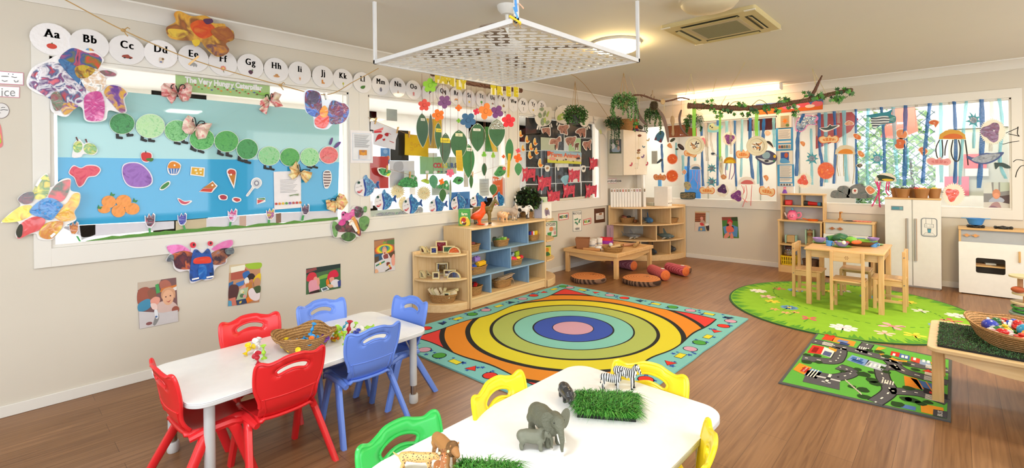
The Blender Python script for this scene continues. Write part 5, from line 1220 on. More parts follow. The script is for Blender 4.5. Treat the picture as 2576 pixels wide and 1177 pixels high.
for k,(x,y,rx,ry,f)in enumerate(((307,311,31,26,((300,343,0),(326,337,-.2))),(378,317,36,30,((362,349,.2),(381,351,0))),(445,329,31,26.5,((446,357,.1),(465,355,.1))),(508,350,31,26.5,((487,373,.3),(506,378,.2))),(569.5,355.5,30,26.5,((555,384,.25),(576,388,.1))),(622,375,26.5,25.5,((606,400,.2),(623,405,.1))),(677,392,27,23.5,((670,421,.1),(684,423,.1))),(729,395,24.5,22.5,()),(779,395,23.5,22.5,((779,418,.2),(793,418,.1))))):
 A('painted_circle',NUM[k]+' green painted paper circle from left in paper caterpillar','painted circle',PGf.off(.003+.0025*(k%2)),(0,0,1),[('e9f0e6','E',(x,y,rx+1,ry+1)),(gr[k],'E',(x,y,rx,ry))],.0015)
 for i,(fx,fy,a)in enumerate(f):
  B=[(-10,-7),(-2,-8),(0,0),(9,1),(11,5),(8,8),(-9,6)];s=.72 if k>5 else .9
  A('paper_boot',('left'if i==0 else'right')+' black paper boot under '+NUM[k]+' green painted circle','paper boot',PGf.off(.0015),(0,0,1),[('222','P',[(fx+s*(u*cos(a)-v*sin(a)),fy+s*(u*sin(a)+v*cos(a)))for u,v in B])],.001)
rp_=paint(['c34','d55','a33'],24,.4)
A('painted_circle','red painted paper disc with purple feelers at right end of green circles','painted circle',PGf.off(.004),(0,0,1),[Eo('ece6e6',827,390,24.5,22.5),Eo(rp_,827,390,23,21),So('648',828,362,833,348,837,347,836,356,832,364),So('648',840,372,846,361,855,356,857,360,848,370),Eo('d88',822,397,9,4)],.0015)
def food(label,layers,c=(0,0,1),lift=.003):return A('paper_food',label,'paper cut-out',PGf.off(lift),c,layers,.001)
WHT='eceaea'
food('painted paper pears, yellow and green, at left of first window',[So(WHT,470,960,475,920,510,895,540,925,560,915,605,930,628,970,600,998,540,990,520,1010,465,1012),Eo(paint(['dc3','593','dd5'],26),500,945,30,38,.2),Eo(paint(['dc3','593','bb3'],26),580,958,44,36,.3),Po('633',485,882,494,880,505,905,497,908),Po('633',545,895,556,893,563,916,555,918)],g1)
food('red painted apple shape above purple plum',[So(WHT,905,990,930,975,975,985,978,1020,950,1045,915,1035),So('c33',908,992,930,980,970,988,972,1020,948,1040,916,1030),So('473',940,1020,985,1018,978,1038,950,1035),Po('322',934,972,940,970,941,985,936,985)],g1)
food('large red painted strawberry shapes at left of blue sheet',[So('eadfe4',440,90,470,40,520,55,560,38,620,40,650,70,620,110,570,120,540,165,510,182,490,160,475,120),So(paint(['c35','d56','c34'],20,.5,1,.1),446,88,474,46,520,60,560,44,616,46,643,70,615,105,565,115,536,160,510,176,495,156,480,118)],g3)
food('large purple painted plum on blue sheet',[So('e4deea',785,100,790,40,840,20,910,30,970,90,982,150,940,182,860,185,810,160),So(paint(['85a','96b','749'],16,.5,1,.1),790,98,796,45,842,26,905,36,962,92,974,148,935,176,862,178,816,156)],g3)
for lab,x,y,rx,ry,lf in(('upper left',700,275,47,40,(722,222)),('upper right',795,270,50,40,(868,262)),('lower left',670,325,40,24,(640,305)),('lower middle',762,335,45,40,None),('lower right',850,320,48,38,None)):
 food(lab+' orange painted paper orange of cluster of five',[(paint(['d83','e94','d73'],20,.5,1,.1),'E',(x,y,rx,ry))]+([('484','P',[(lf[0]-14,lf[1]+12),(lf[0]-6,lf[1]-12),(lf[0]+2,lf[1]+4),(lf[0]+20,lf[1]+2),(lf[0]+8,lf[1]+18)])]if lf else[]),g3,.003+.001*(y>300)+.0007*(x>760))
food('paper cupcake with orange top',[So(WHT,1075,60,1090,20,1120,12,1160,30,1162,60,1140,100,1090,98),So('d82',1080,55,1092,25,1120,17,1155,35,1156,58,1118,62),Po('47b',1082,60,1156,60,1136,96,1093,94),('eceaea','L',([(1100,62),(1105,95)],4)),('eceaea','L',([(1118,62),(1118,95)],4)),('eceaea','L',([(1138,62),(1130,95)],4)),Eo('f6f0e0',1122,40,6,6)],g3)
food('small green paper pickle',[So(WHT,3,190,20,165,55,142,72,145,68,168,30,198,8,200),So('484',8,190,24,168,55,148,66,152,60,168,28,192)],g4)
food('yellow paper piece of cheese with holes',[Po(WHT,205,48,295,55,292,115,200,103),Po('da3',212,54,288,61,285,108,207,97),Ro('efe6c0',228,66,244,78),Ro('efe6c0',258,62,276,74),Ro('efe6c0',236,86,250,96),Ro('efe6c0',262,84,274,94)],g4)
food('paper slice of cherry pie',[Po(WHT,255,210,345,140,378,172,340,217),Po('b73',280,188,345,146,368,175,350,190),Po('c43',262,207,282,190,350,190,336,212),Eo('f2ede2',343,168,7,6)],g4)
food('paper cut-out ice cream cone with red scoop',[So(WHT,436,90,450,62,490,68,498,100,485,180,476,180),So('b43',442,88,455,68,486,73,492,98,470,108),Po('b72',448,102,492,100,480,172),Eo('f2ede2',463,100,6,6)],g4)
food('paper lollipop with silver swirl',[So(WHT,590,160,600,130,630,118,658,135,660,165,635,190,612,190,575,237,560,232,596,180),Eo(mat('c4c8cc',.25,.5,.1,coat=.3),627,155,28,30),Eo('889',627,155,17,18),Eo('d8dcde',627,155,9,10),('dcdcd8','L',([(603,185),(568,232)],7))],g4)
food('paper salami shaped like pink banana',[So(WHT,117,255,130,252,160,268,205,266,210,276,175,296,140,290),So('c56',124,260,135,260,165,275,200,272,172,290,142,284)],g4)
food('left of two small paper sausages',[So(WHT,382,235,410,226,440,236,436,262,400,264,385,255),So('a34',390,238,412,231,434,240,430,258,402,259)],g4)
food('right of two small paper sausages',[So(WHT,470,255,490,244,525,252,527,270,500,280,475,272),So('b44',477,257,494,250,519,257,520,268,498,274)],g4)
food('paper watermelon slice',[Po(WHT,628,252,683,248,685,275,628,292),Po('c55',633,262,678,265,634,287),Po('484',636,254,680,251,682,262,640,260)],g4)
food('brown foil cocoon shape at right of blue sheet',[So(WHT,425,300,430,200,470,168,530,175,555,240,550,330,510,420,480,437,445,420),(stripes('533','d8ccc8',12,3,'Z',.25),'S',[432,300,437,208,474,178,522,184,542,240,538,330,502,412,482,424,452,408])],gG)
food('printed story sheet with row of coloured circles at its foot',[Po('e9e4e6',737,82,914,75,914,312,742,326)]+[('999','L',([(778,135+k*9),(888-(k%4)*8,129+k*9)],2.2))for k in range(10)]+[((['b44','d83','db3','594','859','b55'][k%6]),'E',(752+k*22,288-k*1.2,8,8))for k in range(8)]+[Po('897',835,232,866,226,895,222,893,236,866,232,838,240)],g4,.001)
def filt(label,pl,c,L_,R_,ant,cols,fold=.03):
 m=paint(cols,20,.8,.8,0);f=cr(pl,c);t=thing('filter_butterfly',label,'butterfly',f(*ant[0]),0,'coffee filter butterflies');o=V(t.location)
 for W in(L_,R_):
  mb=Ub(m);b=f(*ant[0])-o;P=[f(*p)-o for p in W];n=len(P)
  for i in range(n-1):mb.add([b,P[i]+pl.n*(.004 if i%2 else fold),P[i+1]+pl.n*(fold if i%2 else .004)],[(0,1,2)])
  mb.obj('wing',t,solid=.001)
 mb=Um('222',.9)
 for A_ in ant[1:]:mb.tube([f(*p)-o+pl.n*.02 for p in[(q.x,q.y)for q in spline([ant[0]]+list(A_),4,False)]],.0035,6)
 mb.obj('feelers',t)
PK=['e8b4b4','d77','f0d8cc','d88'];YL=['ed8','f0e4b8','eb7','e0d8a8']
def fan_pts(c,r,a0,a1,n=9,e=1):return[(c[0]+r*cos(a0+(a1-a0)*k/(n-1)),c[1]+r*e*sin(a0+(a1-a0)*k/(n-1)))for k in range(n)]
curl=lambda c,s,h=50,w=34:[(c[0]+s*w*.2,c[1]-h*.5),(c[0]+s*w*.6,c[1]-h),(c[0]+s*w*1.2,c[1]-h*.95),(c[0]+s*w*1.3,c[1]-h*.6),(c[0]+s*w*.95,c[1]-h*.55)]
c=(118,598);filt('pink coffee filter butterfly left of green banner',PGf.off(.004),g2,[(100,540),(30,535),(5,560),(15,600),(10,620),(45,625),(75,672),(105,640),(112,600)],[(130,560),(180,530),(208,560),(205,620),(180,650),(150,655),(125,635),(122,600)],[c,curl(c,-1),curl(c,1)],PK)
c=(708,650);filt('pink coffee filter butterfly at right end of green banner',PGf.off(.006),g2,[(690,620),(650,650),(640,670),(655,690),(635,705),(660,720),(682,740),(700,700),(706,665)],[(715,610),(745,590),(780,610),(770,640),(790,685),(750,690),(725,665)],[c,curl(c,-1,40,22),curl(c,1,45,14)],['d66','e99','f0e0d0','e8d8b0'])
c=(236,815);filt('pale coffee filter butterfly over third and fourth green circles',PGf.off(.012),g2,[(215,760),(185,740),(150,780),(145,830),(165,860),(210,865),(228,835)],[(250,800),(290,790),(335,795),(320,840),(295,890),(250,898),(228,870),(234,835)],[c,curl(c,-1,55,18),curl(c,1,34,40)],['f0d8cc','e8b8b0','f4ecd8','e99'])
c=(905,1108);filt('yellow coffee filter butterfly below eighth green circle',PGf.off(.012),g2,[(890,1060),(880,1035),(850,1070),(835,1075),(845,1110),(830,1125),(850,1155),(885,1140),(900,1115)],[(925,1095),(985,1110),(970,1140),(960,1165),(935,1178),(918,1150),(908,1120)],[c,curl(c,-1,48,14),curl(c,1,18,46)],YL)
c=(605,620);filt('orange and pink coffee filter butterfly at right edge of blue sheet',PGf.off(.012),gG,[(560,615),(500,600),(445,610),(470,660),(460,700),(480,740),(560,770),(605,800),(615,700),(608,650)],[(630,580),(665,500),(720,530),(770,590),(775,640),(740,720),(690,760),(640,740),(618,660)],[c,[(590,590),(550,585),(525,610),(545,625)],[(605,590),(625,550),(650,550),(640,575)]],['e88','ec8','f4e0a8','d77'])
for lab,c,x,y,h,st,hs in(('first paper tulip from left, red, half behind yellow butterfly',g3,475,445,90,(495,495,515,530),['932','d83','722']),('second paper tulip from left, dark red',g3,965,395,96,(962,445,964,478),['b35','334','823']),('third paper tulip from left, blue',g3,1172,388,85,(1180,425,1190,455),['238','44a','227']),('fourth paper tulip from left, purple and white',g4,473,362,88,(460,405,455,435),['54a','e0d8f0','c37','349']),('fifth paper tulip from left, green and purple',g4,717,355,78,(708,390,706,412),['364','a49','cb3','435']),('sixth paper tulip from left, dark purple',g4,942,325,75,(928,362,920,398),['523','325','733'])):
 w=h*.36;P=[(x-w,y-h*.35),(x-w*.55,y-h*.2),(x-w*.2,y-h*.5),(x+w*.2,y-h*.25),(x+w*.6,y-h*.52),(x+w,y-h*.4),(x+w*.9,y+h*.2),(x+w*.3,y+h*.48),(x-w*.5,y+h*.45),(x-w*.95,y+h*.1)]
 A('paper_tulip',lab,'paper flower',PGf.off(.006),c,[('e8e6ea','P',P),(paint(hs,30),'P',[(x+(a-x)*.84,y+(b-y)*.84)for a,b in P]),('495','P',[(st[0]-7,st[1]),(st[0]+7,st[1]),(st[2]+7,st[3]),(st[2]-7,st[3])])],.001)
g=quad_of(PFm.off(.001),(881,327),(938,410))
art('printed_notice','printed notice with small photo on post between first two windows','notice',PFm.off(.001),[Ro('e9e6ea',0,0,100,100),Ro('cbd6e6',8,8,92,92),Ro('e4e6ec',10,10,90,90)]+[('888','R',(16,13+k*3.1,84-(k%5)*4,14.1+k*3.1))for k in range(13)]+[Ro('c83',36,60,70,76),Ro('d8d4d8',36,76,70,88),Eo('d93',53,70,11,7),Eo('a75',53,64,8,4)],.0015,g)
A('word_card','upper word card with pink edges at left edge of wall','word card',PW,(0,160,4.525),[Po('c89',-60,78,270,104,270,250,-60,232),Po(LAM,-60,88,262,112,262,240,-60,222),So('666',20,140,90,142,95,150,20,148),Eo('445',98,118,7,6),Eo('445',147,122,7,6),('666','L',([(130,150),(170,160),(192,156)],8)),('777','L',([(20,190),(50,204),(85,196)],8)),('777','L',([(160,190),(175,212),(205,205),(205,190)],8))])
A('word_card','lower word card ending in letters ice at left edge of wall','word card',PW,(0,160,4.525),[Po('c89',-60,250,226,262,222,392,-60,376),Po(LAM,-60,257,219,270,215,384,-60,368),('888','T',('ice',95,322,100,{'w':1.05}))])
A('round_card','round white card with handwriting at left edge of wall','word card',PW,(0,160,4.525),[Eo('766',8,536,100,90),Eo('dedad8',8,536,94,84),('444','L',([(12,505),(30,498),(58,500)],6)),('444','L',([(4,530),(40,524),(92,530)],7)),('444','L',([(-10,560),(8,562)],6))])
A('paper_leaf','edge of pink and yellow paper shape at left edge of wall','paper cut-out',PW,(0,160,4.525),[So('d77',-30,690,0,690,18,760,28,860,26,938,-30,940),So('da6',-30,770,0,790,14,850,-30,850),So('ab3',-30,840,4,850,16,890,0,910,-30,900)])
def photo(label,pl,c,quad,layers,t=.0012,name='photo_print'):
 f=cr(pl,c);q=[f(*p)for p in quad]
 def g(u,v):u/=100;v/=100;return(q[0]*(1-u)+q[1]*u)*(1-v)+(q[3]*(1-u)+q[2]*u)*v
 return art(name,label,'photograph',pl,layers,t,g,None,.0005,step=.0003)
SK,SK2,HB,HD='d98','da8','b85','432'
photo('photo of toddler reaching over white table, lowest and leftmost on wall',PW,g3,[(885,795),(1133,762),(1146,1043),(897,1092)],[Po('755',0,0,100,0,100,100,0,100),Po('ba9',0,0,60,0,50,14,0,16),So('a65',56,6,72,2,84,10,84,22,60,22),Po('c73',60,20,100,16,100,26,55,28),Po('e0dcd8',74,26,100,20,100,28,78,32),Po('495',44,10,52,8,56,28,46,30),So('954',0,18,22,12,36,26,30,46,0,48),So('854',24,22,40,20,46,36,30,42),So('48a',0,46,24,38,36,50,20,62,0,62),So('cfb4ac',40,62,52,50,80,50,98,62,98,78,60,76,44,72),So('c97',58,32,66,22,84,20,95,30,94,46,86,40,62,44),Eo(SK2,76,42,15,17),Eo('533',70,40,2,1.4),Eo('533',82,39,2,1.4),So('a44',70,49,76,51,83,48,77,53),So(SK,30,42,42,36,54,40,52,50,40,56,32,52),So('e6c8c0',30,50,44,52,46,64,34,62),Eo('954',94,72,10,8),Po('c9c4c6',0,62,40,70,60,74,100,74,100,100,0,100),So('888',38,84,46,70,50,84,40,98,34,96),So('dfe2e8',38,66,46,66,48,82,42,84),Eo('855',24,92,8,3.5),Eo('469',43,80,3,2)])
photo('photo of children playing board game seen from above, by red chair',PW,g4,[(453,681),(653,666),(645,921),(443,947)],[Po('b86',0,0,100,0,100,100,0,100),Po('cb9',0,0,50,0,45,14,0,20),Po('a54',6,20,50,12,60,18,48,36,6,38),Po('e6e2d0',4,6,52,2,48,16,6,20),So('9b3',50,2,100,0,100,14,66,14),Po('369',0,44,14,40,12,58,0,60),So('36a',42,24,60,18,66,28,50,38),Po('47b',22,46,50,40,46,52,24,56),Eo('322',70,36,13,11),Eo('b75',72,46,11,6),So('e0dcd4',48,40,58,34,64,46,54,52),So('db2',78,40,100,26,100,56,84,56),So(SK,30,64,56,48,60,54,36,70),So('533',2,52,24,50,32,62,24,86,2,84),Po('c76',2,82,22,80,26,100,12,100),Po('59b',0,86,10,88,12,100,0,100),Po('b73',52,52,72,46,80,90,62,96),Po('ab9',34,62,62,58,56,86,24,88),Eo('d8d4b8',42,68,6,5),Eo('575',42,78,7,5),Eo('d99',50,80,5,4),Eo('db4',46,70,2,2),Po('d72',54,86,74,78,84,92,60,98),Eo('b86',90,50,11,13),So('453',78,62,100,58,100,76,84,78),So('e2d4d8',62,68,76,62,88,76,100,76,98,92,82,94,66,84),Po('346',24,88,54,86,58,98,28,100),Po('db4',34,92,42,90,40,96,34,97)])
photo('wide photo of two toddlers in red sun hats',PW,g4,[(947,706),(1168,673),(1169,830),(946,873)],[Po('464',0,0,100,0,100,100,0,100),Po('233',0,0,100,0,100,16,0,24),Po('844',0,4,28,0,30,10,0,18),So('7a4',34,40,60,34,66,50,40,56),Po('374',30,52,70,46,72,80,32,84),So('c34',2,34,10,18,24,20,30,36,28,48,4,50),Eo(SK,26,46,6,10),So('d9a',8,52,30,52,38,86,30,98,10,98),So(SK,30,46,36,44,38,66,32,74),Po('322',10,92,36,88,38,100,8,100),So('c24',60,44,68,26,84,22,92,36,92,50,76,52,62,56),So(SK,66,52,78,50,80,66,70,72),So('d72',56,58,62,54,66,76,58,80),So('d8d4dc',70,70,84,60,98,72,96,90,76,90),So(SK2,60,76,72,78,78,88,66,90),Po('348',90,70,100,66,100,90,92,96),Po('dfe4ea',40,86,58,82,66,96,44,100),Po('567',44,88,56,85,61,94,47,97)])
photo('photo of toddler at table in front of rainbow rug',PW,(920,580,9.81),[(205,235),(702,178),(720,970),(222,1045)],[Po('865',0,0,100,0,100,100,0,100),Po('a75',0,4,50,2,40,22,0,24),Eo('794',50,12,9,4),Po('574',62,6,100,4,100,20,64,18),Eo('c53',50,32,48,17),Eo('d83',50,31,44,15),Eo('dc3',50,30.5,38,13.5),Eo('7a4',50,30,28,10),Eo('489',50,29,21,8),Eo('358',50,28,14,6),Po('357',0,44,40,42,46,62,20,66,0,58),Po('543',0,52,20,50,20,66,0,70),Po('543',66,46,100,40,100,62,76,64),So('d4d0d8',34,50,44,44,60,44,70,50,76,62,56,70,42,64),So('844',42,50,62,46,66,60,48,62),Eo('c97',48,34,12,12),Eo(SK2,49,38,10,9),Eo('833',49,43,4,2),So(SK,50,66,62,62,76,58,78,62,64,68,54,70),Po('d0ccd0',0,70,34,62,70,60,80,60,98,70,100,100,0,100),Po('375',4,76,48,66,48,71,4,81),Ro('db4',22,70,30,77),So('732',56,74,66,72,76,76,66,80,58,84),Po('da3',64,82,72,80,78,88,70,90),Eo('a33',76,92,6,4),Po('443',48,98,68,91,72,95,50,100),So(SK,82,58,96,50,98,80,90,86,82,78),So(SK2,0,90,8,88,16,98,0,100)])
PB2=PGb.off(-.02)
def sheet(label,pl,tl,br,h,extra=(),name='paper_sheet',cat='paper sheet'):return art(name,label,cat,pl,[Ro(h,0,0,100,100)]+list(extra),.0012,quad_of(pl,tl,br))
sheet('red card sheet behind glass of second window',PGb,(928,393),(977.5,473),mat('b33',.6))
sheet('black card sheet behind glass of second window',PGb,(981,326),(1028,404),mat('222',.7))
sheet('yellow paper sheet behind large leaves',PB2,(1066,297),(1112,374),mat('ca3',.7))
sheet('small blue poster behind pegged cloth',PGb.off(-.006),(957,372),(981,412),mat('58b',.6),[Ro('e4e8ee',10,52,45,60),Ro('e4e8ee',10,66,55,74),Eo('d85',80,62,18,14),Eo('8ac',50,22,24,14)])
sheet('pale poster with faint print below blue poster',PGb.off(-.004),(979,404),(1043,470),mat('d6d6da',.6),[So('b4b4b8',20,8,50,4,52,34,18,36)]+[('b8b8bc','R',(4,42+k*5,50,43.5+k*5))for k in range(11)])
sheet('grey square swatch hanging in next room',PGb.off(-.05),(972,273),(999,305),mat('a9b2ab',.7))
g=quad_of(PGb.off(-.01),(1056,393),(1148,437))
art('colours_poster','green poster with word COLOURS in mixed colours','poster',PGb.off(-.01),[Ro('8b8',0,0,100,100),Ro('b4c4b0',62,0,100,100),Ro('dfe8ea',20,-20,46,4)]+[(h,'T',(ch,40+k*9.6,50,26,{'level':1,'bold':.06}))for k,(ch,h)in enumerate(zip('COLOURS',('b45','c34','d83','dd4','498','46a','457')))]+[Ro('f0f0ee',13,80,22,96),So('f0f0ee',34,96,36,82,42,82,44,96),Po('b33',46,80,53,86,46,92),Po('378',54,84,61,84,57,96),Po('446',66,84,73,84,69,95)],.0012,g)
sheet('blue card sheet behind row of paper fish',PGb.off(-.003),(1129,484),(1182,527),mat('37b',.6))
sheet('orange poster at right of second window',PGb.off(-.006),(1239,444),(1269,500),mat('d63',.6),[Ro('f0e6e0',4,8,14,20),Ro('f0e6e0',24,10,34,18),Ro('f0e6e0',40,12,70,16),Ro('ea8',30,40,60,43)])
sheet('green and yellow card behind leaf with foil top',PB2,(1219,318),(1252,382),mat('484',.7),[Po('db3',25,30,70,40,98,100,60,100)])
sheet('sheet of grass green drawing along foot of second window',PGb.off(-.002),(932,530),(1060,548),mat('b9c4b8',.7),[So(paint(['798','a8b8a8','889','c4ccc0'],14,.8,1,0),0,60,20,20,50,30,80,10,100,0,100,60,60,90,5,110)])
for k,(tl,br,h,lab)in enumerate((((1206,450),(1230,492),'b9c0bc','grey lined sheet above paper fish'),((1086,466),(1132,489),'b4bcb6','grey swatch behind small leaves'),((1166,398),(1178,470),'c4c0b6','long beige strip hanging below dark leaf'),((1030,472),(1045,490),'f2f0ee','small white card between paper suns'),((931,505),(938,524),'e6e2e4','small notice card by first fish'),((1212,532),(1240,546),'e2dedf','white card behind toy pig'))):
 sheet(lab,PGb.off(-.008-.002*k),tl,br,mat(h,.7),[('999','R',(10,10+k2*16,90,12+k2*16))for k2 in range(5)]if k in(0,1)else[])
def sun(label,x,y,r):
 m=paint(['e8e0c0','dc9','efe8d0'],26,.7,1,0)
 A('paper_sun',label,'paper cut-out',PGf.off(.001),(0,0,1),[(m,'K',(x,y,r,r*.74,22)),('da7','L',([(x-r*.4,y-r*.1),(x-r*.1,y-r*.25)],1)),('786','L',([(x-r*.2,y+.1*r),(x-r*.1,y-.1*r)],.8)),('786','L',([(x+r*.1,y-.2*r),(x+r*.12,y)],.8)),('d96','L',([(x+r*.2,y+.1*r),(x+r*.45,y-.05*r)],1))],.001)
sun('cream paper sun behind second paper fish',1000,482,20);sun('cream paper sun between third and fourth paper fish',1066,486,19.5)
A('paper_sun','cream paper crescent behind third paper fish','paper cut-out',PGf,(0,0,1),[So(paint(['e8e0c0','dc9','efe8d0'],26,.7,1,0),1020,495,1006,500,1003,515,1012,530,1035,538,1028,526,1018,515)],.001)
PL5=PLx(.03)
rope('thin string across second window holding pegged cloths',[PL5.at(*q)for q in((926,295),(945,305),(1000,327),(1030,338),(1080,346))],.0018,CORD,'string','string')
A('cloth','white cloth with torn red paper pegged on string','cloth',PL5,gA,[Po(mat('dcdade',.9),345,545,450,575,580,625,760,690,790,760,755,860,745,1025,560,985,385,935,388,700,335,690),Po('d77',390,710,550,655,540,700,400,750),Po('c23',395,720,520,715,520,740,395,750),So('b22',415,895,430,830,470,770,535,780,520,830,480,850,440,870),So('a12',565,770,600,745,630,755,625,800,590,800),Po('b22',530,850,575,838,575,870,545,878),('b22','L',([(645,880),(720,908)],9)),('b22','L',([(625,750),(670,772)],7))],.003)
A('cloth','yellow felt sheet with faint stitched drawing pegged on string','cloth',PL5.off(-.004),gA,[Po(mat('ca2',.9),905,760,985,770,1170,790,1290,810,1290,1145,1140,1125,985,1118,900,1108,905,940)]+[(('b82'),'L',(P,8))for P in([(1000,905),(1025,905),(1030,950),(1005,950),(1000,905)],[(1050,930),(1085,925),(1090,975),(1060,985),(1050,930)],[(1105,980),(1108,940),(1140,935),(1150,975)],[(985,990),(1030,995),(1035,1030),(990,1028)])],.003)
rope('thin string across middle of second window holding green felt frogs',[PL5.at(*q)for q in((938,414),(960,421),(975,424),(1030,439),(1073,447),(1110,447),(1180,440),(1225,426),(1280,410))],.0015,CORD,'string','string')
fm=paint(['384','5a6','263','5b7'],20,.6,1,0)
for lab,lay in(('green painted leaf shape pegged in front of red card',[So('e4e4de',450,300,470,275,560,275,620,300,680,340,660,400,620,430,540,405,480,370),So(fm,480,300,530,282,600,300,670,325,655,370,600,400,540,395,490,350),So('cd4',600,390,650,360,660,380,625,415),Eo('222',482,308,14,14)]),('green felt frog pegged in middle of second window',[Po('b8c0b8',890,325,1065,322,1065,395,1110,440,1118,600,890,440),So(fm,790,540,830,480,920,430,1000,440,1100,500,1112,575,1050,600,960,595,880,590,800,565),('495','L',([(860,500),(960,490),(1110,560)],14)),('374','L',([(860,540),(980,560),(1060,590)],12)),Eo(fm,1025,410,22,20),Eo(fm,1072,450,22,30)]),('green and yellow felt frog pegged left of small leaf',[So('ac4',1170,480,1240,455,1300,480,1295,540,1230,520,1180,500),Eo('dd6',1200,490,20,10)]),('bright green felt frog behind small orange flower',[So(fm,1440,580,1510,520,1590,480,1625,540,1630,640,1560,620,1480,615),Eo('c8e0cc',1590,560,18,24)]),('green felt frog with dark edges right of pink flower',[So(fm,1690,500,1740,430,1800,420,1860,440,1860,500,1790,550,1720,520),Eo('243',1800,480,30,18)])):
 A('felt_frog',lab,'felt craft',PL5.off(-.006),gB,lay,.003)
A('felt_frog','green painted frog with pink eye at right of second window','felt craft',PL5.off(-.006),gD,[So('dfe6df',1110,330,1150,260,1200,190,1280,180,1345,200,1340,300,1280,370,1240,430,1190,385,1130,370),So(fm,1125,330,1165,265,1205,205,1270,200,1325,260,1320,310,1260,360,1180,372),Eo('d66',1300,235,32,32),Eo('e9a',1300,235,14,14)],.003)
for lab,c,x,y,rot in(('left clothes peg on white cloth',gA,425,550,.3),('right clothes peg on white cloth',gA,783,700,.3),('clothes peg on yellow felt',gA,978,770,0),('clothes peg on green leaf shape',gB,612,290,.2),('clothes peg on middle felt frog',gB,988,390,.05),('clothes peg on green and yellow felt frog',gB,1270,430,.1),('clothes peg left of small dark leaves',gD,752,335,.0)):
 p=cr(PL5.off(.008),c)(x,y);peg('wooden '+lab,p,PL5.u*sin(rot)+V((0,0,cos(rot))),WP,.95 if'cloth'in lab else .75,(1,0,0))
fb=paint(['26a','49c','148','4ad'],26,.18,1.2,.5)
def fish(label,c,b,flip=False,pl=None):
 pl=pl or PGf.off(.006)
 g=box_g(pl,c,b)
 body=[(2,62),(6,40),(20,24),(34,18),(40,4),(48,2),(53,16),(66,24),(77,40),(79,60),(72,82),(56,96),(36,96),(18,90),(6,78)]
 lay=[('e4e2e6','S',body),So(fb,34,20,41,5,48,4,53,17,66,26,76,42,78,60,71,80,56,94,40,94,42,70,38,46),So('249',34,22,39,24,44,48,46,72,42,94,36,93,40,68,36,44),So(fb,74,44,84,42,90,32,98,34,95,48,99,60,97,68,88,60,78,60),So('248',84,44,91,34,97,36,94,48,97,64,88,58)]
 for i in range(3):
  for j in range(4):lay.append(('259'if(i+j)%2 else'5bd','L',([(48+i*9+5*cos(a),30+j*15+i*4+7*sin(a))for a in(-1.4,-.7,0,.7,1.4)],1.4)))
 lay+=[Eo('265',15,36,5,6),Eo('112',15,35,2.6,3.4),Eo('c8c8cc',10,56,3,3.4),Eo('999',24,51,2.6,3),So('b34',8,74,18,72,28,66,24,76,14,82),('f0e0e0','L',([(12,76),(24,72)],1.5))]
 return art('paper_fish',label,'paper fish',pl,lay,.002,g,'blue paper fish along second window',.0)
fish('first blue paper fish, on post left of second window',gB,(72,382,492,742),pl=PFm.off(.004))
for k,b in enumerate(((393,628,772,962),(855,704,1198,1024),(1288,735,1612,1022),(1658,688,1955,985))):fish(NUM[k+1]+' blue paper fish from left in second window',gB,b)
fish('sixth blue paper fish, behind orange toy hen',gD,(704,655,1010,900));fish('seventh blue paper fish, above toy pig',gD,(1093,638,1360,910))
FT=PHg
t=thing('letter_branch','brown branch behind mesh panel with yellow letters FAMILY TREE','branch',FT.at(1205,205));o=V(t.location)
mb=Ub(BARK);branch_mesh(mb,[FT.at(*q)-o for q in((1085,186),(1110,190),(1140,200),(1180,209),(1220,216),(1260,222),(1290,225),(1311,228))],.022,.028,14,10);mb.obj('branch',t)
for k,(ch,x,y)in enumerate((('F',1100,196),('A',1114,198),('M',1128,200),('I',1139,205),('L',1154,213),('Y',1165,211),('T',1241,226),('R',1258,227),('E',1279,230),('E',1298,231))):
 lm=art_mb(FT.off(.032),[('f0ecc8','P',[(x-6.5,y-13),(x+7,y-12),(x+6.5,y+13),(x-6,y+12)]),('cb2','T',(ch,x,y,20,{'level':1,'bold':.09}))],.0015);q=lm.obj('letter_card',t);q.location=-o
for a,b in(((1098,190),(1098,150)),((1300,224),(1300,185))):tbo(CORD,[[FT.at(*a)-o,V((FT.at(*b).x,FT.at(*b).y,HC))-o],.002,5],'string',t)
def flower(label,c,x,y,r,h,n=5,rot=0,sy=1,white=True,pl=None,part=None):
 pl=pl or FT;h=six(h)
 out=[(x+r*(.46+.55*abs(cos((a-rot)*n/2))**.55)*cos(a),y+sy*r*(.46+.55*abs(cos((a-rot)*n/2))**.55)*sin(a))for a in[2*pi*k/60 for k in range(60)]]
 dk='%02x%02x%02x'%tuple(int(int(h[i:i+2],16)*.72)for i in(0,2,4))
 lay=[(h,'P',out)]+[(h,'E',(x+.62*r*cos(rot+2*pi*k/n),y+.62*r*sy*sin(rot+2*pi*k/n),.39*r,.39*r*sy))for k in range(n)]+[(dk,'E',(x,y,r*.30,r*.30*sy)),(h,'E',(x,y,r*.26,r*.26*sy))]
 return art('paper_flower',label,'paper flower',pl,lay,.002,cr(pl,c),'paper flowers on family tree strings',.0)
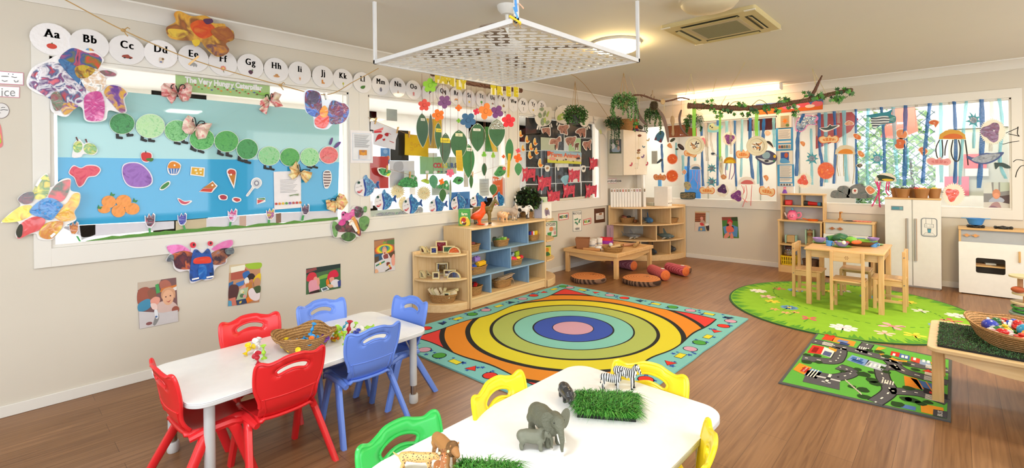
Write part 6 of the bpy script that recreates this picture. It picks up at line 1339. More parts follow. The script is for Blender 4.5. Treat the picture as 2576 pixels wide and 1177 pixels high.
def pleaf(label,c,x,y,w,h,rot=0,tag=None,strip=None,col='364',foil=False,pl=None):
 pl=pl or FT.off(-.006);P=[]
 for k in range(15):
  s=k/14;P.append((w*.5*sin(pi*s**.85)**.8,-h/2+h*s))
 P=[(a,b)for a,b in P]+[(-a,b)for a,b in P[::-1][1:-1]]
 R_=lambda a,b:(x+a*cos(rot)-b*sin(rot),y+a*sin(rot)+b*cos(rot))
 lm=mat(col,.4,.4,.12,10,coat=.2);lay=[('dfe4e0','P',[R_(a*1.04,b*1.02)for a,b in P]),(lm,'P',[R_(a,b)for a,b in P])]
 lay+=[('253','L',([R_(0,-h*.1),R_(w*.22,-h*.22)],w*.012)),('253','L',([R_(0,h*.35),R_(0,-h*.05)],w*.012)),('253','L',([R_(0,h*.1),R_(-w*.25,0)],w*.012)),('253','L',([R_(0,h*.1),R_(w*.25,h*.02)],w*.012)),('e8ece8','E',(*R_(0,-h*.455),w*.022+1.2,w*.022+1.2))]
 if foil:lay.append((mat('d8dcd4',.08,.6,.2,30,.6,metal=.85,bscale=30),'P',[R_(a*.97,b*.97)for a,b in P if b<-h*.08]))
 if tag:
  tx,ty,tw,th,bg,txt=tag;lay.append((bg,'P',[(tx-tw/2,ty-th/2),(tx+tw/2,ty-th/2+th*.15),(tx+tw/2,ty+th/2+th*.12),(tx-tw/2,ty+th/2)]));lay.append(('444','T',(txt,tx,ty+th*.05,th*.55,{'w':.8})))
 if strip:
  lay.append(('db3','P',strip));a,b,c_,d=strip
  for k in range(16):s0,s1=.06+k*.056,.08+k*.056;lay.append(('a82','P',[(a[0]*(1-q)+d[0]*q+(b[0]*(1-q)+c_[0]*q-a[0]*(1-q)-d[0]*q)*e,a[1]*(1-q)+d[1]*q+(b[1]*(1-q)+c_[1]*q-a[1]*(1-q)-d[1]*q)*e)for q,e in((s0,.1),(s0,.9),(s1,.9),(s1,.1))]))
 return art('paper_leaf',label,'paper leaf',pl,lay,.002,cr(pl,c),'paper leaves on family tree strings',.0,step=.0004)
flower('lime green paper flower beside mesh panel',gC,140,-165,120,'8c3',5,-pi/2)
flower('large red and white paper flower at top left of family tree',gC,45,160,100,'d44',5,1)
flower('large purple paper flower on third string',gC,378,105,112,'748',5,.3)
flower('orange paper flower with bud above narrow leaf',gC,275,325,100,'e72',5,.6)
flower('small orange paper flower high on fourth string',gC,612,205,55,'e73',4,0)
flower('small lime paper flower on fourth string beside blue flower',gC,612,415,36,'7b3',4,0)
flower('blue paper flower on fifth string',gC,765,410,130,'369',5,.3)
flower('small red paper flower high on sixth string',gC,902,268,52,'d35',4,.4,1.1)
flower('tall orange paper flower on seventh string',gC,1055,260,115,'e84',4,.3,1.2)
flower('purple paper flower above foil topped leaf',gC,1245,270,105,'748',4,.5,1.05)
flower('large red paper flower at right of family tree',gC,1430,420,112,'d34',5,-pi/2)
flower('small orange paper flower below lime bud at right',gC,1350,1005,30,'d63',4)
flower('tiny pink flower on rightmost string',gC,1590,910,40,'d56',4,.3);flower('orange paper flower on rightmost string',gC,1587,1030,68,'e62',4,.3,1.1)
flower('pink paper flower above small leaves',gD,362,312,72,'d68',5,.2);flower('small orange paper flower above lowest dark leaf',gD,212,462,48,'e72',4,.4,1.2)
flower('lime green paper bud above middle small leaf',gC,1030,970,40,'7b4',3,.5,1.2);flower('pale lime paper bud beside middle small leaf',gC,1180,985,34,'8b4',3,.5,1.5)
pleaf('big dark green paper leaf at left of family tree',gC,15,575,195,560,-.03,(20,395,70,42,'d8dcd4','Diep'),None,'254')
pleaf('narrow purple and green leaf turned edge on, second string',gC,150,560,66,520,0,None,None,'455')
pleaf('narrow green leaf with yellow name tag below orange flower',gC,275,670,110,450,0,(278,570,92,60,'dc4','Luke'),None,'364')
pleaf('mottled leaf with yellow scalloped name tag',gC,390,875,185,520,.03,(388,735,155,78,'dc3','noosh'),None,'465')
pleaf('broad green leaf with name tag Jax and yellow strip',gC,615,815,275,500,0,(615,645,120,52,'dcdcb8','Jax'),[(560,905),(660,900),(685,1250),(575,1240)],'364')
pleaf('large green leaf with name tag Franki',gC,922,690,262,470,.0,(908,562,124,42,'e2e4de','Franki'),None,'364')
pleaf('large green leaf with crumpled foil top',gC,1240,620,265,460,0,None,None,'364',True)
pleaf('large green leaf with tag ending in drey and bird print',gC,770,1080,205,560,0,(788,885,90,56,'dfe2da','drey'),None,'374',False,FT.off(-.012))
pleaf('slim green leaf with yellow strip at right',gC,1445,915,135,420,.02,None,[(1420,955),(1470,955),(1440,1350),(1405,1345)],'374')
pleaf('small pale green leaf with white edge, low on left',gD,72,465,150,250,-.1,None,None,'486')
pleaf('small dark leaf below orange flower, lowest of all',gD,230,700,122,235,.03,None,None,'363')
pleaf('slim leaf turned sideways next to lowest dark leaf',gD,365,620,44,400,0,None,None,'9a9')
pleaf('slim dark leaf on string below tag ending in drey',gD,727,460,68,245,0,None,None,'363')
pleaf('small dark leaf below lime bud',gD,955,250,86,230,0,None,None,'253')
pleaf('round dark leaf above horse and pig',gD,1112,600,132,200,.05,None,None,'363')
pleaf('small leaf with torn corner on rightmost string',gD,1548,245,130,230,0,None,None,'485')
for k,(x0,y0,x1,y1)in enumerate(((1061,185,1062,290),(1081,190,1081,275),(1102,192,1102,312),(1119,195,1120,335),(1152,203,1152,330),(1174,208,1174,365),(1198,212,1198,312),(1221,217,1221,450),(1240,218,1249,300),(1280,224,1280,350),(1302,228,1302,410),(1089,192,1090,442),(1185,210,1185,444),(1218,217,1217,414),(1133,200,1133,480),(1240,370,1240,466),(1113,195,1114,477),(1302,395,1303,410))):
 tbo(mat('854',.8),[[FT.at(x0,y0),FT.at(x1,y1)],.0016,5],'string',None,'brown string holding paper leaves and flowers of family tree','string','strings of family tree')
bl=mat('333',.6,.3,.15,3)
for lab,pts in(('top left black paper sheet in third window',[(1322,295),(1353,297),(1358,335),(1322,337)]),('upper middle black paper sheet in third window',[(1360,300),(1418,306),(1418,378),(1360,375)]),('upper right black paper sheet in third window',[(1420,307),(1488,313),(1489,347),(1420,346)]),('middle left black paper sheet in third window',[(1323,340),(1360,338),(1361,378),(1323,379)]),('middle right black paper sheet in third window',[(1461,348),(1489,348),(1490,420),(1461,418)]),('lower left black paper sheet in third window',[(1323,381),(1361,379),(1361,421),(1323,420)]),('centre black paper sheet behind farm banner',[(1362,379),(1459,382),(1459,420),(1362,421)]),('left black paper sheet under first pig',[(1323,423),(1361,423),(1361,463),(1323,462)]),('black paper sheet between pigs, left of centre',[(1363,423),(1396,421),(1397,460),(1363,463)]),('black paper sheet between pigs, right of centre',[(1398,421),(1460,419),(1460,457),(1398,461)]),('right black paper sheet under flying pig',[(1462,421),(1490,421),(1490,456),(1462,456)]),('bottom left black paper sheet in third window',[(1323,465),(1361,465),(1361,500),(1323,502)]),('bottom middle black paper sheet in third window',[(1363,465),(1397,462),(1397,500),(1363,503)]),('bottom right of centre black paper sheet in third window',[(1399,462),(1460,459),(1461,494),(1399,500)]),('bottom right black paper sheet in third window',[(1463,458),(1490,458),(1490,490),(1463,494)])):
 A('black_sheet',lab,'paper sheet',PGb,(0,0,1),[(bl,'P',pts)],.001)
sheet('pale green paper sheet left of white horse',PGf,(1360,345),(1396,378),mat('b4bca6',.7));sheet('light green card behind foal',PGf,(1430,346),(1461,381),mat('ac9',.7));sheet('white sheet behind pig right of centre',PGf,(1430,419),(1460,457),mat('dad8d4',.7));sheet('cream sheets along foot of third window',PGb.off(-.004),(1400,493),(1490,510),mat('e4dcc8',.7));sheet('white sheet below farm banner',PGb.off(.002),(1396,411),(1430,421),mat('dcdcd4',.7))
g=uvmap(PGf.off(.002),[(1376,378),(1463,384),(1462,413),(1377,409)])
art('title_banner','banner reading Farm Animals across third window','banner',PGf.off(.002),[Po('9bc',0,0,100,0,100,100,0,100),Po('d8c8b0',0,40,100,40,100,100,0,100),Po('cc4',0,72,30,78,70,74,100,80,100,100,0,100),Po('c53',0,6,8,4,12,20,6,40,0,46),('d63','T',('Farm Animals',53,30,36,{'bold':.03,'w':.30})),Eo('d98',14,66,9,14),Po('333',24,70,29,70,27,88),Po('222',48,60,56,64,52,76),Ro('d8ccb8',62,60,70,80),Ro('c8c0b0',84,58,94,76),Po('765',42,74,46,66,46,80),Po('322',82,48,92,40,96,56,86,62),Po('333',72,78,74,72,76,86)],.001,g)
pg=paint(['c34','a24','d45','823'],12,.6,1.2,.1)
for k,(b,lab)in enumerate((((150,262,378,492),'red painted paper pig at left of third window'),((402,398,640,640),'red painted paper pig second from left in third window'),((562,640,782,862),'lowest red painted paper pig in third window'),((822,543,1028,752),'red painted paper pig low in middle of third window'),((1192,543,1388,752),'red painted paper pig at lower right of third window'),((908,288,1108,506),'red painted paper pig under farm banner'),((1258,98,1438,306),'highest red painted paper pig at right of third window'))):
 g=box_g(PGf.off(.004),gF,b)
 art('paper_pig',lab,'paper animal',PGf.off(.004),[So(pg,2,0,12,12,26,10,38,0,44,18,62,13,84,14,96,8,98,28,95,60,92,99,80,98,76,76,46,80,36,99,24,97,22,78,10,99,0,97,7,60,4,30),('823','L',([(62,40),(54,52),(62,64),(76,60),(78,44),(66,36)],3)),Eo('d99',20,36,9,8),Eo('723',17,36,2,2.4),Eo('723',24,36,2,2.4)],.0015,g,'red painted paper pigs')
def sheep(label,pl,c,body,head,legs,blot):
 lay=[('e2ddd2','S',body),('e6e1d8','S',head)]+[('e8e4dc','P',q)for q in legs]+list(blot)
 return art('paper_sheep',label,'paper animal',pl,lay,.002,cr(pl,c),'white paper sheep above third window')
ps=PFm.off(.006)
gs1,gs2=paint(['776','9a8','675'],20,.7,1,0),paint(['9b4','bc7','8a3'],20,.7,1,0)
hd=lambda x,y,s:[(x-s,y-s*1.1),(x-s*.3,y-s*.6),(x+s*.5,y-s*1),(x+s,y-s*.2),(x+s*.6,y+s*.9),(x-s*.1,y+s*1.1),(x-s*.6,y+s*.3)]
sheep('paper sheep with grey green blotches below letter Z',ps,gE,[(490,180),(560,100),(640,75),(720,80),(800,85),(825,160),(815,300),(810,380),(760,450),(680,480),(590,490),(520,440),(480,380),(460,280)],[(405,170),(450,185),(510,150),(545,140),(540,230),(530,330),(480,310),(460,240)],([(520,460),(550,470),(530,555),(495,550)],[(560,470),(585,478),(575,560),(552,556)],[(765,455),(785,450),(795,530),(775,535)],[(790,430),(812,425),(832,500),(812,512)]),(So(gs1,560,110,620,85,655,120,620,165,575,150),So(gs1,535,220,575,195,610,260,590,310,540,290),So(gs1,630,240,680,150,695,220,650,290),So(gs2,700,250,750,160,760,190,725,290),So(gs1,585,390,620,310,660,380,640,470,600,450),So(gs1,690,390,740,360,770,400,720,450,690,430),So(gs2,640,330,680,300,690,380,660,420),Eo('333',470,265,7,9),Eo('333',508,258,5,8)))
sheep('paper sheep with bright green paint beside hanging plant',ps,gE,[(900,170),(960,90),(1050,45),(1140,60),(1190,130),(1200,250),(1180,380),(1120,430),(1000,420),(920,370),(890,280)],hd(985,110,55),([(925,400),(950,410),(940,470),(915,465)],[(970,425),(992,430),(990,475),(968,470)]),(So(gs2,935,290,990,230,1060,210,1140,270,1150,320,1080,330,1010,360,940,350),Eo('dcd8cc',1040,290,25,22),Eo('444',1035,90,4,4)))
sheep('paper sheep half hidden behind hanging plant',ps,gE,[(1450,260),(1520,190),(1570,165),(1605,210),(1610,360),(1590,460),(1520,500),(1450,470),(1420,400)],hd(1560,190,35),([(1560,490),(1582,490),(1580,560),(1556,555)],[(1585,480),(1605,465),(1635,525),(1612,540)]),())
sheep('paper sheep on wall corner right of third window',ps,gE,[(1740,370),(1800,290),(1860,310),(1910,400),(1990,460),(2010,520),(1960,590),(1970,640),(1920,650),(1840,600),(1740,500)],[(1705,240),(1740,300),(1815,290),(1790,340),(1740,430),(1710,390),(1715,320)],([(1935,650),(1960,640),(1985,720),(1965,735)],),(So(paint(['dd9','cc8'],20,.7,1,0),1820,560,1860,555,1880,620,1860,650,1830,610),Eo('333',1728,345,5,7),Eo('333',1750,352,5,7)))
br=paint(['a75','b87','854','b76'],16,.6,1,.1)
for lab,pts,bl_ in(('brown painted paper horse under first sheep',[(600,520),(650,510),(740,500),(790,520),(800,640),(790,695),(760,690),(730,640),(680,600),(640,640),(610,600)],[(670,610),(730,630),(720,655),(680,640)]),('brown painted paper cow under second sheep',[(945,560),(940,500),(980,450),(1060,460),(1110,440),(1190,450),(1195,510),(1150,560),(1165,640),(1150,680),(1080,650),(1000,640),(985,580)],[(1060,590),(1090,600),(1095,640),(1070,620)]),('brown painted paper cow under third sheep',[(1320,590),(1370,540),(1430,515),(1540,510),(1550,620),(1540,720),(1500,720),(1470,660),(1430,720),(1390,650),(1330,630)],[(1440,630),(1480,640),(1480,670),(1450,655)]),('brown and white paper horse facing right in third window',[(755,850),(780,760),(830,735),(920,740),(980,690),(1020,700),(1030,800),(990,810),(970,840),(950,980),(910,975),(890,870),(800,870),(765,870)],[(884,880),(905,880),(900,960),(888,960)]),('brown paper bull on light green card',[(1090,770),(1120,720),(1190,700),(1280,700),(1320,685),(1350,710),(1330,790),(1300,830),(1290,920),(1260,930),(1230,860),(1190,860),(1170,910),(1140,880)],[(1210,850),(1240,860),(1220,880)]),('brown and white paper horse at right edge of third window',[(1465,880),(1480,810),(1520,800),(1590,800),(1640,760),(1670,770),(1665,830),(1645,880),(1650,980),(1620,980),(1590,930),(1560,1000),(1510,960),(1480,900)],[(1560,930),(1585,920),(1575,970)])):
 cx,cy=sum(p[0]for p in pts)/len(pts),sum(p[1]for p in pts)/len(pts)
 A('paper_animal',lab,'paper animal',PGf.off(.003),gE,[('e2ded6','S',pts),(br,'S',[(cx+(a-cx)*.84,cy+(b-cy)*.84)for a,b in pts]),('322','P',bl_)],.0015)
A('paper_animal','small dark brown paper foal on light green card','paper animal',PGf.off(.004),gE,[So('e2ded6',1305,880,1320,840,1380,830,1410,840,1395,900,1390,990,1310,990),So('643',1312,880,1326,850,1376,838,1402,845,1385,895,1380,930,1318,930),Ro('432',1318,930,1334,985),Ro('432',1364,930,1380,985),Ro('e2ded6',1338,932,1360,985)],.0015)
dk=paint(['dc8','ea3','db6','db4'],26,.6,1,.1)
for k,(x,y,s,c)in enumerate(((165,650,62,gE),(215,950,62,gE),(300,770,66,gE),(468,820,66,gE),(385,930,70,gE),(497,1020,62,gE),(362,1100,70,gE),(450,205,62,gF))):
 P=[(x-s*.35,y-s*1.1),(x+s*.1,y-s*1.35),(x+s*.3,y-s*.4),(x+s*.4,y+s*.3),(x+s*.85,y+s*.35),(x+s*.7,y+s*.75),(x+s*.1,y+s*1.15),(x-s*.35,y+s*.9),(x-s*.65,y+s*.1)]
 A('handprint_duckling',(NUM[k]if k<7 else'lowest')+' yellow handprint duckling from upper left in third window','handprint',PGf.off(.003),c,[('e4dfd0','S',P),(dk,'S',[(x+(a-x)*.84,y+(b-y)*.84)for a,b in P]),('d72','S',[(x-s*.3,y+s*.2),(x+s*.2,y+s*.1),(x+s*.6,y+s*.45),(x+s*.1,y+s*.8),(x-s*.25,y+s*.6)])],.0015)
for lab,x,y,w,h,in_ in(('small paper cow head below farm banner',565,290,40,50,'a86'),('tiny white paper animal below farm banner',745,285,16,38,'c0b8a8'),('small black and white paper cow right of farm banner',1162,295,34,52,'333')):
 A('paper_animal',lab,'paper animal',PGf.off(.003),gF,[('e4e2da','S',[(x-w,y-h),(x+w,y-h*.9),(x+w*.9,y+h*.6),(x,y+h),(x-w*.8,y+h*.6)]),(in_,'S',[(x-w*.5,y-h*.4),(x+w*.5,y-h*.6),(x+w*.5,y+h*.1),(x-w*.4,y+h*.2)])],.0015)
A('paper_animal','pale blue paper shape behind black sheets','paper cut-out',PGb.off(.003),gF,[So('8bc',790,460,830,410,910,400,915,480,890,555,850,550,810,500)],.001)
gH=(1360,440,3.9225)
A('printed_sign','small sign reading REDUCE with red border','sign',PW,gH,[So('c55',176,385,190,383,262,374,274,378,274,432,266,437,188,449,178,445),So('e8e4d8',182,391,192,389,262,380,268,384,268,428,262,432,190,443,183,439)]+[(h,'T',(ch,195+k*12.5,416-k*2.2,24,{'bold':.05}))for k,(ch,h)in enumerate(zip('REDUCE',('343','573','488','cb3','474','346')))],.001)
A('printed_sign','small sign reading REUSE with red border','sign',PW,gH,[So('c55',420,445,432,440,490,424,498,430,498,474,490,479,432,494,422,490),So('e8e4d8',426,449,434,446,488,431,492,435,492,470,486,474,434,487,427,484)]+[(h,'T',(ch,438+k*11,462-k*2.4,22,{'bold':.05}))for k,(ch,h)in enumerate(zip('REUSE',('485','cb3','5a4','485','743')))],.001)
g=uvmap(PW.off(.001),[(1360+316/3.9225,440+360/3.9225),(1360+402/3.9225,440+354/3.9225),(1360+404/3.9225,440+550/3.9225),(1360+318/3.9225,440+558/3.9225)])
gn='486'
arr=[]
for k in range(3):
 a=-pi/2+2*pi*k/3
 def r(u,v,a=a):return(50+(u*cos(a)-v*sin(a))*.85,50+(u*sin(a)+v*cos(a))*.38)
 arr+=[(gn,'P',[r(10,-26),r(26,-26),r(36,-2),r(20,-2)]),(gn,'P',[r(12,-2),r(46,-2),r(27,14)]),(gn,'P',[r(22,-44),r(32,-36),r(26,-24),r(8,-24)])]
art('printed_sign','white poster reading RECYCLE HERE with green recycling arrows','sign',PW.off(.001),[Po('467',0,0,100,0,100,100,0,100),Po('e6e2d6',3,1.5,97,1.5,97,98.5,3,98.5),('445','T',('RECYCLE',50,11,10,{'bold':.03,'w':1.6})),('445','T',('HERE',50,88,10,{'bold':.03,'w':1.6}))]+arr,.001,g)
g=uvmap(PW.off(.001),[(1360+60/3.9225,440+462/3.9225),(1360+163/3.9225,440+456/3.9225),(1360+163/3.9225,440+606/3.9225),(1360+60/3.9225,440+618/3.9225)])
art('printed_sign','poster reading RECYCLED with green border beside end shelf','sign',PW.off(.001),[Po('485',-60,-4,100,0,100,100,-60,106),Po('e2e0d4',-54,2,90,6,90,92,-54,98),('344','T',('RECYCLED',24,18,16,{'bold':.03,'w':1.05})),Eo('d85',42,48,20,14),Ro('b8b8b0',60,40,86,60),Ro('c99',66,64,86,84),Po('495',4,70,44,66,40,92,10,96)],.001,g)
g=uvmap(PW.off(.001),[(1360+528/3.9225,440+334/3.9225),(1360+634/3.9225,440+325/3.9225),(1360+636/3.9225,440+464/3.9225),(1360+531/3.9225,440+476/3.9225)])
art('printed_notice','dark brown sheet with white printed panel at end of left wall','notice',PW.off(.001),[Po('532',0,0,100,0,100,100,0,100),Po('e2dcd2',14,34,86,30,88,76,14,78),Po('964',44,34,70,33,70,46,44,47)]+[('888','P',[(18,52+k*6),(82,50+k*6),(82,51.5+k*6),(18,53.5+k*6)])for k in range(4)],.001,g)
g=quad_of(PW.off(.001),(1527.5,449),(1551,461));art('printed_sign','small sign reading Portfolios under corner cupboard','sign',PW.off(.001),[Ro('c99',0,0,100,100),Ro('e4dcd8',4,10,96,90),('444','T',('Portfolios',50,50,46,{'w':.8,'bold':.02}))],.001,g)
#corner cupboard
def cupboard():
 x1,y0,y1,z0,z1=.30,7.20,8.04,1.415,2.185
 t=thing('wall_cupboard','white two door wall cupboard in corner with plants on top','cupboard',(0,y0,z0));m=mat('dcd3bf',.45)
 bxo(m,[.002,x1-.02,0,y1-y0,0,z1-z0],'body',t)
 L=(y1-y0)/2
 for k in range(2):
  mb=Ub(m);mb.bb(x1-.019,x1,k*L+.003,(k+1)*L-.003,.004,z1-z0-.004);do=mb.obj('door',t,bevel=.002)
  y=L-.035 if k==0 else L+.035;h=Um('e6e0d0',.3);h.tube([(x1,y,.115),(x1+.022,y,.12),(x1+.022,y,.20),(x1,y,.205)],.005,6);h.obj('door_handle',do)
cupboard()
PC1,PC2=Plane((0,7.199,0),(0,-1,0)),Plane((.301,0,0),(1,0,0));hD=(1500,180,4.2036)
photo('dark photo of person taped to end of corner cupboard',PC1,hD,[(142,715),(264,715),(264,865),(142,865)],[Po('555',0,0,100,0,100,100,0,100),Po('888',0,0,40,0,30,60,0,70),So('ca9',55,10,75,8,80,36,60,40),So('9ab',20,50,60,44,90,60,80,90,25,90),So('e0dcdc',10,34,40,30,44,60,16,70),Po('453',0,92,100,90,100,100,0,100),Eo('b98',76,62,12,16)])
for lab,x,y,s,h,rot in(('gold paper butterfly sticker high on cupboard door',550,725,22,'a84',-.5),('teal paper beetle sticker on cupboard door',500,797,20,'467',.2),('purple paper butterfly sticker on cupboard door',495,900,24,'647',-.6),('left red paper butterfly sticker on cupboard doors',372,985,24,'b24',-.8),('right red paper butterfly sticker on cupboard doors',540,978,23,'b24',-1)):
 R_=lambda a,b:(x+s*(a*cos(rot)-b*sin(rot))*.8,y+s*(a*sin(rot)+b*cos(rot)))
 A('butterfly_sticker',lab,'sticker',PC2,hD,[(h,'S',[R_(*q)for q in((-1,-.5),(-.5,-.6),(0,-.1),(.5,-.6),(1,-.5),(.8,.1),(.4,.2),(.5,.7),(.1,.3),(-.1,.3),(-.5,.7),(-.4,.2),(-.8,.1))]),('222','E',(*R_(0,.1),s*.1,s*.28))],.001)
sheet('grey printed sheet seen in back window beside cupboard',PBk(-.03),(1639,380),(1654,412),mat('b9bdb4',.7),[('888','R',(15,12+k*12,80,14+k*12))for k in range(7)])
t=thing('straw_basket','woven basket on top of corner cupboard','basket',(.17,7.52,2.185));lto(straw(),[[(0,0),(.11,0),(.125,.10),(.13,.2),(.12,.2),(.11,.02),(0,.02)],(0,0,0),24],'body',t)
for k,(h,z,r)in enumerate((('536',.03,.085),('d52',.085,.095),('493',.14,.1),('c23',.20,.085))):
 mb=Um(h,.5);mb.lathe([(0,-.03),(r*.8,-.028),(r,0),(r*.8,.024),(0,.026)],(.16,7.82,2.186+z),20)
 mb.top('stacking_ring',('purple bottom','orange second','green third','red top')[k]+' ring of stack on corner cupboard','toy ring','stacked rings on cupboard')
bxo(mat('433',.5),[.22,.30,7.82,8.02,2.186,2.204],'dark_tray',None,'dark flat tray on right end of corner cupboard','tray',bevel=.004)
PSt=PBk(.03);hA,hB,hC=(1640,220,3.4619),(1960,220,3.679),(2200,220,3.2686)
DB,LB,CL=film('26a',.8,.15),film('8cd',.6,.2),film('d8d4cc',.35,.15)
ST=[(hA,'d',22,(430,310),(436,560),(445,860)),(hA,'d',20,(575,285),(574,560),(570,855)),(hA,'d',18,(722,287),(720,560),(735,862)),(hA,'d',28,(855,267),(856,560),(880,800)),(hA,'d',28,(975,272),(968,430),(945,650),(955,855)),(hA,'d',20,(85,490),(88,600),(95,740)),(hA,'d',20,(322,600),(316,700),(315,850)),(hA,'l',22,(270,590),(272,760)),(hA,'l',24,(650,290),(652,500),(648,720)),(hA,'l',22,(785,277),(782,500),(775,780)),(hA,'l',22,(928,290),(925,560),(925,840)),(hA,'l',26,(1060,262),(1062,400),(1066,520)),(hA,'l',20,(372,540),(375,640)),(hA,'c',26,(470,310),(474,480),(482,640)),(hA,'c',22,(513,390),(516,480),(535,560),(572,600)),(hA,'c',24,(685,285),(688,440),(690,580)),(hA,'c',24,(887,275),(888,350),(890,430)),(hA,'l',18,(210,480),(214,620)),(hB,'d',34,(225,242),(178,420),(168,600),(160,820)),(hB,'d',30,(370,236),(376,560),(400,720),(390,915)),(hB,'d',25,(510,220),(522,560),(505,890)),(hB,'d',22,(710,200),(712,560),(718,920)),(hB,'d',30,(945,182),(970,480),(975,790)),(hB,'d',40,(1170,165),(1165,500),(1160,910)),(hB,'l',24,(296,380),(300,640),(306,900)),(hB,'l',34,(430,232),(432,560),(434,880)),(hB,'l',34,(600,215),(606,560),(626,870)),(hB,'l',30,(825,195),(812,560),(820,900)),(hB,'l',34,(1055,182),(1075,560),(1100,900)),(hB,'c',30,(545,215),(550,330)),(hB,'c',26,(345,330),(350,450)),(hB,'c',30,(880,190),(885,420)),(hB,'l',22,(1190,560),(1192,760)),(hC,'d',32,(455,130),(425,400),(395,790)),(hC,'d',30,(655,115),(668,480),(660,800)),(hC,'d',42,(880,97),(884,460),(858,826)),(hC,'l',32,(545,125),(546,460),(550,780)),(hC,'l',28,(755,112),(724,430),(700,800)),(hC,'l',30,(1025,92),(1050,300),(1030,600),(1080,750)),(hC,'l',26,(820,300),(815,500)),(hC,'c',34,(962,110),(964,300),(955,525)),(hC,'c',30,(620,120),(615,360)),(hC,'c',30,(345,140),(350,330))]
rnd=random.Random(31)
for k,(c,kind,w,*P)in enumerate(ST):
 pl=PSt.off(rnd.uniform(-.012,.02));f=cr(pl,c);S_=[(p.x,p.y)for p in spline(P,6,False)];n=len(S_);rows=[]
 for i,(x,y)in enumerate(S_):
  q=w*(.5+.08*sin(i*1.7+k));rows.append([f(x-q,y)+pl.n*.006*sin(i*.9+k),f(x,y)+pl.n*(.004*sin(i*1.3+k)+.006),f(x+q,y)+pl.n*.006*sin(i*.7+k+2)])
 mb=Ub({'d':DB,'l':LB,'c':CL}[kind]);mb.ring(rows,False,False)
 mb.top('streamer',{'d':'deep blue cellophane streamer hanging in back windows','l':'pale blue cellophane streamer hanging in back windows','c':'clear silvery streamer hanging in back windows'}[kind],'streamer',{'d':'deep blue streamers','l':'pale blue streamers','c':'clear streamers'}[kind]+' in back windows')
SEA=PBk(.05);OR=paint(['d62','d52','e83'],30,.5,1,.2);PU=paint(['627','849','425','b8b'],24,.4,1,.3);CR=mat('ecd8bc',.6)
def sea(name,label,c,lay,t=.002,lift=0):return art(name,label,'sea creature cut-out',SEA.off(lift),lay,t,cr(SEA.off(lift),c),None,.0)
def crab(label,c,x,y,rx,ry,rot=0,rim='d73',fill='ec9',ins='d84'):
 R_=lambda a,b:(x+a*rx*cos(rot)-b*ry*sin(rot),y+a*rx*sin(rot)+b*ry*cos(rot))
 O=[(-1,.2),(-.95,-.5),(-.55,-.75),(-.2,-.45),(.1,-.95),(.35,-.5),(.75,-.75),(1,-.3),(1,.4),(.7,.9),(.2,.75),(-.2,.8),(-.7,.85)]
 lay=[(rim,'S',[R_(*q)for q in O]),(fill,'S',[R_(a*.9,b*.86)for a,b in O]),(ins,'S',[R_(a,b)for a,b in((-.6,0),(-.1,-.3),(.5,-.1),(.7,.3),(.2,.4),(-.4,.4))])]
 lay+=[(fill,'L',([R_(a,.35),R_(a+(a*.3),-.3)],rx*.05))for a in(-.55,-.3,0,.3,.55)]
 sea('paper_crab',label,c,lay)
def urchin(label,c,x,y,r,m,spikes='e8e2d0',off=(0,0),k=.8,n=30,ri=.78):
 sea('paper_urchin',label,c,[(spikes if isinstance(spikes,str)else spikes,'K',(x,y,r,r*ri,n)),(m,'S',[(x+off[0]+r*k*(.85+.18*sin(3*a+x))*cos(a),y+off[1]+r*k*(.85+.18*sin(3*a+x))*sin(a))for a in[2*pi*i/14 for i in range(14)]]),('f0e4e8','E',(x+off[0]+r*.2,y+off[1]-r*.1,r*.05,r*.05))])
def jelly(label,c,x,y,rx,ry,cap,band,tents,th='b56',tw=5):
 O=[(x-rx,y),(x-rx*.92,y-ry*.5),(x-rx*.5,y-ry*.92),(x,y-ry),(x+rx*.5,y-ry*.92),(x+rx*.92,y-ry*.5),(x+rx,y)]
 t=thing('paper_jellyfish',label,'sea creature cut-out',SEA.at(c[0]+x/c[2],c[1]+y/c[2]));o=V(t.location)
 q=art_mb(SEA,[(cap,'P',O),(band,'S',[(x-rx*.7,y-ry*.15),(x-rx*.2,y-ry*.55),(x+rx*.5,y-ry*.5),(x+rx*.75,y-ry*.1),(x,y-ry*.05)])],.002,cr(SEA,c)).obj('dome',t);q.location=-o
 f=cr(SEA.off(-.004),c)
 for P in tents:tbo(mat(th,.7),[[f(p.x,p.y)-o for p in spline(P,5,False)],tw/c[2]/1210*7.5*.5,5],'tentacle',t)
def turtle(label,c,x,y,r,rot=0):
 R_=lambda a,b:(x+r*(a*cos(rot)-b*sin(rot)),y+r*(a*sin(rot)+b*cos(rot)));lay=[('49a','S',[R_(*q)for q in((-.5,-.5),(-.9,-.9),(-.4,-.75),(-.1,-.6),(0,-1.1),(.25,-.6),(.8,-.8),(.6,-.3),(1.1,-.1),(.6,.2),(.9,.8),(.4,.6),(.0,.65),(-.4,.95),(-.35,.5),(-1,.5),(-.55,.1),(-.85,-.3))])]
 sea('paper_turtle',label,c,lay+[(paint(['457','89a','345','c8d0d8'],40,.2,1,.3),'E',(*R_(0,0),r*.52,r*.46))])
for a in(('orange handprint crab left of top orange urchin stack',hA,68,780,54,32,.05,'b64','d96','c74'),('orange handprint crab behind first paper plate',hA,335,575,55,32,.15),('orange handprint crab right of green ribbon of second plate',hA,792,580,58,42,-.02),('orange handprint crab left of dark purple urchins',hA,480,895,66,36,.03),('orange handprint crab below small orange fish, lowest in left back window',hA,1002,902,70,45,.2),('orange handprint crab under paper shark',hB,458,478,92,42,-.05),('pink peanut shaped crab below amber jellyfish',hC,530,607,106,40,.03,'e8e0dc','d99','c77')):crab(*a)
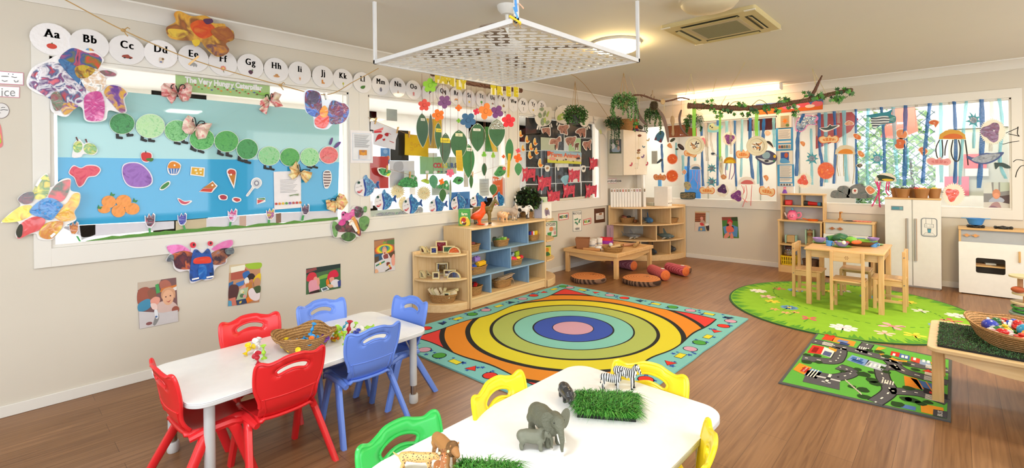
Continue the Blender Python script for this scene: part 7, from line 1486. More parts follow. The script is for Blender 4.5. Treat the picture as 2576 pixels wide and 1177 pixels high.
urchin('purple urchin beside seal picture',hA,675,446,66,PU,k=.72);urchin('dark purple urchin below turtles',hA,615,898,62,paint(['324','526','213'],24),off=(0,-12),k=.72);urchin('bright purple urchin low in left back window',hA,740,945,64,paint(['838','627','a69'],24),k=.82)
urchin('upper orange urchin beside seed pods',hA,178,623,50,OR,OR,n=36,ri=.8);urchin('lower orange urchin beside seed pods',hA,176,770,58,OR,OR,n=36,ri=.8);urchin('orange urchin in middle of right back window',hB,433,770,82,OR,OR,n=40,ri=.9)
urchin('red and cream urchin above dresser',hB,232,860,78,paint(['d42','d52','c32'],24),off=(-10,0),k=.68);urchin('purple urchin with cream spikes at right of back window',hC,972,362,112,paint(['524','736','413'],20),off=(-12,5),k=.78,n=40,ri=.84);urchin('cream sun with red paint behind fridge',hC,650,880,98,paint(['d42','d53','c32'],20),off=(-12,0),k=.62,n=30,ri=.84)
W_='e8e2d8'
jelly('small jellyfish with collage pieces by first paper plate',hA,380,715,52,50,W_,'579',[[(350,720),(355,780),(330,830),(350,880)],[(385,720),(375,790),(400,840)],[(405,720),(402,800),(395,885)],[(420,720),(412,800),(418,850)]],'b8a')
jelly('jellyfish with red and blue scraps in left back window',hA,826,845,76,68,W_,'c66',[[(780,850),(800,900),(790,960),(830,1000)],[(800,860),(806,900),(795,930)],[(818,850),(828,930),(800,1010),(790,1040)],[(870,850),(865,940),(860,1030)]],'d66')
jelly('golden jellyfish with purple ribbons in left back window',hA,678,660,54,55,'b81','db2',[[(655,660),(640,720),(650,780)],[(690,655),(680,740),(672,800)],[(715,655),(718,740),(690,800)]],'869',7)
jelly('half plate jellyfish with orange paint above sink',hB,612,618,95,86,'d8ccb0','d82',[[(540,630),(535,720),(550,820)],[(600,600),(595,720),(600,820)],[(690,600),(695,760),(680,890)]],'a96')
jelly('amber jellyfish with dark curling tentacles in right back window',hC,640,425,112,78,'c93','c62',[[(535,430),(505,500),(520,580),(560,560),(555,430)],[(600,430),(582,500),(578,560)],[(645,430),(630,520),(650,590),(690,600),(705,500),(690,430)],[(745,430),(760,540),(770,640)]],'444',7)
jelly('half plate jellyfish with pink ribbons left of fridge',hB,985,870,102,80,'e0d8c8','342',[[(885,860),(920,960),(860,1100)],[(910,870),(925,980),(930,1100)],[(935,870),(925,1000),(935,1110)],[(1000,870),(990,960),(1020,1000)],[(1020,860),(1010,960)]],'d48',9)
sea('paper_fish','dark green fish stuck on half plate jellyfish',hB,[So('232',905,815,960,810,1040,830,1070,850,1000,860,930,850),So('db2',950,850,1000,845,1060,855,1000,868)],.002,.006)
turtle('upper blue paper turtle in left back window',hA,520,705,40);turtle('lower blue paper turtle in left back window',hA,520,822,42,.3);turtle('blue paper turtle above dresser',hB,303,658,56,.1);turtle('blue paper turtle beside chain fence',hB,908,660,62,.4);turtle('dark teal paper turtle at top right of back window',hC,812,268,58,.3)
sea('paper_seal','seal picture above purple urchin',hA,[So('7bc',485,370,500,320,530,310,560,330,620,335,580,385,500,390),So('ab9',495,345,510,318,535,312,552,335,590,345,560,372,510,370),Eo('222',510,336,6,6),Eo('444',525,348,8,6)])
sea('paper_shell','half plate with pink inside beside first paper plate',hA,[So('ece6de',420,430,450,422,480,450,492,490,486,520,460,510,430,470),So('d89',430,445,455,440,470,475,462,495,440,470)],.002,-.02)
sea('paper_dolphin','small black and white dolphin right of second plate',hA,[So('ece8e0',985,465,1020,462,1050,490,1062,525,1045,530,1010,495,990,485),So('333',995,470,1020,467,1045,490,1056,522,1030,500,1005,482)])
sea('paper_dolphin','small dolphin picture under clear streamer',hA,[So('c8d4dc',510,575,530,562,555,572,552,590,525,592),So('345',515,576,532,567,550,575,530,586)])
sea('paper_reef','large dark laminated reef fish picture below second plate',hA,[So(mat('446',.15,.5,.1,coat=.5),900,605,960,560,1020,550,1075,580,1090,620,1060,660,1000,675,940,645),So('8ab',960,590,1000,560,1030,580,1020,615,980,620),Eo('db3',1070,600,12,14),Eo('375',1060,640,14,10),So('c8d0d4',920,615,980,625,1060,640,1000,655),Eo('223',1000,640,20,9)])
for lab,c,P,h in(('pale orange fish top right in left back window',hA,[(980,385),(1010,370),(1040,395),(1020,420),(990,420)],'eb9'),('small orange and white fish above low crab',hA,[(968,770),(1000,760),(1020,790),(1000,820),(985,800)],'d84'),('tiny orange fish by small jellyfish',hA,[(262,730),(285,712),(303,735),(285,760),(265,745)],'d97'),('little spotted orange fish under golden jellyfish',hA,[(595,770),(620,752),(655,775),(640,800),(610,800)],'c85'),('orange shell shape by red streamer',hA,[(130,505),(155,480),(175,505),(178,530),(150,525)],'e95'),('orange shell hand right of clear streamer',hB,[(605,335),(640,305),(685,320),(690,345),(650,350),(620,352)],'d97'),('orange fish on deep blue streamer',hB,[(680,430),(715,425),(760,450),(755,485),(715,480),(690,460)],'d73'),('orange hand fish right of half plate jellyfish',hB,[(725,585),(760,585),(795,625),(775,650),(735,630)],'d84'),('tiny orange fish at left of right back window',hB,[(190,500),(225,497),(245,520),(230,550),(205,530)],'d84'),('orange and white fish over grey rocks',hB,[(795,935),(830,905),(870,925),(895,955),(860,990),(825,985)],'d85'),('upper orange coral hand in right back window',hB,[(1075,420),(1100,385),(1160,385),(1195,430),(1170,475),(1100,470)],'d85'),('lower orange coral hand in right back window',hB,[(1060,530),(1080,475),(1140,470),(1180,500),(1160,565),(1090,572)],'c63'),('orange paper shrimp left of amber jellyfish',hC,[(440,280),(490,262),(535,280),(520,310),(500,335),(490,312),(450,300)],'c63'),('orange fish below paper shrimp',hC,[(355,510),(385,485),(425,500),(445,530),(400,565),(370,530)],'c74'),('small dark fish on deep blue streamer',hB,[(712,720),(745,702),(775,715),(765,735),(740,745)],'443')):
 cx,cy=sum(p[0]for p in P)/len(P),sum(p[1]for p in P)/len(P)
 sea('paper_fish'if'fish'in lab else'paper_coral',lab,c,[('ece4dc','S',P),(h,'S',[(cx+(a-cx)*.82,cy+(b-cy)*.82)for a,b in P]),('f0e0d0','L',([(cx-8,cy-6),(cx+10,cy-10)],3)),('f0e0d0','L',([(cx-6,cy+6),(cx+12,cy+2)],3))])
sea('paper_whale','shiny blue whale edged in pink at top of right back window',hB,[So('d8b',150,385,160,310,200,270,270,258,350,265,362,295,330,320,350,345,270,350,240,390,200,412,165,408),So(paint(['469','8ac','347','b0c0d8'],24,.12),158,380,168,315,205,278,270,266,345,272,325,312,335,340,262,344,235,382,200,402)])
sea('paper_shark','small grey paper shark',hB,[So('eceae4',372,375,440,365,470,340,490,352,550,345,555,362,480,395,430,412,400,400),So('455',382,376,445,370,472,346,490,358,545,350,480,388,420,392)])
sea('paper_stingray','large black and teal stingray near top of right back window',hB,[So('389',800,262,850,250,930,235,1000,225,1045,205,1040,250,1080,270,1075,320,1010,335,950,350,870,385,860,330,845,280),(stripes('111','d8e0e0',9,6,'Z',.15),'S',[850,290,900,275,980,260,1020,280,1010,330,940,345,875,380]),Eo(paint(['463','388','485'],20),1050,292,28,28)])
for lab,P in(('left grey paper rock on back window sill',[(480,975),(510,952),(560,955),(600,980),(640,1000),(640,1022),(490,1020)]),('middle grey paper rock on back window sill',[(540,950),(560,915),(620,912),(660,950),(640,1000),(600,980)]),('large grey paper rock with starfish card',[(635,985),(650,930),(700,898),(770,895),(820,950),(860,1020),(640,1022)])):
 sea('paper_rock',lab,hB,[(paint(['566','777','455'],14,.6,1,.1),'S',P)],.002,-.01)
sea('starfish_card','white card with red starfish on grey rock',hB,[So('e6e2dc',678,945,700,932,724,940,726,975,705,986,680,978),('a32','K',(702,955,18,8,5)),Ro('b8b0ac',684,974,722,978)])
sea('paper_rock','dark photo of reef rock at left of back sill',hA,[So('344',248,920,270,912,370,912,380,935,370,970,270,972,248,960),So(paint(['232','554','875','343'],30),256,924,365,918,372,940,362,964,262,962)])
sea('paper_seaweed','mottled seaweed picture over blue board',hA,[So(paint(['896','ba7','678'],30),280,830,310,820,340,845,330,880,310,895,285,870)])
sea('paper_whale','grey and black humpback whale at right of back window',hC,[So('458',755,575,770,562,820,575,900,540,980,540,1050,530,1060,545,1000,600,920,630,840,625,790,600),So(paint(['444','888','333'],20),800,588,900,552,1030,545,990,590,910,618,840,612)])
sea('paper_whale','small dark whale below humpback whale',hC,[So('344',985,620,1010,618,1060,620,1110,645,1118,662,1080,665,1030,645,1000,672,990,660)])
sea('paper_fish','dark teal fish shape by cupboard under trailing plant',hD,[So('479',615,720,640,660,690,625,720,650,715,690,690,750,660,740,640,730),Po('734',612,725,635,690,640,720),Po('734',660,745,690,700,692,752)],.002)
sea('paper_dolphin','dark dolphin on first deep blue streamer',hD,[So('345',640,965,660,940,690,920,705,935,680,955,650,972)])
rope('black pipe cleaner squiggle at right edge of back wall',[cr(PBk(.02),hC)(*q)for q in((1080,375),(1170,335),(1180,325),(1175,380),(1190,400),(1165,395),(1100,380))],.004,mat('222',.9),'pipe_cleaner','pipe cleaner')
rope('black pipe cleaner loop below squiggle on back wall',[cr(PBk(.02),hC)(*q)for q in((1190,440),(1120,450),(1060,465),(1035,460))],.004,mat('333',.9),'pipe_cleaner','pipe cleaner')
rope('curved black pipe cleaner near right window corner',[cr(PBk(.02),hC)(*q)for q in((1140,612),(1165,595),(1195,595),(1225,600))],.004,mat('222',.9),'pipe_cleaner','pipe cleaner')
rope('lowest curved black pipe cleaner on back wall',[cr(PBk(.02),hC)(*q)for q in((1160,738),(1172,690),(1200,650),(1230,640))],.004,mat('222',.9),'pipe_cleaner','pipe cleaner')
pb=PBk(.023)
for lab,q,lay in(('starfish photo on post between back windows',(1100,232,1215,352),[Ro('e4dccc',0,0,100,100),Ro('a97',18,14,84,92),('d72','K',(52,50,28,10,7)),Eo('574',70,80,14,10)]),('upper blue framed text sheet on post between back windows',(1078,355,1230,548),[Ro('49c',0,0,100,100),Ro('e2dcd0',14,6,88,50),Ro('e2dcd0',14,57,88,66),Ro('e2dcd0',14,72,88,93)]+[('888','R',(18,11+k*4.6,84-(k%3)*6,12.3+k*4.6))for k in range(8)]+[((['a54','456','875','578','a98'])[k],'R',(18+k*14,76,29+k*14,89))for k in range(5)]),('coral photo on post between back windows',(1105,552,1222,668),[Ro('e2dccc',0,0,100,100),Ro('359',14,12,76,90),Eo('b53',56,34,14,18),So('59c',14,60,40,55,76,75,76,90,14,90)]),('lower blue framed text sheet on post between back windows',(1092,672,1240,860),[Ro('49c',0,0,100,100),Ro('e2dcd0',14,4,88,58),Ro('e2dcd0',14,62,88,82),Ro('e2dcd0',14,87,92,98)]+[('888','R',(18,8+k*4.6,84-(k%3)*6,9.3+k*4.6))for k in range(15)]+[('555','R',(20+k*17,89,30+k*17,97))for k in range(4)])):
 f=cr(pb,hA);a,b=(1640+q[0]/3.4619,220+q[1]/3.4619),(1640+q[2]/3.4619,220+q[3]/3.4619);art('post_sheet',lab,'notice',pb,lay,.001,quad_of(pb,a,b))
g=uvmap(pb,[(1901,262),(2071,248),(2069.5,275),(1902,289)])
art('banner_poster','orange and blue sea banner half hidden behind ivy branch','banner',pb,[Po('46a',0,0,100,0,100,100,0,100),Po('d62',0,55,40,48,70,60,100,45,100,100,0,100),Eo('d56',70,40,12,26),Eo('d67',92,42,8,26),Eo('c58',50,45,9,26),Eo('d8d0dc',60,56,8,18),Eo('f0d8c8',82,60,7,16),So('b53',30,90,40,70,60,76,64,92)],.001,g)
photo('photo of toddler taped inside lower right corner of back window',PBk(-.02),hC,[(895,780),(1118,780),(1118,1010),(898,1006)],[Po('888',0,0,100,0,100,100,0,100),Po('d0d4cc',0,0,30,0,34,40,0,40),Po('c0c8c0',38,0,56,0,56,30,38,34),Po('b8c4b4',62,0,96,0,96,30,62,34),Po('544',60,50,100,44,100,80,64,80),So('a8b0c0',24,62,40,52,64,54,78,64,70,72,40,74,20,70),Eo('c86',48,42,15,18),Eo('d97',48,48,11,10),Po('c8c4bc',0,72,60,70,100,78,100,100,0,100),So('a88',30,78,50,70,62,80,64,100,22,100),So('867',16,92,34,84,56,92,56,100,16,100)],name='photo_print')
photo('photo of child before bookcase, left one of two under back window',PBk(0),(1700,480,5.886),[(283,298),(500,303),(495,605),(280,592)],[Po('cb9',0,0,100,0,100,100,0,100),Po('a64',2,8,74,8,72,54,2,54)]+[('632','P',[(2,14+k*9),(74,14+k*9),(74,18+k*9),(2,18+k*9)])for k in range(5)]+[Po('c4c8c4',76,4,100,6,100,60,78,56),Po('d8c4b4',2,56,60,56,66,100,2,100),Eo('d98',48,36,10,9),So('b98',40,46,60,44,72,56,60,64,44,60),So('c44',36,60,56,58,66,70,44,72),Po('68a',28,78,70,74,78,98,24,100),Eo('da4',46,90,7,6),So('433',76,62,96,60,100,92,84,92),So('e2e0dc',74,62,92,58,98,68,76,72)])
photo('photo of child in red hat, right one of two under back window',PBk(0),(1700,480,5.886),[(682,388),(915,385),(936,700),(702,698)],[Po('473',0,0,100,0,100,100,0,100),Po('843',0,0,100,0,100,14,0,16),Po('342',60,2,100,0,100,20,60,18),Po('58b',4,46,60,36,98,48,90,96,10,80),So('b23',32,26,40,12,58,12,68,24,60,32,38,32),Eo('c76',50,34,14,13),So('222',28,36,40,32,44,42,30,44),So('222',56,46,70,44,70,64,56,60),So('d65',24,48,50,42,70,54,68,70,30,72),So('d87',12,84,34,72,44,86,24,100,6,98),So('d87',50,78,62,78,66,100,46,100)])
def yp(px,py,y):return at_y(px,py,y)
mb=Um('887',.7)
for px in(1781,1851,1912,1960,2010):p=yp(px,400,YB+2.495);mb.bb(p.x-.006,p.x+.006,YB+2.485,YB+2.5,0,2.55)
mb.obj('door_joints',None,kind='structure')
def outpiece(name,label,cat,px,y,tl,br,h,t=.02):
 a,b=yp(*tl,y),yp(*br,y);mb=Ub(h);mb.bb(min(a.x,b.x),max(a.x,b.x),y,y+t,min(a.z,b.z),max(a.z,b.z));return mb.obj(name,None,label,cat)
outpiece('blue_board','bright blue notice board outside left back window','board',0,YB+1.6,(1722,418),(1762,508),mat('37b',.6));outpiece('blue_board','narrow blue panel seen behind white folders','board',0,YB+1.4,(1650,440),(1664,508),mat('59c',.6))
outpiece('white_door','white door with black lock seen beside corner cupboard','door',0,YB+1.2,(1610,330),(1645,540),mat('dcd8cc',.6))
outpiece('brown_valance','red brown hanging cloth at top outside left back window','cloth',0,YB+.9,(1680,302),(1752,342),mat('953',.8));outpiece('brown_valance','dark red cloth strip outside left back window above plates','cloth',0,YB+.9,(1880,282),(1958,325),mat('733',.8))
art('shade_cloth','red and brown canvas shade outside right back window','shade cloth',Plane((0,YB+1.3,0),(0,-1,0)),[Po('944',2052,262,2125,262,2160,300,2140,330,2090,360,2052,375),Po('c65',2250,262,2300,255,2310,330,2260,350,2215,345)],.004)
def bush(label,px,py,y,r,n,greens,seed):
 p=yp(px,py,y);t=thing('garden_bush',label,'bush',(p.x,p.y,0));rnd=random.Random(seed);ms=[mat(g,.5,.3,.25,20)for g in greens];lf=MB();z0=p.z
 for k in range(n):
  d=V((rnd.gauss(0,1),rnd.gauss(0,1),rnd.gauss(0,1))).normalized()*rnd.uniform(.5,1);q=V((d.x*r,d.y*r*.6,z0+d.z*r*.9))
  if q.z<.02:continue
  lf.use(ms[k%len(ms)]);leaf(lf,q,V((rnd.uniform(-1,1),rnd.uniform(-1,1),rnd.uniform(-.6,.6))),rnd.uniform(.12,.22),rnd)
 lf.obj('foliage',t);st=Um('543',.8);st.tube([(0,0,0),(.05,0,z0*.6),(0,0,z0)],[.05,.04,.02],6);st.obj('trunk',t)
LG=('ac8','cd9','8b6','d8ecc0')
bush('light green bush outside behind dresser',2030,400,YB+5.2,1.1,420,LG,41);bush('tall green shrub outside behind fence, middle',2150,370,YB+8,1.6,520,LG,42);bush('green shrub outside behind chain fence right',2290,400,YB+5.5,1.2,420,LG,43);bush('low leafy hedge outside above sink',2120,480,YB+3.9,.6,420,('9c7','bd9','d0e8b8'),44)
def chain_fence():
 y=YB+3.2;a,b=yp(2130,300,y),yp(2375,300,y);t=thing('chain_fence','grey chain link fence outside right back window','fence',(a.x,y,0));W=b.x-a.x;H=2.5
 mb=Um('788',.5);s=.17
 n=int((W+H)/s)+2
 for k in range(-n,n):
  for sg in(1,-1):
   x0=k*s;pts=[]
   for z in(0,H):
    x=x0+sg*z;pts.append((x,z))
   (xa,za),(xb,zb)=pts
   lo,hi=(xa,za),(xb,zb)
   def cl(p,q):
    (x,z),(x2,z2)=p,q
    if x<0:z+=(0-x)/(x2-x)*(z2-z);x=0
    elif x>W:z+=(W-x)/(x2-x)*(z2-z);x=W
    return(x,z)
   if max(xa,xb)<=0 or min(xa,xb)>=W:continue
   p,q=cl(lo,hi),cl(hi,lo)
   if abs(p[1]-q[1])>.02:mb.tube([(p[0],0,p[1]),(q[0],0,q[1])],.007,4)
 mb.obj('wire_mesh',t)
 for x in(0,W):mb=Um('999',.4);mb.cyl((x,0,0),(x,0,H+.05),.03,n=10);mb.obj('post',t)
chain_fence()
def outdoor_door():
 y=YB+1.45;a,b=yp(2352,250,y),yp(2552,250,y);t=thing('glazed_door','white framed glass door outside at right of back window','door',(a.x,y,0));W=b.x-a.x;m=mat('ece8de',.5)
 mb=Ub(m);fw=.16
 mb.bb(0,fw*.9,0,.05,0,2.6);mb.bb(W-.06,W,0,.05,0,2.6);mb.bb(fw*.9,W-.06,0,.05,0,1.08);mb.bb(fw*.9,W-.06,0,.05,2.05,2.6);mb.obj('frame',t)
 g=Um('aa9',.3,.5,.1,2);g.bb(fw*.9,W-.06,.02,.03,1.08,2.05);g.obj('pane',t)
 for tl,br,h in(((2424,388),(2482,423),'d55'),((2376,444),(2438,492),'c67'),((2428,424),(2487,443),'d0d0c4')):
  p,q=yp(*tl,y-.005),yp(*br,y-.005);bxo(mat(h,.6),[p.x-a.x,q.x-a.x,-.006,-.002,q.z,p.z],'poster',t)
 k=Um('b8b8b4',.3,.5,0,metal=.6);k.ball((.07,-.04,1.15),.035);k.obj('door_knob',t)
outdoor_door()
#woven baskets
STR=straw()
def sq(hx,hy,z,n=28,p=3.2,sag=0,peak=0):
 out=[]
 for k in range(n):
  a=2*pi*k/n;c,s=cos(a),sin(a);r=(abs(c)**p+abs(s)**p)**(-1/p);out.append(V((hx*r*c,hy*r*s,z+peak*abs(sin(2*a))**2-sag*0)))
 return out
def basket(label,loc,hx,hy,h,rz=0,flare=.78,p=3.2,peak=0,m=None,group=None):
 t=thing('straw_basket',label,'basket',loc,rz,group);m=m or STR
 rings=[sq(hx*(flare+(1-flare)*s),hy*(flare+(1-flare)*s),h*s,32,p,0,peak*s)for s in(0,.15,.4,.7,.95)]
 inner=[[V((q.x*(1-.010/hx),q.y*(1-.010/hy),q.z))for q in r]for r in rings[1:][::-1]]
 mb=Ub(m);mb.ring([[q*.98 for q in rings[0]]]+rings+inner,True,True);mb.obj('body',t)
 rm=Ub(m);top=rings[-1]
 for k in range(2):rm.tube([q+V((0,0,.004-.007*k))for q in top+[top[0]]],.0055,6)
 rm.obj('rim',t)
 return t
SUC={'lime':'ad4','white':'eeedea','yellow':'ec2','red':'b23','blue':'34a','sky blue':'39d','purple':'74a','orange':'e72','teal':'4ac'}
def suction(label,colour,p,d=(0,0,1),s=1,arms=2):
 mb=Um(SUC[colour],.4,.4,.02);d=V(d).normalized();q=d.to_track_quat('Z','Y').to_matrix()
 if arms==2:mb.lathe([(0,0),(.017*s,0),(.015*s,.004*s),(.005*s,.012*s),(.0045*s,.022*s),(.011*s,.030*s),(.012*s,.036*s),(.008*s,.044*s),(.0045*s,.05*s),(.0045*s,.062*s),(.010*s,.070*s),(.016*s,.075*s),(.0145*s,.077*s),(0,.071*s)],(0,0,0),14,q)
 else:
  mb.ball(q@V((0,0,.032*s)),.014*s)
  for k in range(arms):
   a=2*pi*k/arms;e=V((cos(a)*.9,0,sin(a))).normalized()if arms<4 else V((cos(a),sin(a),.2)).normalized();M=q@e.to_track_quat('Z','Y').to_matrix()
   mb.lathe([(.005*s,.01*s),(.005*s,.022*s),(.013*s,.031*s),(.0165*s,.034*s),(.014*s,.035*s),(0,.030*s)],q@V((0,0,.032*s)),12,M)
 o=mb.top('suction_toy',label,'suction toy','suction toys on long table',origin=(0,0,0));o.location=p;return o
TB=lambda px,py,z=TZ1:at_z(px,py,z)
lab='suction toy in cluster left of straw basket'
suction('yellow '+lab,'yellow',TB(622,895)+V((0,0,.012)),(.2,.1,.6),1,3);suction('tall lime '+lab,'lime',TB(664,902),(.05,-.05,1),1);suction('dark red '+lab+', in front','red',TB(647,914),(0,0,1),1,3)
suction('upper white '+lab,'white',TB(632,880)+V((0,0,.016)),(.5,.3,.7),1,3);suction('middle white '+lab,'white',TB(648,884)+V((0,0,.016)),(-.5,.1,.6),1,3);suction('lower white '+lab,'white',TB(645,893)+V((0,0,.014)),(.9,.2,.3),.9)
lab='suction toy in cluster right of straw basket'
suction('yellow '+lab,'yellow',TB(846,856),(.1,0,1),1.1,3);suction('tall lime '+lab+', in front','lime',TB(868,866),(0,0,1),1);suction('lime '+lab+', behind yellow one','lime',TB(844,842),(.3,.2,1),1,3);suction('red upright '+lab,'red',TB(875,845),(.12,.1,1),1.25);suction('lime '+lab+', behind red one','lime',TB(890,836),(.3,.1,1),.9)
suction('left white '+lab,'white',TB(833,836)+V((0,0,.012)),(.6,.4,.5),1,3);suction('white '+lab+', beside red one','white',TB(888,846)+V((0,0,.012)),(.3,.6,.5),1.1,3);suction('right white '+lab,'white',TB(898,848)+V((0,0,.012)),(-.4,.6,.6),1,3);suction('dark blue '+lab,'blue',TB(899,851),(0,0,1),.9,3);suction('lime '+lab+', lying farthest right','lime',TB(911,830)+V((0,0,.014)),(.735,.678,.12),1);suction('second dark blue '+lab,'blue',TB(908,846)+V((0,0,.010)),(.6,.7,.1),.8);suction('lime '+lab+', low beside yellow one','lime',TB(858,855)+V((0,0,.014)),(.3,-.4,.7),.9,3);suction('orange '+lab+', half under basket rim','orange',TB(835,856)+V((0,0,.010)),(1,.3,.2),.7);suction('teal '+lab+', behind lime one','teal',TB(860,834)+V((0,0,.010)),(.4,.3,.7),.8)
BK=at_z(765,878,TZ1);BK=V((1.54,1.255,TZ1))
basket('straw basket full of blue and purple suction toys on long table',BK,.150,.162,.082,radians(3),.62,3.6,.028)
rnd=random.Random(4)
for k,(c,x,y,z,d,a)in enumerate((('sky blue',-.05,.06,.07,(.3,.2,1),2),('sky blue',-.02,-.02,.04,(.8,.1,.4),3),('sky blue',.03,-.05,.035,(-.2,.5,.6),3),('sky blue',-.04,-.05,.04,(.6,-.5,.4),2),('purple',.0,.05,.045,(.7,.5,.3),2),('purple',.04,.07,.04,(.1,.8,.4),2),('purple',.06,.04,.035,(.9,0,.5),3),('yellow',.04,-.09,.03,(.4,-.3,.7),3),('yellow',.0,-.09,.03,(-.5,-.2,.7),3),('yellow',.06,-.07,.03,(.9,-.3,.3),2),('orange',.07,.0,.035,(.3,.2,.9),3),('sky blue',.05,.02,.045,(.5,.1,.8),3),('sky blue',.08,-.04,.035,(.6,.4,.6),3),('purple',.09,.06,.035,(.4,.4,.6),3))):
 suction(c+' suction toy lying in straw basket, one of several',c,BK+V((x,y,z*.75)),d,.95,a)['group']=c+' suction toys in basket'
def skin_mesh(name,joints,edges,m,parent=None,sub=2):
 mb=Ub(m);R=0
 for p,r in joints:mb.ball(p,r,None,12,8);R=max(R,r)
 for a,b in edges:mb.tube([joints[a][0],joints[b][0]],[joints[a][1],joints[b][1]],12)
 o=mb.obj(name,parent,origin=(0,0,0))
 q=o.modifiers.new('fuse','REMESH');q.mode='VOXEL';q.voxel_size=max(.0016,R*.085);q.use_smooth_shade=True
 q=o.modifiers.new('relax','SMOOTH');q.factor=.5;q.iterations=5
 return o
def quadruped(name,label,loc,heading,H,m,body=.26,legw=.075,neck=((.52,.95),(.62,1.12)),head=((.72,1.10),(.90,.98)),nr=.12,hr=.11,mr=.07,L=.95,low=.30,tail=((-.62,.70),(-.70,.35)),tr=.03,belly=.0,foot=.055,parts=(),group=None,cat='toy animal',hump=0,turn=0):
 t=thing(name,label,cat,loc,radians(42.66+heading),group);S=H;hl=L/2;zb=1-body
 sp=[((-hl+.05,0,zb+.02),body*.85),((-hl*.45,0,zb+.03+hump),body*.98),((hl*.15,0,zb-belly),body*1),((hl-.12,0,zb+.04),body*.95)]
 tw=lambda x,z,k:(x*cos(turn*k)if k else x,x*sin(turn*k)if k else 0,z)
 J=[(sp[1][0],sp[1][1]),(sp[0][0],sp[0][1]),(sp[2][0],sp[2][1]),(sp[3][0],sp[3][1])];E=[(0,1),(0,2),(2,3)]
 def hd(p):x,z=p;d=x-hl;return(hl+d*cos(turn),d*sin(turn),z)if d>0 else(x,0,z)
 J+=[(hd(neck[0]),nr*1.15),(hd(neck[1]),nr),(hd(head[0]),hr),(hd(head[1]),mr)];E+=[(3,4),(4,5),(5,6),(6,7)]
 i=len(J)
 for sy in(-1,1):
  w=body*.55*sy;J+=[((-hl+.10,w,zb-.10),legw*1.6),((-hl+.16,w,.52),legw*1.25),((-hl+.02,w,.27),legw*.85),((-hl+.06,w,foot),foot*1.05)];E+=[(1,i),(i,i+1),(i+1,i+2),(i+2,i+3)];i+=4
  J+=[((hl-.14,w,zb-.14),legw*1.4),((hl-.10,w,.46),legw*1.05),((hl-.12,w,.22),legw*.85),((hl-.09,w,foot),foot*1.05)];E+=[(3,i),(i,i+1),(i+1,i+2),(i+2,i+3)];i+=4
 if tail:J+=[((tail[0][0],0,tail[0][1]),tr),((tail[1][0],0,tail[1][1]),tr*.8)];E+=[(1,i),(i,i+1)]
 J=[(V(p)*S,tuple(x*S for x in r)if isinstance(r,tuple)else r*S)for p,r in J]
 skin_mesh('body',J,E,m,t)
 for p in parts:p(t,S,hd)
 return t
def ears(x,z,w,h,dy,m,back=.0):
 def f(t,S,hd):
  for sy in(-1,1):
   c=V(hd((x,z)))*S+V((0,sy*dy*S,0));mb=Ub(m);mb.ball(c+V((-back*S,sy*w*.6*S,h*.4*S)),(w*.28*S,w*.5*S,h*.6*S),None,8,6);mb.obj('ear',t)
 return f
def eyes(x,z,dy,r=.016):
 def f(t,S,hd):
  mb=Um('111',.2)
  for sy in(-1,1):mb.ball(V(hd((x,z)))*S+V((0,sy*dy*S,0)),r*S,None,8,6)
  mb.obj('eyes',t)
 return f
def ridge(pts,r,m,name='mane'):
 def f(t,S,hd):
  tbo(m,[[V(hd(p))*S for p in pts],[r*S*(.6 if i in(0,len(pts)-1)else 1)for i in range(len(pts))],6],name,t)
 return f
def tuft(x,z,r,m,name='tail_tuft'):
 def f(t,S,hd):mb=Ub(m);mb.ball(V((x,0,z))*S,(r*S,r*S,r*1.8*S),None,8,6);mb.obj(name,t)
 return f
def hoof(m,L,body,r=.075):
 def f(t,S,hd):
  for sx in(-1,1):
   for sy in(-1,1):mb=Ub(m);x=(L/2-.09)if sx>0 else(-L/2+.06);mb.cyl(V((x,body*.55*sy,0))*S,V((x,body*.55*sy,.075))*S,r*1.1*S,r*.85*S,10);mb.obj('hoof',t)
 return f
T2=lambda px,py:at_z(px,py,TZ2)
ZB=stripes('222','eeece8',34,5,'X',.35);BLK=mat('222',.5)
zp=(ears(.82,1.26,.07,.12,.05,mat('d8d4d0',.5)),eyes(.90,1.17,.085),ridge(((.42,1.10),(.60,1.28),(.74,1.35)),.045,BLK),tuft(-.64,.40,.035,BLK),hoof(BLK,1.05,.25,.06))
zk=dict(body=.25,legw=.065,L=1.05,neck=((.50,1),(.66,1.18)),head=((.80,1.20),(1,1)),nr=.13,hr=.105,mr=.065,foot=.05,tail=((-.60,.85),(-.64,.5)),group=None)
quadruped('toy_zebra','toy zebra in front, left of other zebra on white table',T2(1537,982),-22,.072,ZB,parts=zp,turn=-.3,**zk)
quadruped('toy_zebra','toy zebra behind first one, by far yellow chair',T2(1573,972),-38,.085,ZB,parts=zp,turn=-.5,**zk)
hm_=mat('333',.25,.5,.1,20)
quadruped('toy_hippo','dark shiny toy hippo with its head lowered, left of grass square',T2(1423,1005),-78,.066,hm_,body=.40,legw=.11,L=1,neck=((.62,.62),(.74,.55)),head=((.86,.50),(1.08,.40)),nr=.30,hr=.24,mr=.22,foot=.10,tail=((-.66,.70),(-.70,.5)),tr=.03,parts=(ears(.84,.72,.08,.10,.16,hm_),eyes(.92,.72,.16,.02)))
eg=mat('665',.5,.3,.15,40,.5,bscale=160);iv=mat('e8e2d0',.3)
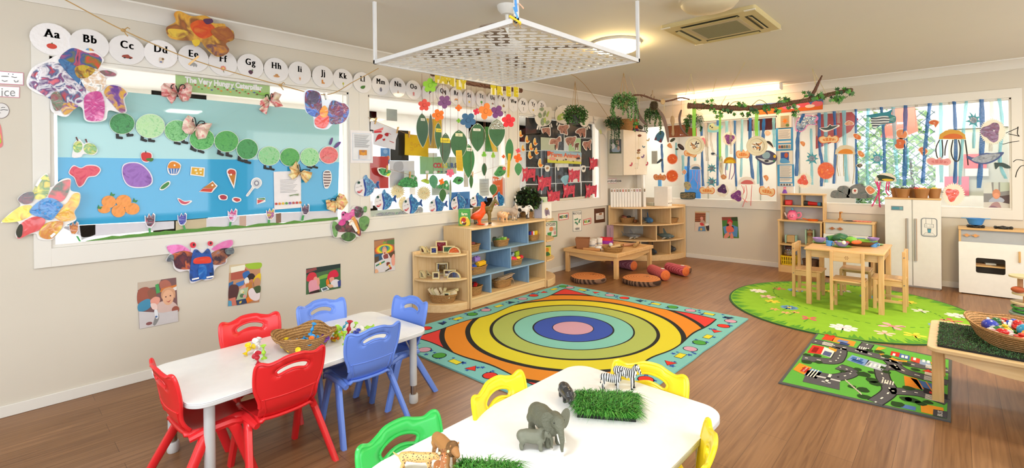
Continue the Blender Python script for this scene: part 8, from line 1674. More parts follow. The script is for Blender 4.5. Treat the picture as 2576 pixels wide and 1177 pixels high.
def eleph(big):
 def f(t,S,hd):
  for sy in(-1,1):
   c=V(hd((.74,.93)))*S;R_=V(hd((1,.93)))*S-c;side=V((-R_.y,R_.x,0)).normalized()*sy;b=-R_.normalized()
   P=[(.02,.16),(.20,.30),(.38,.26),(.44,.06),(.36,-.18),(.22,-.30),(.10,-.22),(.03,-.08)];k=1 if big else .85
   mb=Ub(eg);mb.prism([c+side*(.13+a*k)*S*.85+b*(.10*a/.44)*S+V((0,0,h*k*S))for a,h in spl2(P)],b*-1,.022*S);mb.obj('ear',t)
   if big:
    q=V(hd((.98,.66)))*S+side*.10*S;tbo(iv,[[q,q+R_.normalized()*.08*S+V((0,0,-.14*S)),q+R_.normalized()*.16*S+V((0,0,-.22*S))],[.03*S,.026*S,.008*S],8],'tusk',t)
  x0=.98
  mb=Ub(eg);P=[hd((.94,.80)),hd((1.06,.62)),hd((1.08,.42)),hd((1.07,.24)),hd((1.11,.16))];mb.tube([V(p)*S for p in spline(P,4,False)],[.115*S*(1-.72*i/16)for i in range(17)],10);mb.obj('trunk',t)
 return f
def spl2(P):return[(p.x,p.y)for p in spline(P,4)]
ek=dict(body=.36,legw=.13,L=1.15,neck=((.55,.86),(.66,.90)),head=((.80,.92),(.92,.82)),nr=.24,hr=.22,mr=.16,foot=.125,tail=((-.64,.70),(-.68,.34)),tr=.03)
quadruped('toy_elephant','large grey toy elephant with spread ears and white tusks',T2(1372,1104),-62,.112,eg,parts=(eleph(True),eyes(.90,.98,.19,.018)),turn=-.15,**ek)
quadruped('toy_elephant','small grey toy elephant calf beside large elephant',T2(1338,1128),-8,.066,mat('776',.5,.3,.15,40),parts=(eleph(False),eyes(.90,.98,.19,.018)),turn=-.2,**ek)
lm_=mat('a74',.5,.3,.1,20);mane=mat('753',.8,.2,.25,90,.8,bscale=120)
def lionmane(t,S,hd):
 mb=Ub(mane);c=V(hd((.66,.86)))*S;mb.ball(c,(.20*S,.25*S,.30*S));mb.ball(c+V((-.12*S,0,-.05*S)),(.2*S,.24*S,.3*S));mb.obj('mane',t)
quadruped('toy_lion','toy lion with brown mane at lower edge of white table',T2(1118,1165),-52,.085,lm_,body=.26,legw=.085,L=1.25,neck=((.58,.86),(.66,.88)),head=((.82,.86),(.98,.76)),nr=.20,hr=.16,mr=.11,foot=.085,tail=((-.70,.60),(-.74,.25)),tr=.035,parts=(lionmane,ears(.78,1.04,.08,.08,.12,lm_),eyes(.93,.88,.09,.018),tuft(-.75,.2,.05,mane)))
quadruped('toy_leopard','spotted toy leopard at lower edge of white table',T2(1048,1186),-6,.062,spots('da6','322',150,.28),body=.25,legw=.085,L=1.6,neck=((.72,.84),(.86,.86)),head=((.98,.86),(1.16,.76)),nr=.17,hr=.17,mr=.11,foot=.08,tail=((-.95,.75),(-1.25,.95)),tr=.045,parts=(ears(.96,1.06,.08,.07,.11,mat('c96',.5)),eyes(1.10,.90,.09,.02)))
gm_=spots('a63','e8d8b8',110,.22)
def horns(t,S,hd):
 for sy in(-1,1):mb=Um('853',.5);c=V(hd((.78,1.98)))*S;mb.tube([c+V((0,sy*.04*S,0)),c+V((-.02*S,sy*.05*S,.13*S))],[.02*S,.025*S],8);mb.obj('horn',t)
quadruped('toy_giraffe','toy giraffe with its neck raised between lion and leopard',T2(1108,1234),-70,.075,gm_,body=.24,legw=.06,L=.95,neck=((.50,1.15),(.64,1.60)),head=((.74,1.90),(1,1.74)),nr=.11,hr=.10,mr=.07,foot=.05,tail=((-.52,.8),(-.56,.4)),parts=(ears(.74,1.92,.12,.10,.10,mat('dc9',.5)),horns,eyes(.84,1.92,.085,.02)))
def turf(label,corners,z,h,n,seed,hexes=('372','493','6a4','362'),bw=.0028,name='turf_square',droop=.95):
 C=[V((p.x,p.y,0))for p in corners];c0=sum(C,V((0,0,0)))/4;t=thing(name,label,'artificial turf',(c0.x,c0.y,z));C=[p-c0 for p in C];rnd=random.Random(seed)
 mb=Um('222',.8);mb.prism(C,(0,0,1),.012);mb.obj('backing',t)
 bl=MB();ms=[mat(x,.45,.4,.1,50)for x in hexes]
 for k in range(n):
  u,v=rnd.random(),rnd.random();p=(C[0]*(1-u)+C[1]*u)*(1-v)+(C[3]*(1-u)+C[2]*u)*v+V((0,0,.011));bl.use(ms[rnd.randrange(len(ms))])
  a=rnd.uniform(0,2*pi);d=V((cos(a),sin(a),0));e=max(abs(u-.5),abs(v-.5))*2;out=(p-V((0,0,p.z))).normalized()*(e**5)*1.1+V((.2,.12,0));hh=h*rnd.uniform(.45,1.15);w=V((-d.y,d.x,0))*bw
  b=d*hh*rnd.uniform(.2,droop)+out*hh;m1=p+b*.35+V((0,0,hh*.6));tip=p+b+V((0,0,max(.001-p.z,hh*(1-.9*e**5)*rnd.uniform(.35,.95))))
  bl.add([p-w,p+w,m1+w*.8,m1-w*.8,tip],[(0,1,2,3),(3,2,4)])
 o=bl.obj('grass_blades',t);o['kind']='stuff'
turf('square of artificial grass in middle of foreground table',[at_z(1452,1050,TZ2),at_z(1600,1062,TZ2),at_z(1598,1008,TZ2),at_z(1455,1000,TZ2)],TZ2,.042,5200,8,bw=.0016)
turf('second square of artificial grass at bottom edge of foreground table',[at_z(1145,1240,TZ2),at_z(1310,1255,TZ2),at_z(1300,1190,TZ2),at_z(1165,1180,TZ2)],TZ2,.040,4200,9,bw=.0016)
Q=[V((*[a+b for a,b in zip(GTQ(u,v),(GTO.x,GTO.y))],0))for u,v in((.05,.055),(.93,.04),(.93,.70),(.05,.66))]
turf('artificial turf mat covering birch table at right edge',Q,.37,.014,9000,10,('463','574','353','585'),.0022,'turf_mat',.7)
bc=at_z(2500,862,.385);d1=V((.40,-.33,0)).normalized()
b0=V((4.645,4.375,.383));basket('long straw basket of bright plastic toys on turf mat',b0,.19,.29,.10,radians(16.5),.74,3.4,.015,straw('c96','863'))
rnd=random.Random(77);u1=V((.28,-.96,0));u2=V((.96,.28,0))
for k,(h,a,b,z,kind,lab)in enumerate((('263',-.16,-.02,.07,'car','dark green toy car with white wheels at left end of toy basket'),('34b',-.10,-.07,.07,'ball','royal blue rounded toy in toy basket'),('c22',-.06,.05,.09,'car','red toy plane at back of toy basket'),('db2',.02,-.04,.08,'block','yellow toy body in middle of toy basket'),('39c',.02,.06,.09,'ball','sky blue round toy at back of toy basket'),('374',.06,-.08,.07,'car','green toy car at front of toy basket'),('c22',.13,-.09,.075,'car','red toy car with white wheels at front right of toy basket'),('d82',.15,.03,.09,'block','orange toy at right end of toy basket'),('da2',.10,.05,.09,'block','amber toy beside orange one in toy basket'),('c32',-.19,.03,.07,'block','small red piece at left tip of toy basket'),('35c',-.17,.07,.075,'block','small blue piece at left tip of toy basket'),('c32',.20,-.03,.08,'block','red piece at right end of toy basket'),('494',.0,.0,.045,'block','green block deep in toy basket'),('d42',.18,.07,.08,'ball','orange red ball at back right of toy basket'))):
 c=b0+u1*a+u2*b+V((0,0,z));t=thing('plastic_toy',lab,'toy',c,rnd.uniform(0,6));m=mat(h,.25,.5,.02,coat=.2);mb=Ub(m)
 if kind=='ball':mb.ball((0,0,0),(.05,.045,.04));mb.obj('body',t)
 elif kind=='car':
  mb.ball((0,0,0),(.062,.032,.022));mb.ball((.0,0,.02),(.03,.026,.022));mb.obj('body',t)
  for sx in(-1,1):
   for sy in(-1,1):q=Um('eeeeec',.35);q.cyl((sx*.036,sy*.028,.008),(sx*.036,sy*.042,.008),.019,n=14);q.obj('wheel',t)
 else:mb.box((0,0,0),(.075,.05,.04));mb.cyl((.0,0,.02),(0,0,.036),.016,n=12);mb.obj('body',t,bevel=.008)
#on and in the long shelf
HS=.883
def book(label,c,w,h,d,rz,hex_,lay,tilt=0):
 t=thing('picture_book',label,'book',c,rz);mb=Um(hex_,.4,.4,.02);mb.bb(-w/2,w/2,-d,0,0,h);
 k=0
 for m,kind,dd in map(LY,lay):
  if kind=='T':
   txt,cx,cy,hh=dd[:4];vs,fs=glyphs(txt,.03);mb.use(mat(m));hh=hh/100*h
   mb.add([V((-w/2+w*cx/100+x*hh*(dd[4]if len(dd)>4 else .8),-d-.0008-k*.0004,h*(1-cy/100)+(y-.5)*hh))for x,y in vs],fs)
  else:mb.use(mat(m,.45));mb.face([V((-w/2+w*x/100,-d-.0005-k*.0004,h*(1-y/100)))for x,y in shape2(kind,dd)],(0,-1,0))
  k+=1
 mb.obj('cover',t);p=Ub('efe9dc');p.bb(-w/2+.004,w/2-.003,-d+.003,-.003,.004,h+.0005);p.obj('pages',t);return t
p=at_z(1173,566,HS);book('green board book with word farm standing on left end of long shelf',(.205,3.72,HS),.135,.195,.03,radians(42),'494',[Eo('5a4',50,16,40,6),('f0efc8','T',('farm',50,30,17)),So('db3',10,60,30,46,70,48,94,70,90,98,20,98),Eo('b32',44,66,20,14),So('522',18,66,30,76,50,84,66,78,60,94,36,94),Eo('e8e0d0',34,80,7,6),So('583',4,90,30,92,60,98,4,99),Eo('f0e8b0',74,52,6,5)])
def hen():
 t=thing('toy_hen','bright orange plastic toy hen on long shelf beside farm book','toy animal',(.30,3.86,HS),radians(32));m=mat('e52',.4)
 J=[((0,0,.115),.055),((-.05,0,.10),.042),((-.085,0,.085),.02),((.035,0,.15),.045),((.045,0,.20),.026),((.05,0,.235),.026),((.075,0,.232),.010),((.0,0,.05),.022),((.01,0,.018),.016)]
 skin_mesh('body',J,[(0,1),(1,2),(0,3),(3,4),(4,5),(5,6),(0,7),(7,8)],m,t)
 mb=Ub(m)
 for k in range(3):mb.ball((.045+.012*k-.012,0,.258-.004*abs(k-1)),(.011,.006,.013))
 mb.obj('comb',t)
 for s in(-1,1):mb=Ub(m);mb.ball((-.012,s*.052,.112),(.05,.012,.035));mb.obj('wing',t)
 mb=Ub(m);mb.ball((.02,0,.008),(.055,.04,.009));mb.obj('feet',t);mb=Ub('222')
 for s in(-1,1):mb.ball((.062,s*.018,.24),.004,None,8,6)
 mb.obj('eyes',t)
hen()
hb=mat('763',.3,.4,.1,12)
HO=mat('322',.4)
quadruped('toy_horse','brown toy horse behind orange hen on long shelf',(.235,3.985,HS),-10,.205,hb,body=.22,legw=.075,L=1,neck=((.50,.98),(.64,1.22)),head=((.72,1.36),(.94,1.14)),nr=.12,hr=.10,mr=.065,foot=.055,tail=((-.58,.8),(-.64,.35)),tr=.045,parts=(ears(.72,1.44,.06,.10,.05,hb),eyes(.82,1.32,.08),hoof(HO,1,.22,.07)),turn=-.15)
pk=mat('eb8',.4,.4,.12,10)
def pigpatch(t,S,hd):
 mb=Um('433',.4);mb.ball(V((.15,-.06,.86))*S,(.16*S,.18*S,.14*S));mb.ball(V((-.42,.2,.72))*S,(.1*S,.12*S,.16*S));mb.obj('dark_patch',t)
 mb=Um('d86',.4);c=V(hd((1.02,.52)))*S;mb.ball(c,(.05*S,.09*S,.08*S));mb.obj('snout',t)
quadruped('toy_pig','pink toy pig with dark patch in middle of long shelf',(.27,4.285,HS),-62,.125,pk,body=.34,legw=.09,L=1.3,neck=((.62,.68),(.72,.66)),head=((.84,.66),(1,.54)),nr=.26,hr=.22,mr=.13,foot=.07,tail=((-.68,.75),(-.76,.85)),tr=.03,parts=(pigpatch,ears(.82,.82,.18,.16,.16,pk,-.05),eyes(.95,.68,.15,.02)),turn=-.2)
sg=mat('ba9',.6,.3,.1,40,.4,bscale=90)
quadruped('toy_sheep','pale grey toy sheep between pig and cow on long shelf',(.21,4.50,HS),-50,.155,sg,body=.33,legw=.075,L=1.15,neck=((.56,.95),(.64,1.06)),head=((.74,1.14),(.92,1)),nr=.20,hr=.15,mr=.10,foot=.06,tail=((-.60,.75),(-.64,.55)),tr=.05,parts=(ears(.72,1.20,.12,.12,.14,mat('555',.6)),eyes(.86,1.16,.11,.018),hoof(mat('665',.5),1.15,.33,.07)),turn=-.25)
cw=spots('f0eeea','222',14,.40)
quadruped('toy_cow','black and white toy cow near plant on long shelf',(.20,4.745,HS),-30,.165,cw,body=.27,legw=.075,L=1.05,neck=((.52,.88),(.64,.94)),head=((.78,.90),(.98,.70)),nr=.16,hr=.13,mr=.10,foot=.06,tail=((-.58,.8),(-.62,.35)),tr=.025,parts=(ears(.74,.96,.14,.07,.12,mat('222',.4)),eyes(.88,.90,.11,.018),hoof(HO,1.05,.27,.065)),turn=-.35)
t=thing('potted_plant','dark leafy plant in straw handled basket on end of long shelf','plant',(.10,4.94,.862));lto(STR,[[(0,0),(.075,0),(.09,.07),(.075,.15),(.066,.16),(.06,.15),(0,.14)],(0,0,0),24],'basket_pot',t)
tbo(STR,[[V((.065*cos(a),0,.15+.075*sin(a)))for a in[pi*k/12 for k in range(13)]],.006,6],'handle',t)
foliage(t,(.07,-.05,.27),.15,430,[(-.04,-.08,.1),(.12,-.1,.1),(.05,.14,.08)],('232','342','221','463'),seed=33,s=.06,flat=.85)
mb=Um('f0ece6',.5);rnd=random.Random(3)
for k in range(7):
 c=V((.02,-.24+rnd.uniform(-.03,.03),.30-.045*k));mb.add([c+V((0,-.012,.018)),c+V((.004,.014,.01)),c+V((0,.012,-.018)),c+V((.003,-.014,-.012))],[(0,1,2,3)])
mb.obj('white_blossom',t)
for k,(y,x,h,w,hx,lab)in enumerate((((5.12),.30,.215,.13,'e8e4da','white picture book with grey elephant drawing at right end of long shelf'),(5.16,.20,.285,.13,'c8d8b4','pale green picture book behind elephant book'),(5.05,.22,.25,.12,'99a','grey book leaning behind elephant book'))):
 lay=[Ro('d8d4c8',6,5,94,8),So('878',28,50,44,34,66,40,80,60,78,82,62,74,52,86,36,80),Eo('b96',52,40,14,7),So('656',50,50,60,56,54,80,46,70),Ro('c33',40,93,58,95)]if k==0 else[Eo('7a5',40,20,26,8),So('584',10,30,60,26,90,40,20,44),Ro('bc9',20,70,80,73)]if k==1 else[]
 book(lab,(x,y,.861),w,h,.018 if k else .02,radians(42),hx,lay)
book('yellow and green picture book on end shelf below books',(.30,5.12,.347),.10,.145,.014,radians(60),'dc4',[Ro('474',0,0,100,12),Eo('d82',46,40,26,20),So('363',10,70,60,60,90,90,20,96)])
def block(label,c,d,h,rz=0,rx=0,name='toy_block',studs=None,group=None,ry=0):
 t=thing(name,label,'toy block',c,rz,group)if studs else None
 m=mat(h,.35,.4,.02);mb=Ub(m);M=RX(rx)@RY(ry)
 mb.box((0,0,0),d,M)
 if studs:
  o=mb.obj('body',t,bevel=.002);st=Ub(m)
  for i in range(studs[0]):
   for j in range(studs[1]):q=M@V(((i-(studs[0]-1)/2)*d[0]/studs[0],(j-(studs[1]-1)/2)*d[1]/studs[1],d[2]/2));st.cyl(q,q+M@V((0,0,.010)),d[0]/studs[0]*.3,n=10)
  st.obj('studs',t);return t
 o=mb.obj(name,None,label,'toy block',group,bevel=.003,origin=(0,0,0));o.location=c;o.rotation_euler=(0,0,rz);return o
CB=(('basket',.37,3.672,.608,.075,.095,.075,'straw basket in top left cubby of long shelf'),('b',.35,4.17,.608,.07,.108,.07,'straw basket in top middle cubby of long shelf'),('b',.36,4.74,.608,.07,.085,.07,'straw basket in top right cubby of long shelf'),('b',.37,3.745,.347,.075,.135,.08,'straw basket of building bricks in middle row, left'),('b',.36,4.395,.347,.07,.115,.065,'straw basket of plastic food in middle row, right'),('b',.37,3.70,.119,.075,.10,.09,'straw basket in bottom left cubby of long shelf'),('b',.36,4.175,.119,.075,.135,.085,'straw basket of wooden boards in bottom middle cubby'))
for _,x,y,z,hx,hy,h,lab in CB:basket(lab,(x,y,z),hx,hy,h,0,.82,3.2,.008)
rnd=random.Random(6)
def piece(lab,x,y,z,r,h,kind='ball',rz=0,group=None):
 t=Um(h,.4,.4,.04)
 if kind=='ball':t.ball((0,0,0),r,None,10,7)
 elif kind=='cyl':t.tube([V((-r[0],0,0)),V((r[0],0,0))],r[1],10)
 o=t.top('toy_piece',lab,'toy',group,origin=(0,0,0));o.location=(x,y,z);o.rotation_euler=(0,0,rz)
block('large yellow building brick on top of middle left basket',(.385,3.80,.452),(.05,.15,.042),'eb2',.25,0,studs=(1,4));block('lilac building brick above yellow one',(.35,3.76,.505),(.05,.09,.045),'a8d',.1,0,studs=(1,2));block('royal blue building brick at left of middle left basket',(.40,3.665,.43),(.05,.07,.04),'35b',.1,.1,studs=(1,2))
block('grey building brick with white wheels in middle left basket',(.35,3.68,.465),(.05,.11,.035),'778',.2,0,studs=(1,3));piece('red round piece at left edge of middle left basket',.41,3.62,.44,.018,'b23')
block('green toy box in top middle basket',(.36,4.13,.69),(.05,.07,.03),'594',.3,.3);block('pale grey toy box in top middle basket',(.34,4.16,.70),(.05,.09,.03),'b8c4b4',.2,.2);block('dark green toy shed in top middle basket',(.33,4.08,.695),(.04,.05,.045),'454',.5,.2);block('lime toy cube in top middle basket',(.375,4.205,.69),(.04,.045,.04),'9c5',.2,.1);block('pink toy piece in top middle basket',(.36,4.25,.685),(.03,.04,.02),'b78',.4,.2)
for k,(h,n)in enumerate((('34a','dark blue'),('c23','red'),('e8e4e0','white'),('db2','yellow'),('ec3','bright yellow'))):block(n+' building block in top right basket',(.37,4.685+.031*k,.70),(.03,.028,.06),h,0)
piece('brown wooden piece in top left basket',.37,3.62,.70,(.03,.04,.02),'754');piece('red brown piece in top left basket',.38,3.68,.695,(.03,.035,.02),'844');piece('dark piece at back of top left basket',.34,3.64,.72,(.03,.05,.018),'433')
for lab,x,y,z,r,h in(('magenta plastic fruit in middle right basket',.39,4.335,.43,(.035,.045,.03),'d25'),('yellow plastic fruit in middle right basket',.395,4.425,.43,(.03,.04,.022),'ec2'),('red plastic fruit at right of middle right basket',.39,4.49,.43,(.03,.03,.028),'c23'),('orange plastic piece at left of middle right basket',.38,4.295,.44,(.03,.03,.03),'d92'),('pink plastic piece beside magenta fruit',.40,4.365,.425,(.025,.03,.02),'d46')):piece(lab,x,y,z,r,h)
block('dark blue toy box at back of middle right basket',(.33,4.36,.465),(.05,.12,.03),'348',.2,.3);block('light blue striped toy box in middle right basket',(.355,4.355,.46),(.02,.10,.03),'b8c8e0',.2,.5);block('lime green toy cube standing in middle right basket',(.345,4.455,.475),(.035,.075,.055),'ac3',.15,.1)
block('red magnetic tile in bottom left basket',(.39,3.70,.225),(.05,.05,.012),'c22',.5,.6);block('black tile at left of bottom left basket',(.37,3.66,.225),(.05,.06,.012),'223',.2,.8);block('dark red tile at back of bottom left basket',(.35,3.73,.23),(.05,.05,.012),'722',.9,.5)
for k in range(6):block(('thin wooden board lying across bottom middle basket, '+('lowest','second','third','fourth','fifth','top')[k]),(.355+.004*k,4.165+.012*k,.197+.009*k),(.07,.24,.007),('ca8','b96','db9')[k%3],.12*sin(k*2),.10)
mb=Um('ca8',.9);
for k in range(7):mb.tube([V((.37,4.30,.19)),V((.385,4.33+.004*k,.20-.006*k)),V((.39,4.345+.003*k,.17-.012*k))],.0018,4)
mb.top('raffia_tuft','frayed raffia tuft at end of bottom middle basket','raffia')
WF=mat('dc9',.5)
def frame(label,c,w,h,rz,pane,kind='sq',d=.035,name='window_block'):
 t=thing(name,label,'toy block',c,rz,'see through window blocks');mb=Ub(WF);b=.012
 if kind=='sq':
  mb.bb(-w/2,w/2,-d/2,d/2,0,b);mb.bb(-w/2,w/2,-d/2,d/2,h-b,h);mb.bb(-w/2,-w/2+b,-d/2,d/2,b,h-b);mb.bb(w/2-b,w/2,-d/2,d/2,b,h-b);pn=[(-w/2+b,b),(w/2-b,b),(w/2-b,h-b),(-w/2+b,h-b)]
 elif kind=='half':
  mb.bb(-w/2,w/2,-d/2,d/2,0,b);n=14;O=[(w/2*cos(pi*k/n),h*sin(pi*k/n))for k in range(n+1)];I=[((w/2-b)*cos(pi*k/n),b*.5+(h-b)*sin(pi*k/n))for k in range(n+1)]
  mb.ring([[V((O[k][0],-d/2,O[k][1])),V((O[k][0],d/2,O[k][1])),V((I[k][0],d/2,I[k][1])),V((I[k][0],-d/2,I[k][1]))]for k in range(n+1)]);pn=I
 elif kind=='quarter':
  mb.bb(0,w,-d/2,d/2,0,b);mb.bb(0,b,-d/2,d/2,0,h);n=10;O=[(w*cos(pi/2*k/n),h*sin(pi/2*k/n))for k in range(n+1)];I=[((w-b)*cos(pi/2*k/n),(h-b)*sin(pi/2*k/n))for k in range(n+1)]
  mb.ring([[V((O[k][0],-d/2,O[k][1])),V((O[k][0],d/2,O[k][1])),V((I[k][0],d/2,I[k][1])),V((I[k][0],-d/2,I[k][1]))]for k in range(n+1)]);pn=[(b,b)]+I
 else:
  P=[(-w/2,0),(w/2,0),(-w/2,h)];mb.bb(-w/2,w/2,-d/2,d/2,0,b);mb.bb(-w/2,-w/2+b,-d/2,d/2,0,h);mb.prism([(-w/2,-d/2,h),(-w/2,-d/2,h-b*1.6),(w/2-b*1.6,-d/2,0),(w/2,-d/2,0)],(0,1,0),d);pn=[(-w/2+b,b),(w/2-b*2,b),(-w/2+b,h-b*2)]
 mb.obj('frame',t);q=Ub(pane);q.prism([V((x,-.002,z))for x,z in pn],(0,1,0),.004);q.obj('pane',t)
Z1,Z2=.611,.346;MIR=mat('c8ccd0',.05,.5,0,metal=1);CG=(4.387,0)
def cpx(px,py,z):return at_z(px,py,z)
R42=radians(42)
for lab,px,py,z,w,h,pane,kind,rz in(('large wooden frame block with dark red pane on corner shelf top',1111,634,Z1,.125,.125,film('812',.85),'sq',R42),('small quarter round block with dark pane at left of corner shelf top',1059,636,Z1,.07,.075,film('522',.9),'quarter',R42-.5),('triangular block with blue pane on corner shelf top',1077,635,Z1,.06,.065,film('348',.9),'tri',R42),('square block with deep blue pane on corner shelf top',1092,638,Z1,.075,.075,film('237',.9),'sq',R42),('rectangular block with green pane on corner shelf top',1130,635,Z1,.135,.075,film('363',.85),'sq',R42),('half round block with orange pane at right of corner shelf top',1143,638,Z1,.14,.075,film('d62',.85),'half',R42),('large wooden frame block with mirror pane on middle corner shelf',1113,690,Z2,.13,.135,MIR,'sq',R42),('small quarter round mirror block on middle corner shelf',1058,698,Z2,.07,.08,MIR,'quarter',R42-.5),('triangular mirror block on middle corner shelf',1081,694,Z2,.07,.07,MIR,'tri',R42),('square mirror block at front of middle corner shelf',1097,701,Z2,.075,.075,MIR,'sq',R42),('rectangular mirror block on middle corner shelf',1132,696,Z2,.135,.08,MIR,'sq',R42),('half round mirror block at right of middle corner shelf',1142,701,Z2,.15,.08,MIR,'half',R42)):
 c=cpx(px,py,z);frame(lab,c,w,h,rz,pane,kind)
bc2=V((.255,3.345,.087));basket('oval straw basket of wooden blocks on bottom of corner shelf',bc2,.155,.095,.085,R42-.1,.8,2.3,0)
u=V((cos(R42-.1),sin(R42-.1),0));w_=V((-u.y,u.x,0))
for k,(a,b,z,rz,rx,ry,d)in enumerate(((-.12,0,.12,0,.2,-.5,(.03,.035,.13)),(-.085,-.01,.12,0,.2,-.5,(.03,.035,.135)),(-.05,-.02,.12,0,.2,-.48,(.032,.035,.13)),(-.02,.03,.125,.2,.1,-.3,(.028,.03,.12)),(.01,.02,.12,0,.2,.3,(.03,.03,.12)),(.0,-.045,.105,.1,.1,1,(.035,.035,.10)),(.06,.0,.12,.1,.1,1.25,(.03,.04,.17)),(.08,.03,.135,.1,.1,1.3,(.028,.04,.18)),(.10,-.01,.115,.1,.1,1.2,(.03,.04,.12)))):
 block('pale wooden block leaning in oval basket, '+('first','second','third','fourth','fifth','sixth','seventh','eighth','ninth')[k]+' from the left',bc2+u*a+w_*b+V((0,0,z-.03)),d,('e2cda4','dc9','e6d4b0')[k%3],R42-.1+rz,rx,'wooden_block',None,'wooden blocks in oval basket',ry)
frame('small mirror block tucked in oval basket',bc2+u*.06-w_*.06+V((0,0,.055)),.07,.065,R42-.1,MIR)
TT=.326
def tub(label,c,r,h,hx,name='white_tub',cat='tub',lid=True):
 t=thing(name,label,cat,c);lto(mat(hx,.35,.4,.02),[[(0,0),(r,0),(r*1,h),(0,h)],(0,0,0),22],'body',t)
 if lid:lto(mat(hx,.35),[[(0,h),(r*1.06,h),(r*1.06,h+.018),(0,h+.02)],(0,0,0),22],'lid',t)
 b=Um('358',.5);
 for z in(.2,.34):b.lathe([(r*1.01,h*z),(r*1.012,h*z+.006)],(0,0,0),22)
 b.obj('printed_band',t)
t=thing('cardboard_box','brown open cardboard box on left of tray table','box',(.24,6.06,TT),radians(30));mb=Um('964',.8)
for k in range(4):
 M=RZ(k*pi/2);a,b=.085,.105;mb.prism([M@V((-a,-a,0)),M@V((a,-a,0)),M@V((b,-b,.16)),M@V((-b,-b,.16))],M@V((0,1,0)),.005)
mb.bb(-.085,.085,-.085,.085,0,.006);mb.obj('body',t)
tub('white paint tub beside brown box on tray table',(.25,6.29,TT),.055,.085,'e9e7e2');tub('smaller white tub behind first on tray table',(.20,6.43,TT),.042,.085,'e9e7e2');tub('third white tub beside pink box on tray table',(.24,6.53,TT),.042,.09,'efede8')
t=thing('plastic_box','pink and purple plastic box on tray table','box',(.24,6.72,TT),radians(20));mb=Um('d34',.3);mb.bb(-.10,.10,-.06,-.052,.03,.095);mb.bb(-.10,.10,.052,.06,0,.095);mb.bb(-.10,-.092,-.06,.06,0,.095);mb.bb(.092,.10,-.06,.06,0,.095);mb.bb(-.1,.1,-.06,.06,0,.006);mb.obj('body',t);mb=Um('93a',.3);mb.bb(-.10,.10,-.063,-.060,0,.05);mb.bb(.1,.103,-.06,.06,0,.06);mb.obj('purple_band',t)
basket('low straw basket at front corner of tray table',(.72,6.13,TT),.15,.13,.065,radians(15),.8,2.8,0,straw('b95','853'))
def tubeobj(lab,a,b,r,h):mb=Um(h,.7);mb.tube([a,b],r,14);mb.use('332');d=(V(b)-V(a)).normalized();mb.tube([V(b),V(b)+d*.0008],r*.85,14);mb.top('cardboard_tube',lab,'cardboard tube')
tubeobj('cardboard tube leaning out of tray table basket',(.66,6.16,.375),(.78,6.24,.40),.018,'db8');tubeobj('cardboard tube lying along front of tray table',(.36,5.90,TT+.025),(.60,5.98,TT+.025),.022,'b85');tubeobj('left cardboard tube at right side of tray table',(.62,6.60,TT+.022),(.74,6.78,TT+.03),.022,'b86');tubeobj('right cardboard tube at far corner of tray table',(.80,6.62,TT+.03),(.76,6.80,TT+.05),.024,'a85');tubeobj('thin cardboard roll lying behind basket',(.45,6.62,TT+.015),(.56,6.75,TT+.015),.012,'ca7')
piece('white crumpled paper at edge of tray table basket',.545,6.02,TT+.045,(.06,.05,.035),'e9e8e6');piece('white paper roll end in tray table basket',.64,6.20,TT+.08,(.03,.03,.03),'dcdcdc')
art('lilac_mat','folded lilac mat standing behind tray table beside bowed shelf','mat',PLx(.06),[Ro('b9a',1526,566,1537,645),Ro('989',1527,572,1529.5,642)],.05)
FB=.876;fw_=mat('e9e7e2',.4)
a,b=V((.085,7.17,FB)),V((.575,7.62,FB));d=(b-a).normalized();n=V((d.y,-d.x,0));rzf=atan2(d.y,d.x)
def folder(label,c,rz,w=.05,h=.315,dep=.15,tag='655',spine=True):
 t=thing('ring_folder',label,'folder',c,rz,'white ring folders on bowed shelf');bxo(fw_,[-w/2+.001,w/2-.001,0,dep,0,h],'cover',t,bevel=.003)
 p=Um(tag,.5);p.bb(-w*.28,w*.28,-.001,0,h-.055,h-.015);p.use('ca8');p.bb(-w*.14,w*.14,-.0016,-.001,h-.043,h-.024);p.obj('spine_photo',t)
 return t
tg=('654','a77','544','543','b33','854','664','d8d4d0','754','a79','855','332')
for k in range(12):
 folder(('leftmost'if k==0 else NUM[k])+' white folder from left in row of twelve on bowed shelf',a+d*(.048*k+(.03 if k==11 else 0)),rzf,.046,.315,.125,tg[k])
for k in range(3):
 t=thing('ring_folder',('front','middle','back')[k]+' white folder of three standing face out on bowed shelf','folder',(.655,7.83+.055*k,FB),0,'white ring folders on bowed shelf');bxo(fw_,[-.125,.125,0,.05,0,.335],'cover',t,bevel=.003)
 p=Um('444',.5);p.cyl((.1252,.025,.05),(.126,.025,.05),.012,n=14);p.use('d8d4cc');p.bb(.125,.1255,.008,.042,.10,.30);p.obj('spine_label',t)
bxo(mat('aa9',.5),[.40,.52,7.80,7.95,FB,FB+.05],'grey_tray',None,'grey tray between two groups of white folders','tray',bevel=.004)
basket('straw basket of toy crabs on top left of bowed shelf',(.215,7.46,.597),.125,.085,.085,rzf,.78,2.4,0)
rnd=random.Random(9)
for k in range(9):piece(('rusty'if k%3 else'dark')+' plastic sea creature heaped in basket on bowed shelf',.215+rnd.uniform(-.08,.08),7.46+rnd.uniform(-.07,.07),.68+rnd.uniform(0,.03),(.035,.02,.018),('333','954','b74')[k%3],'ball',rnd.uniform(0,3),'sea creatures heaped in basket')
piece('brown plastic sea creature beside straw basket on bowed shelf',.36,7.47,.63,(.03,.04,.032),'853')
basket('empty straw basket on top right of bowed shelf',(.79,7.93,.597),.12,.085,.075,radians(60),.8,2.4,0)
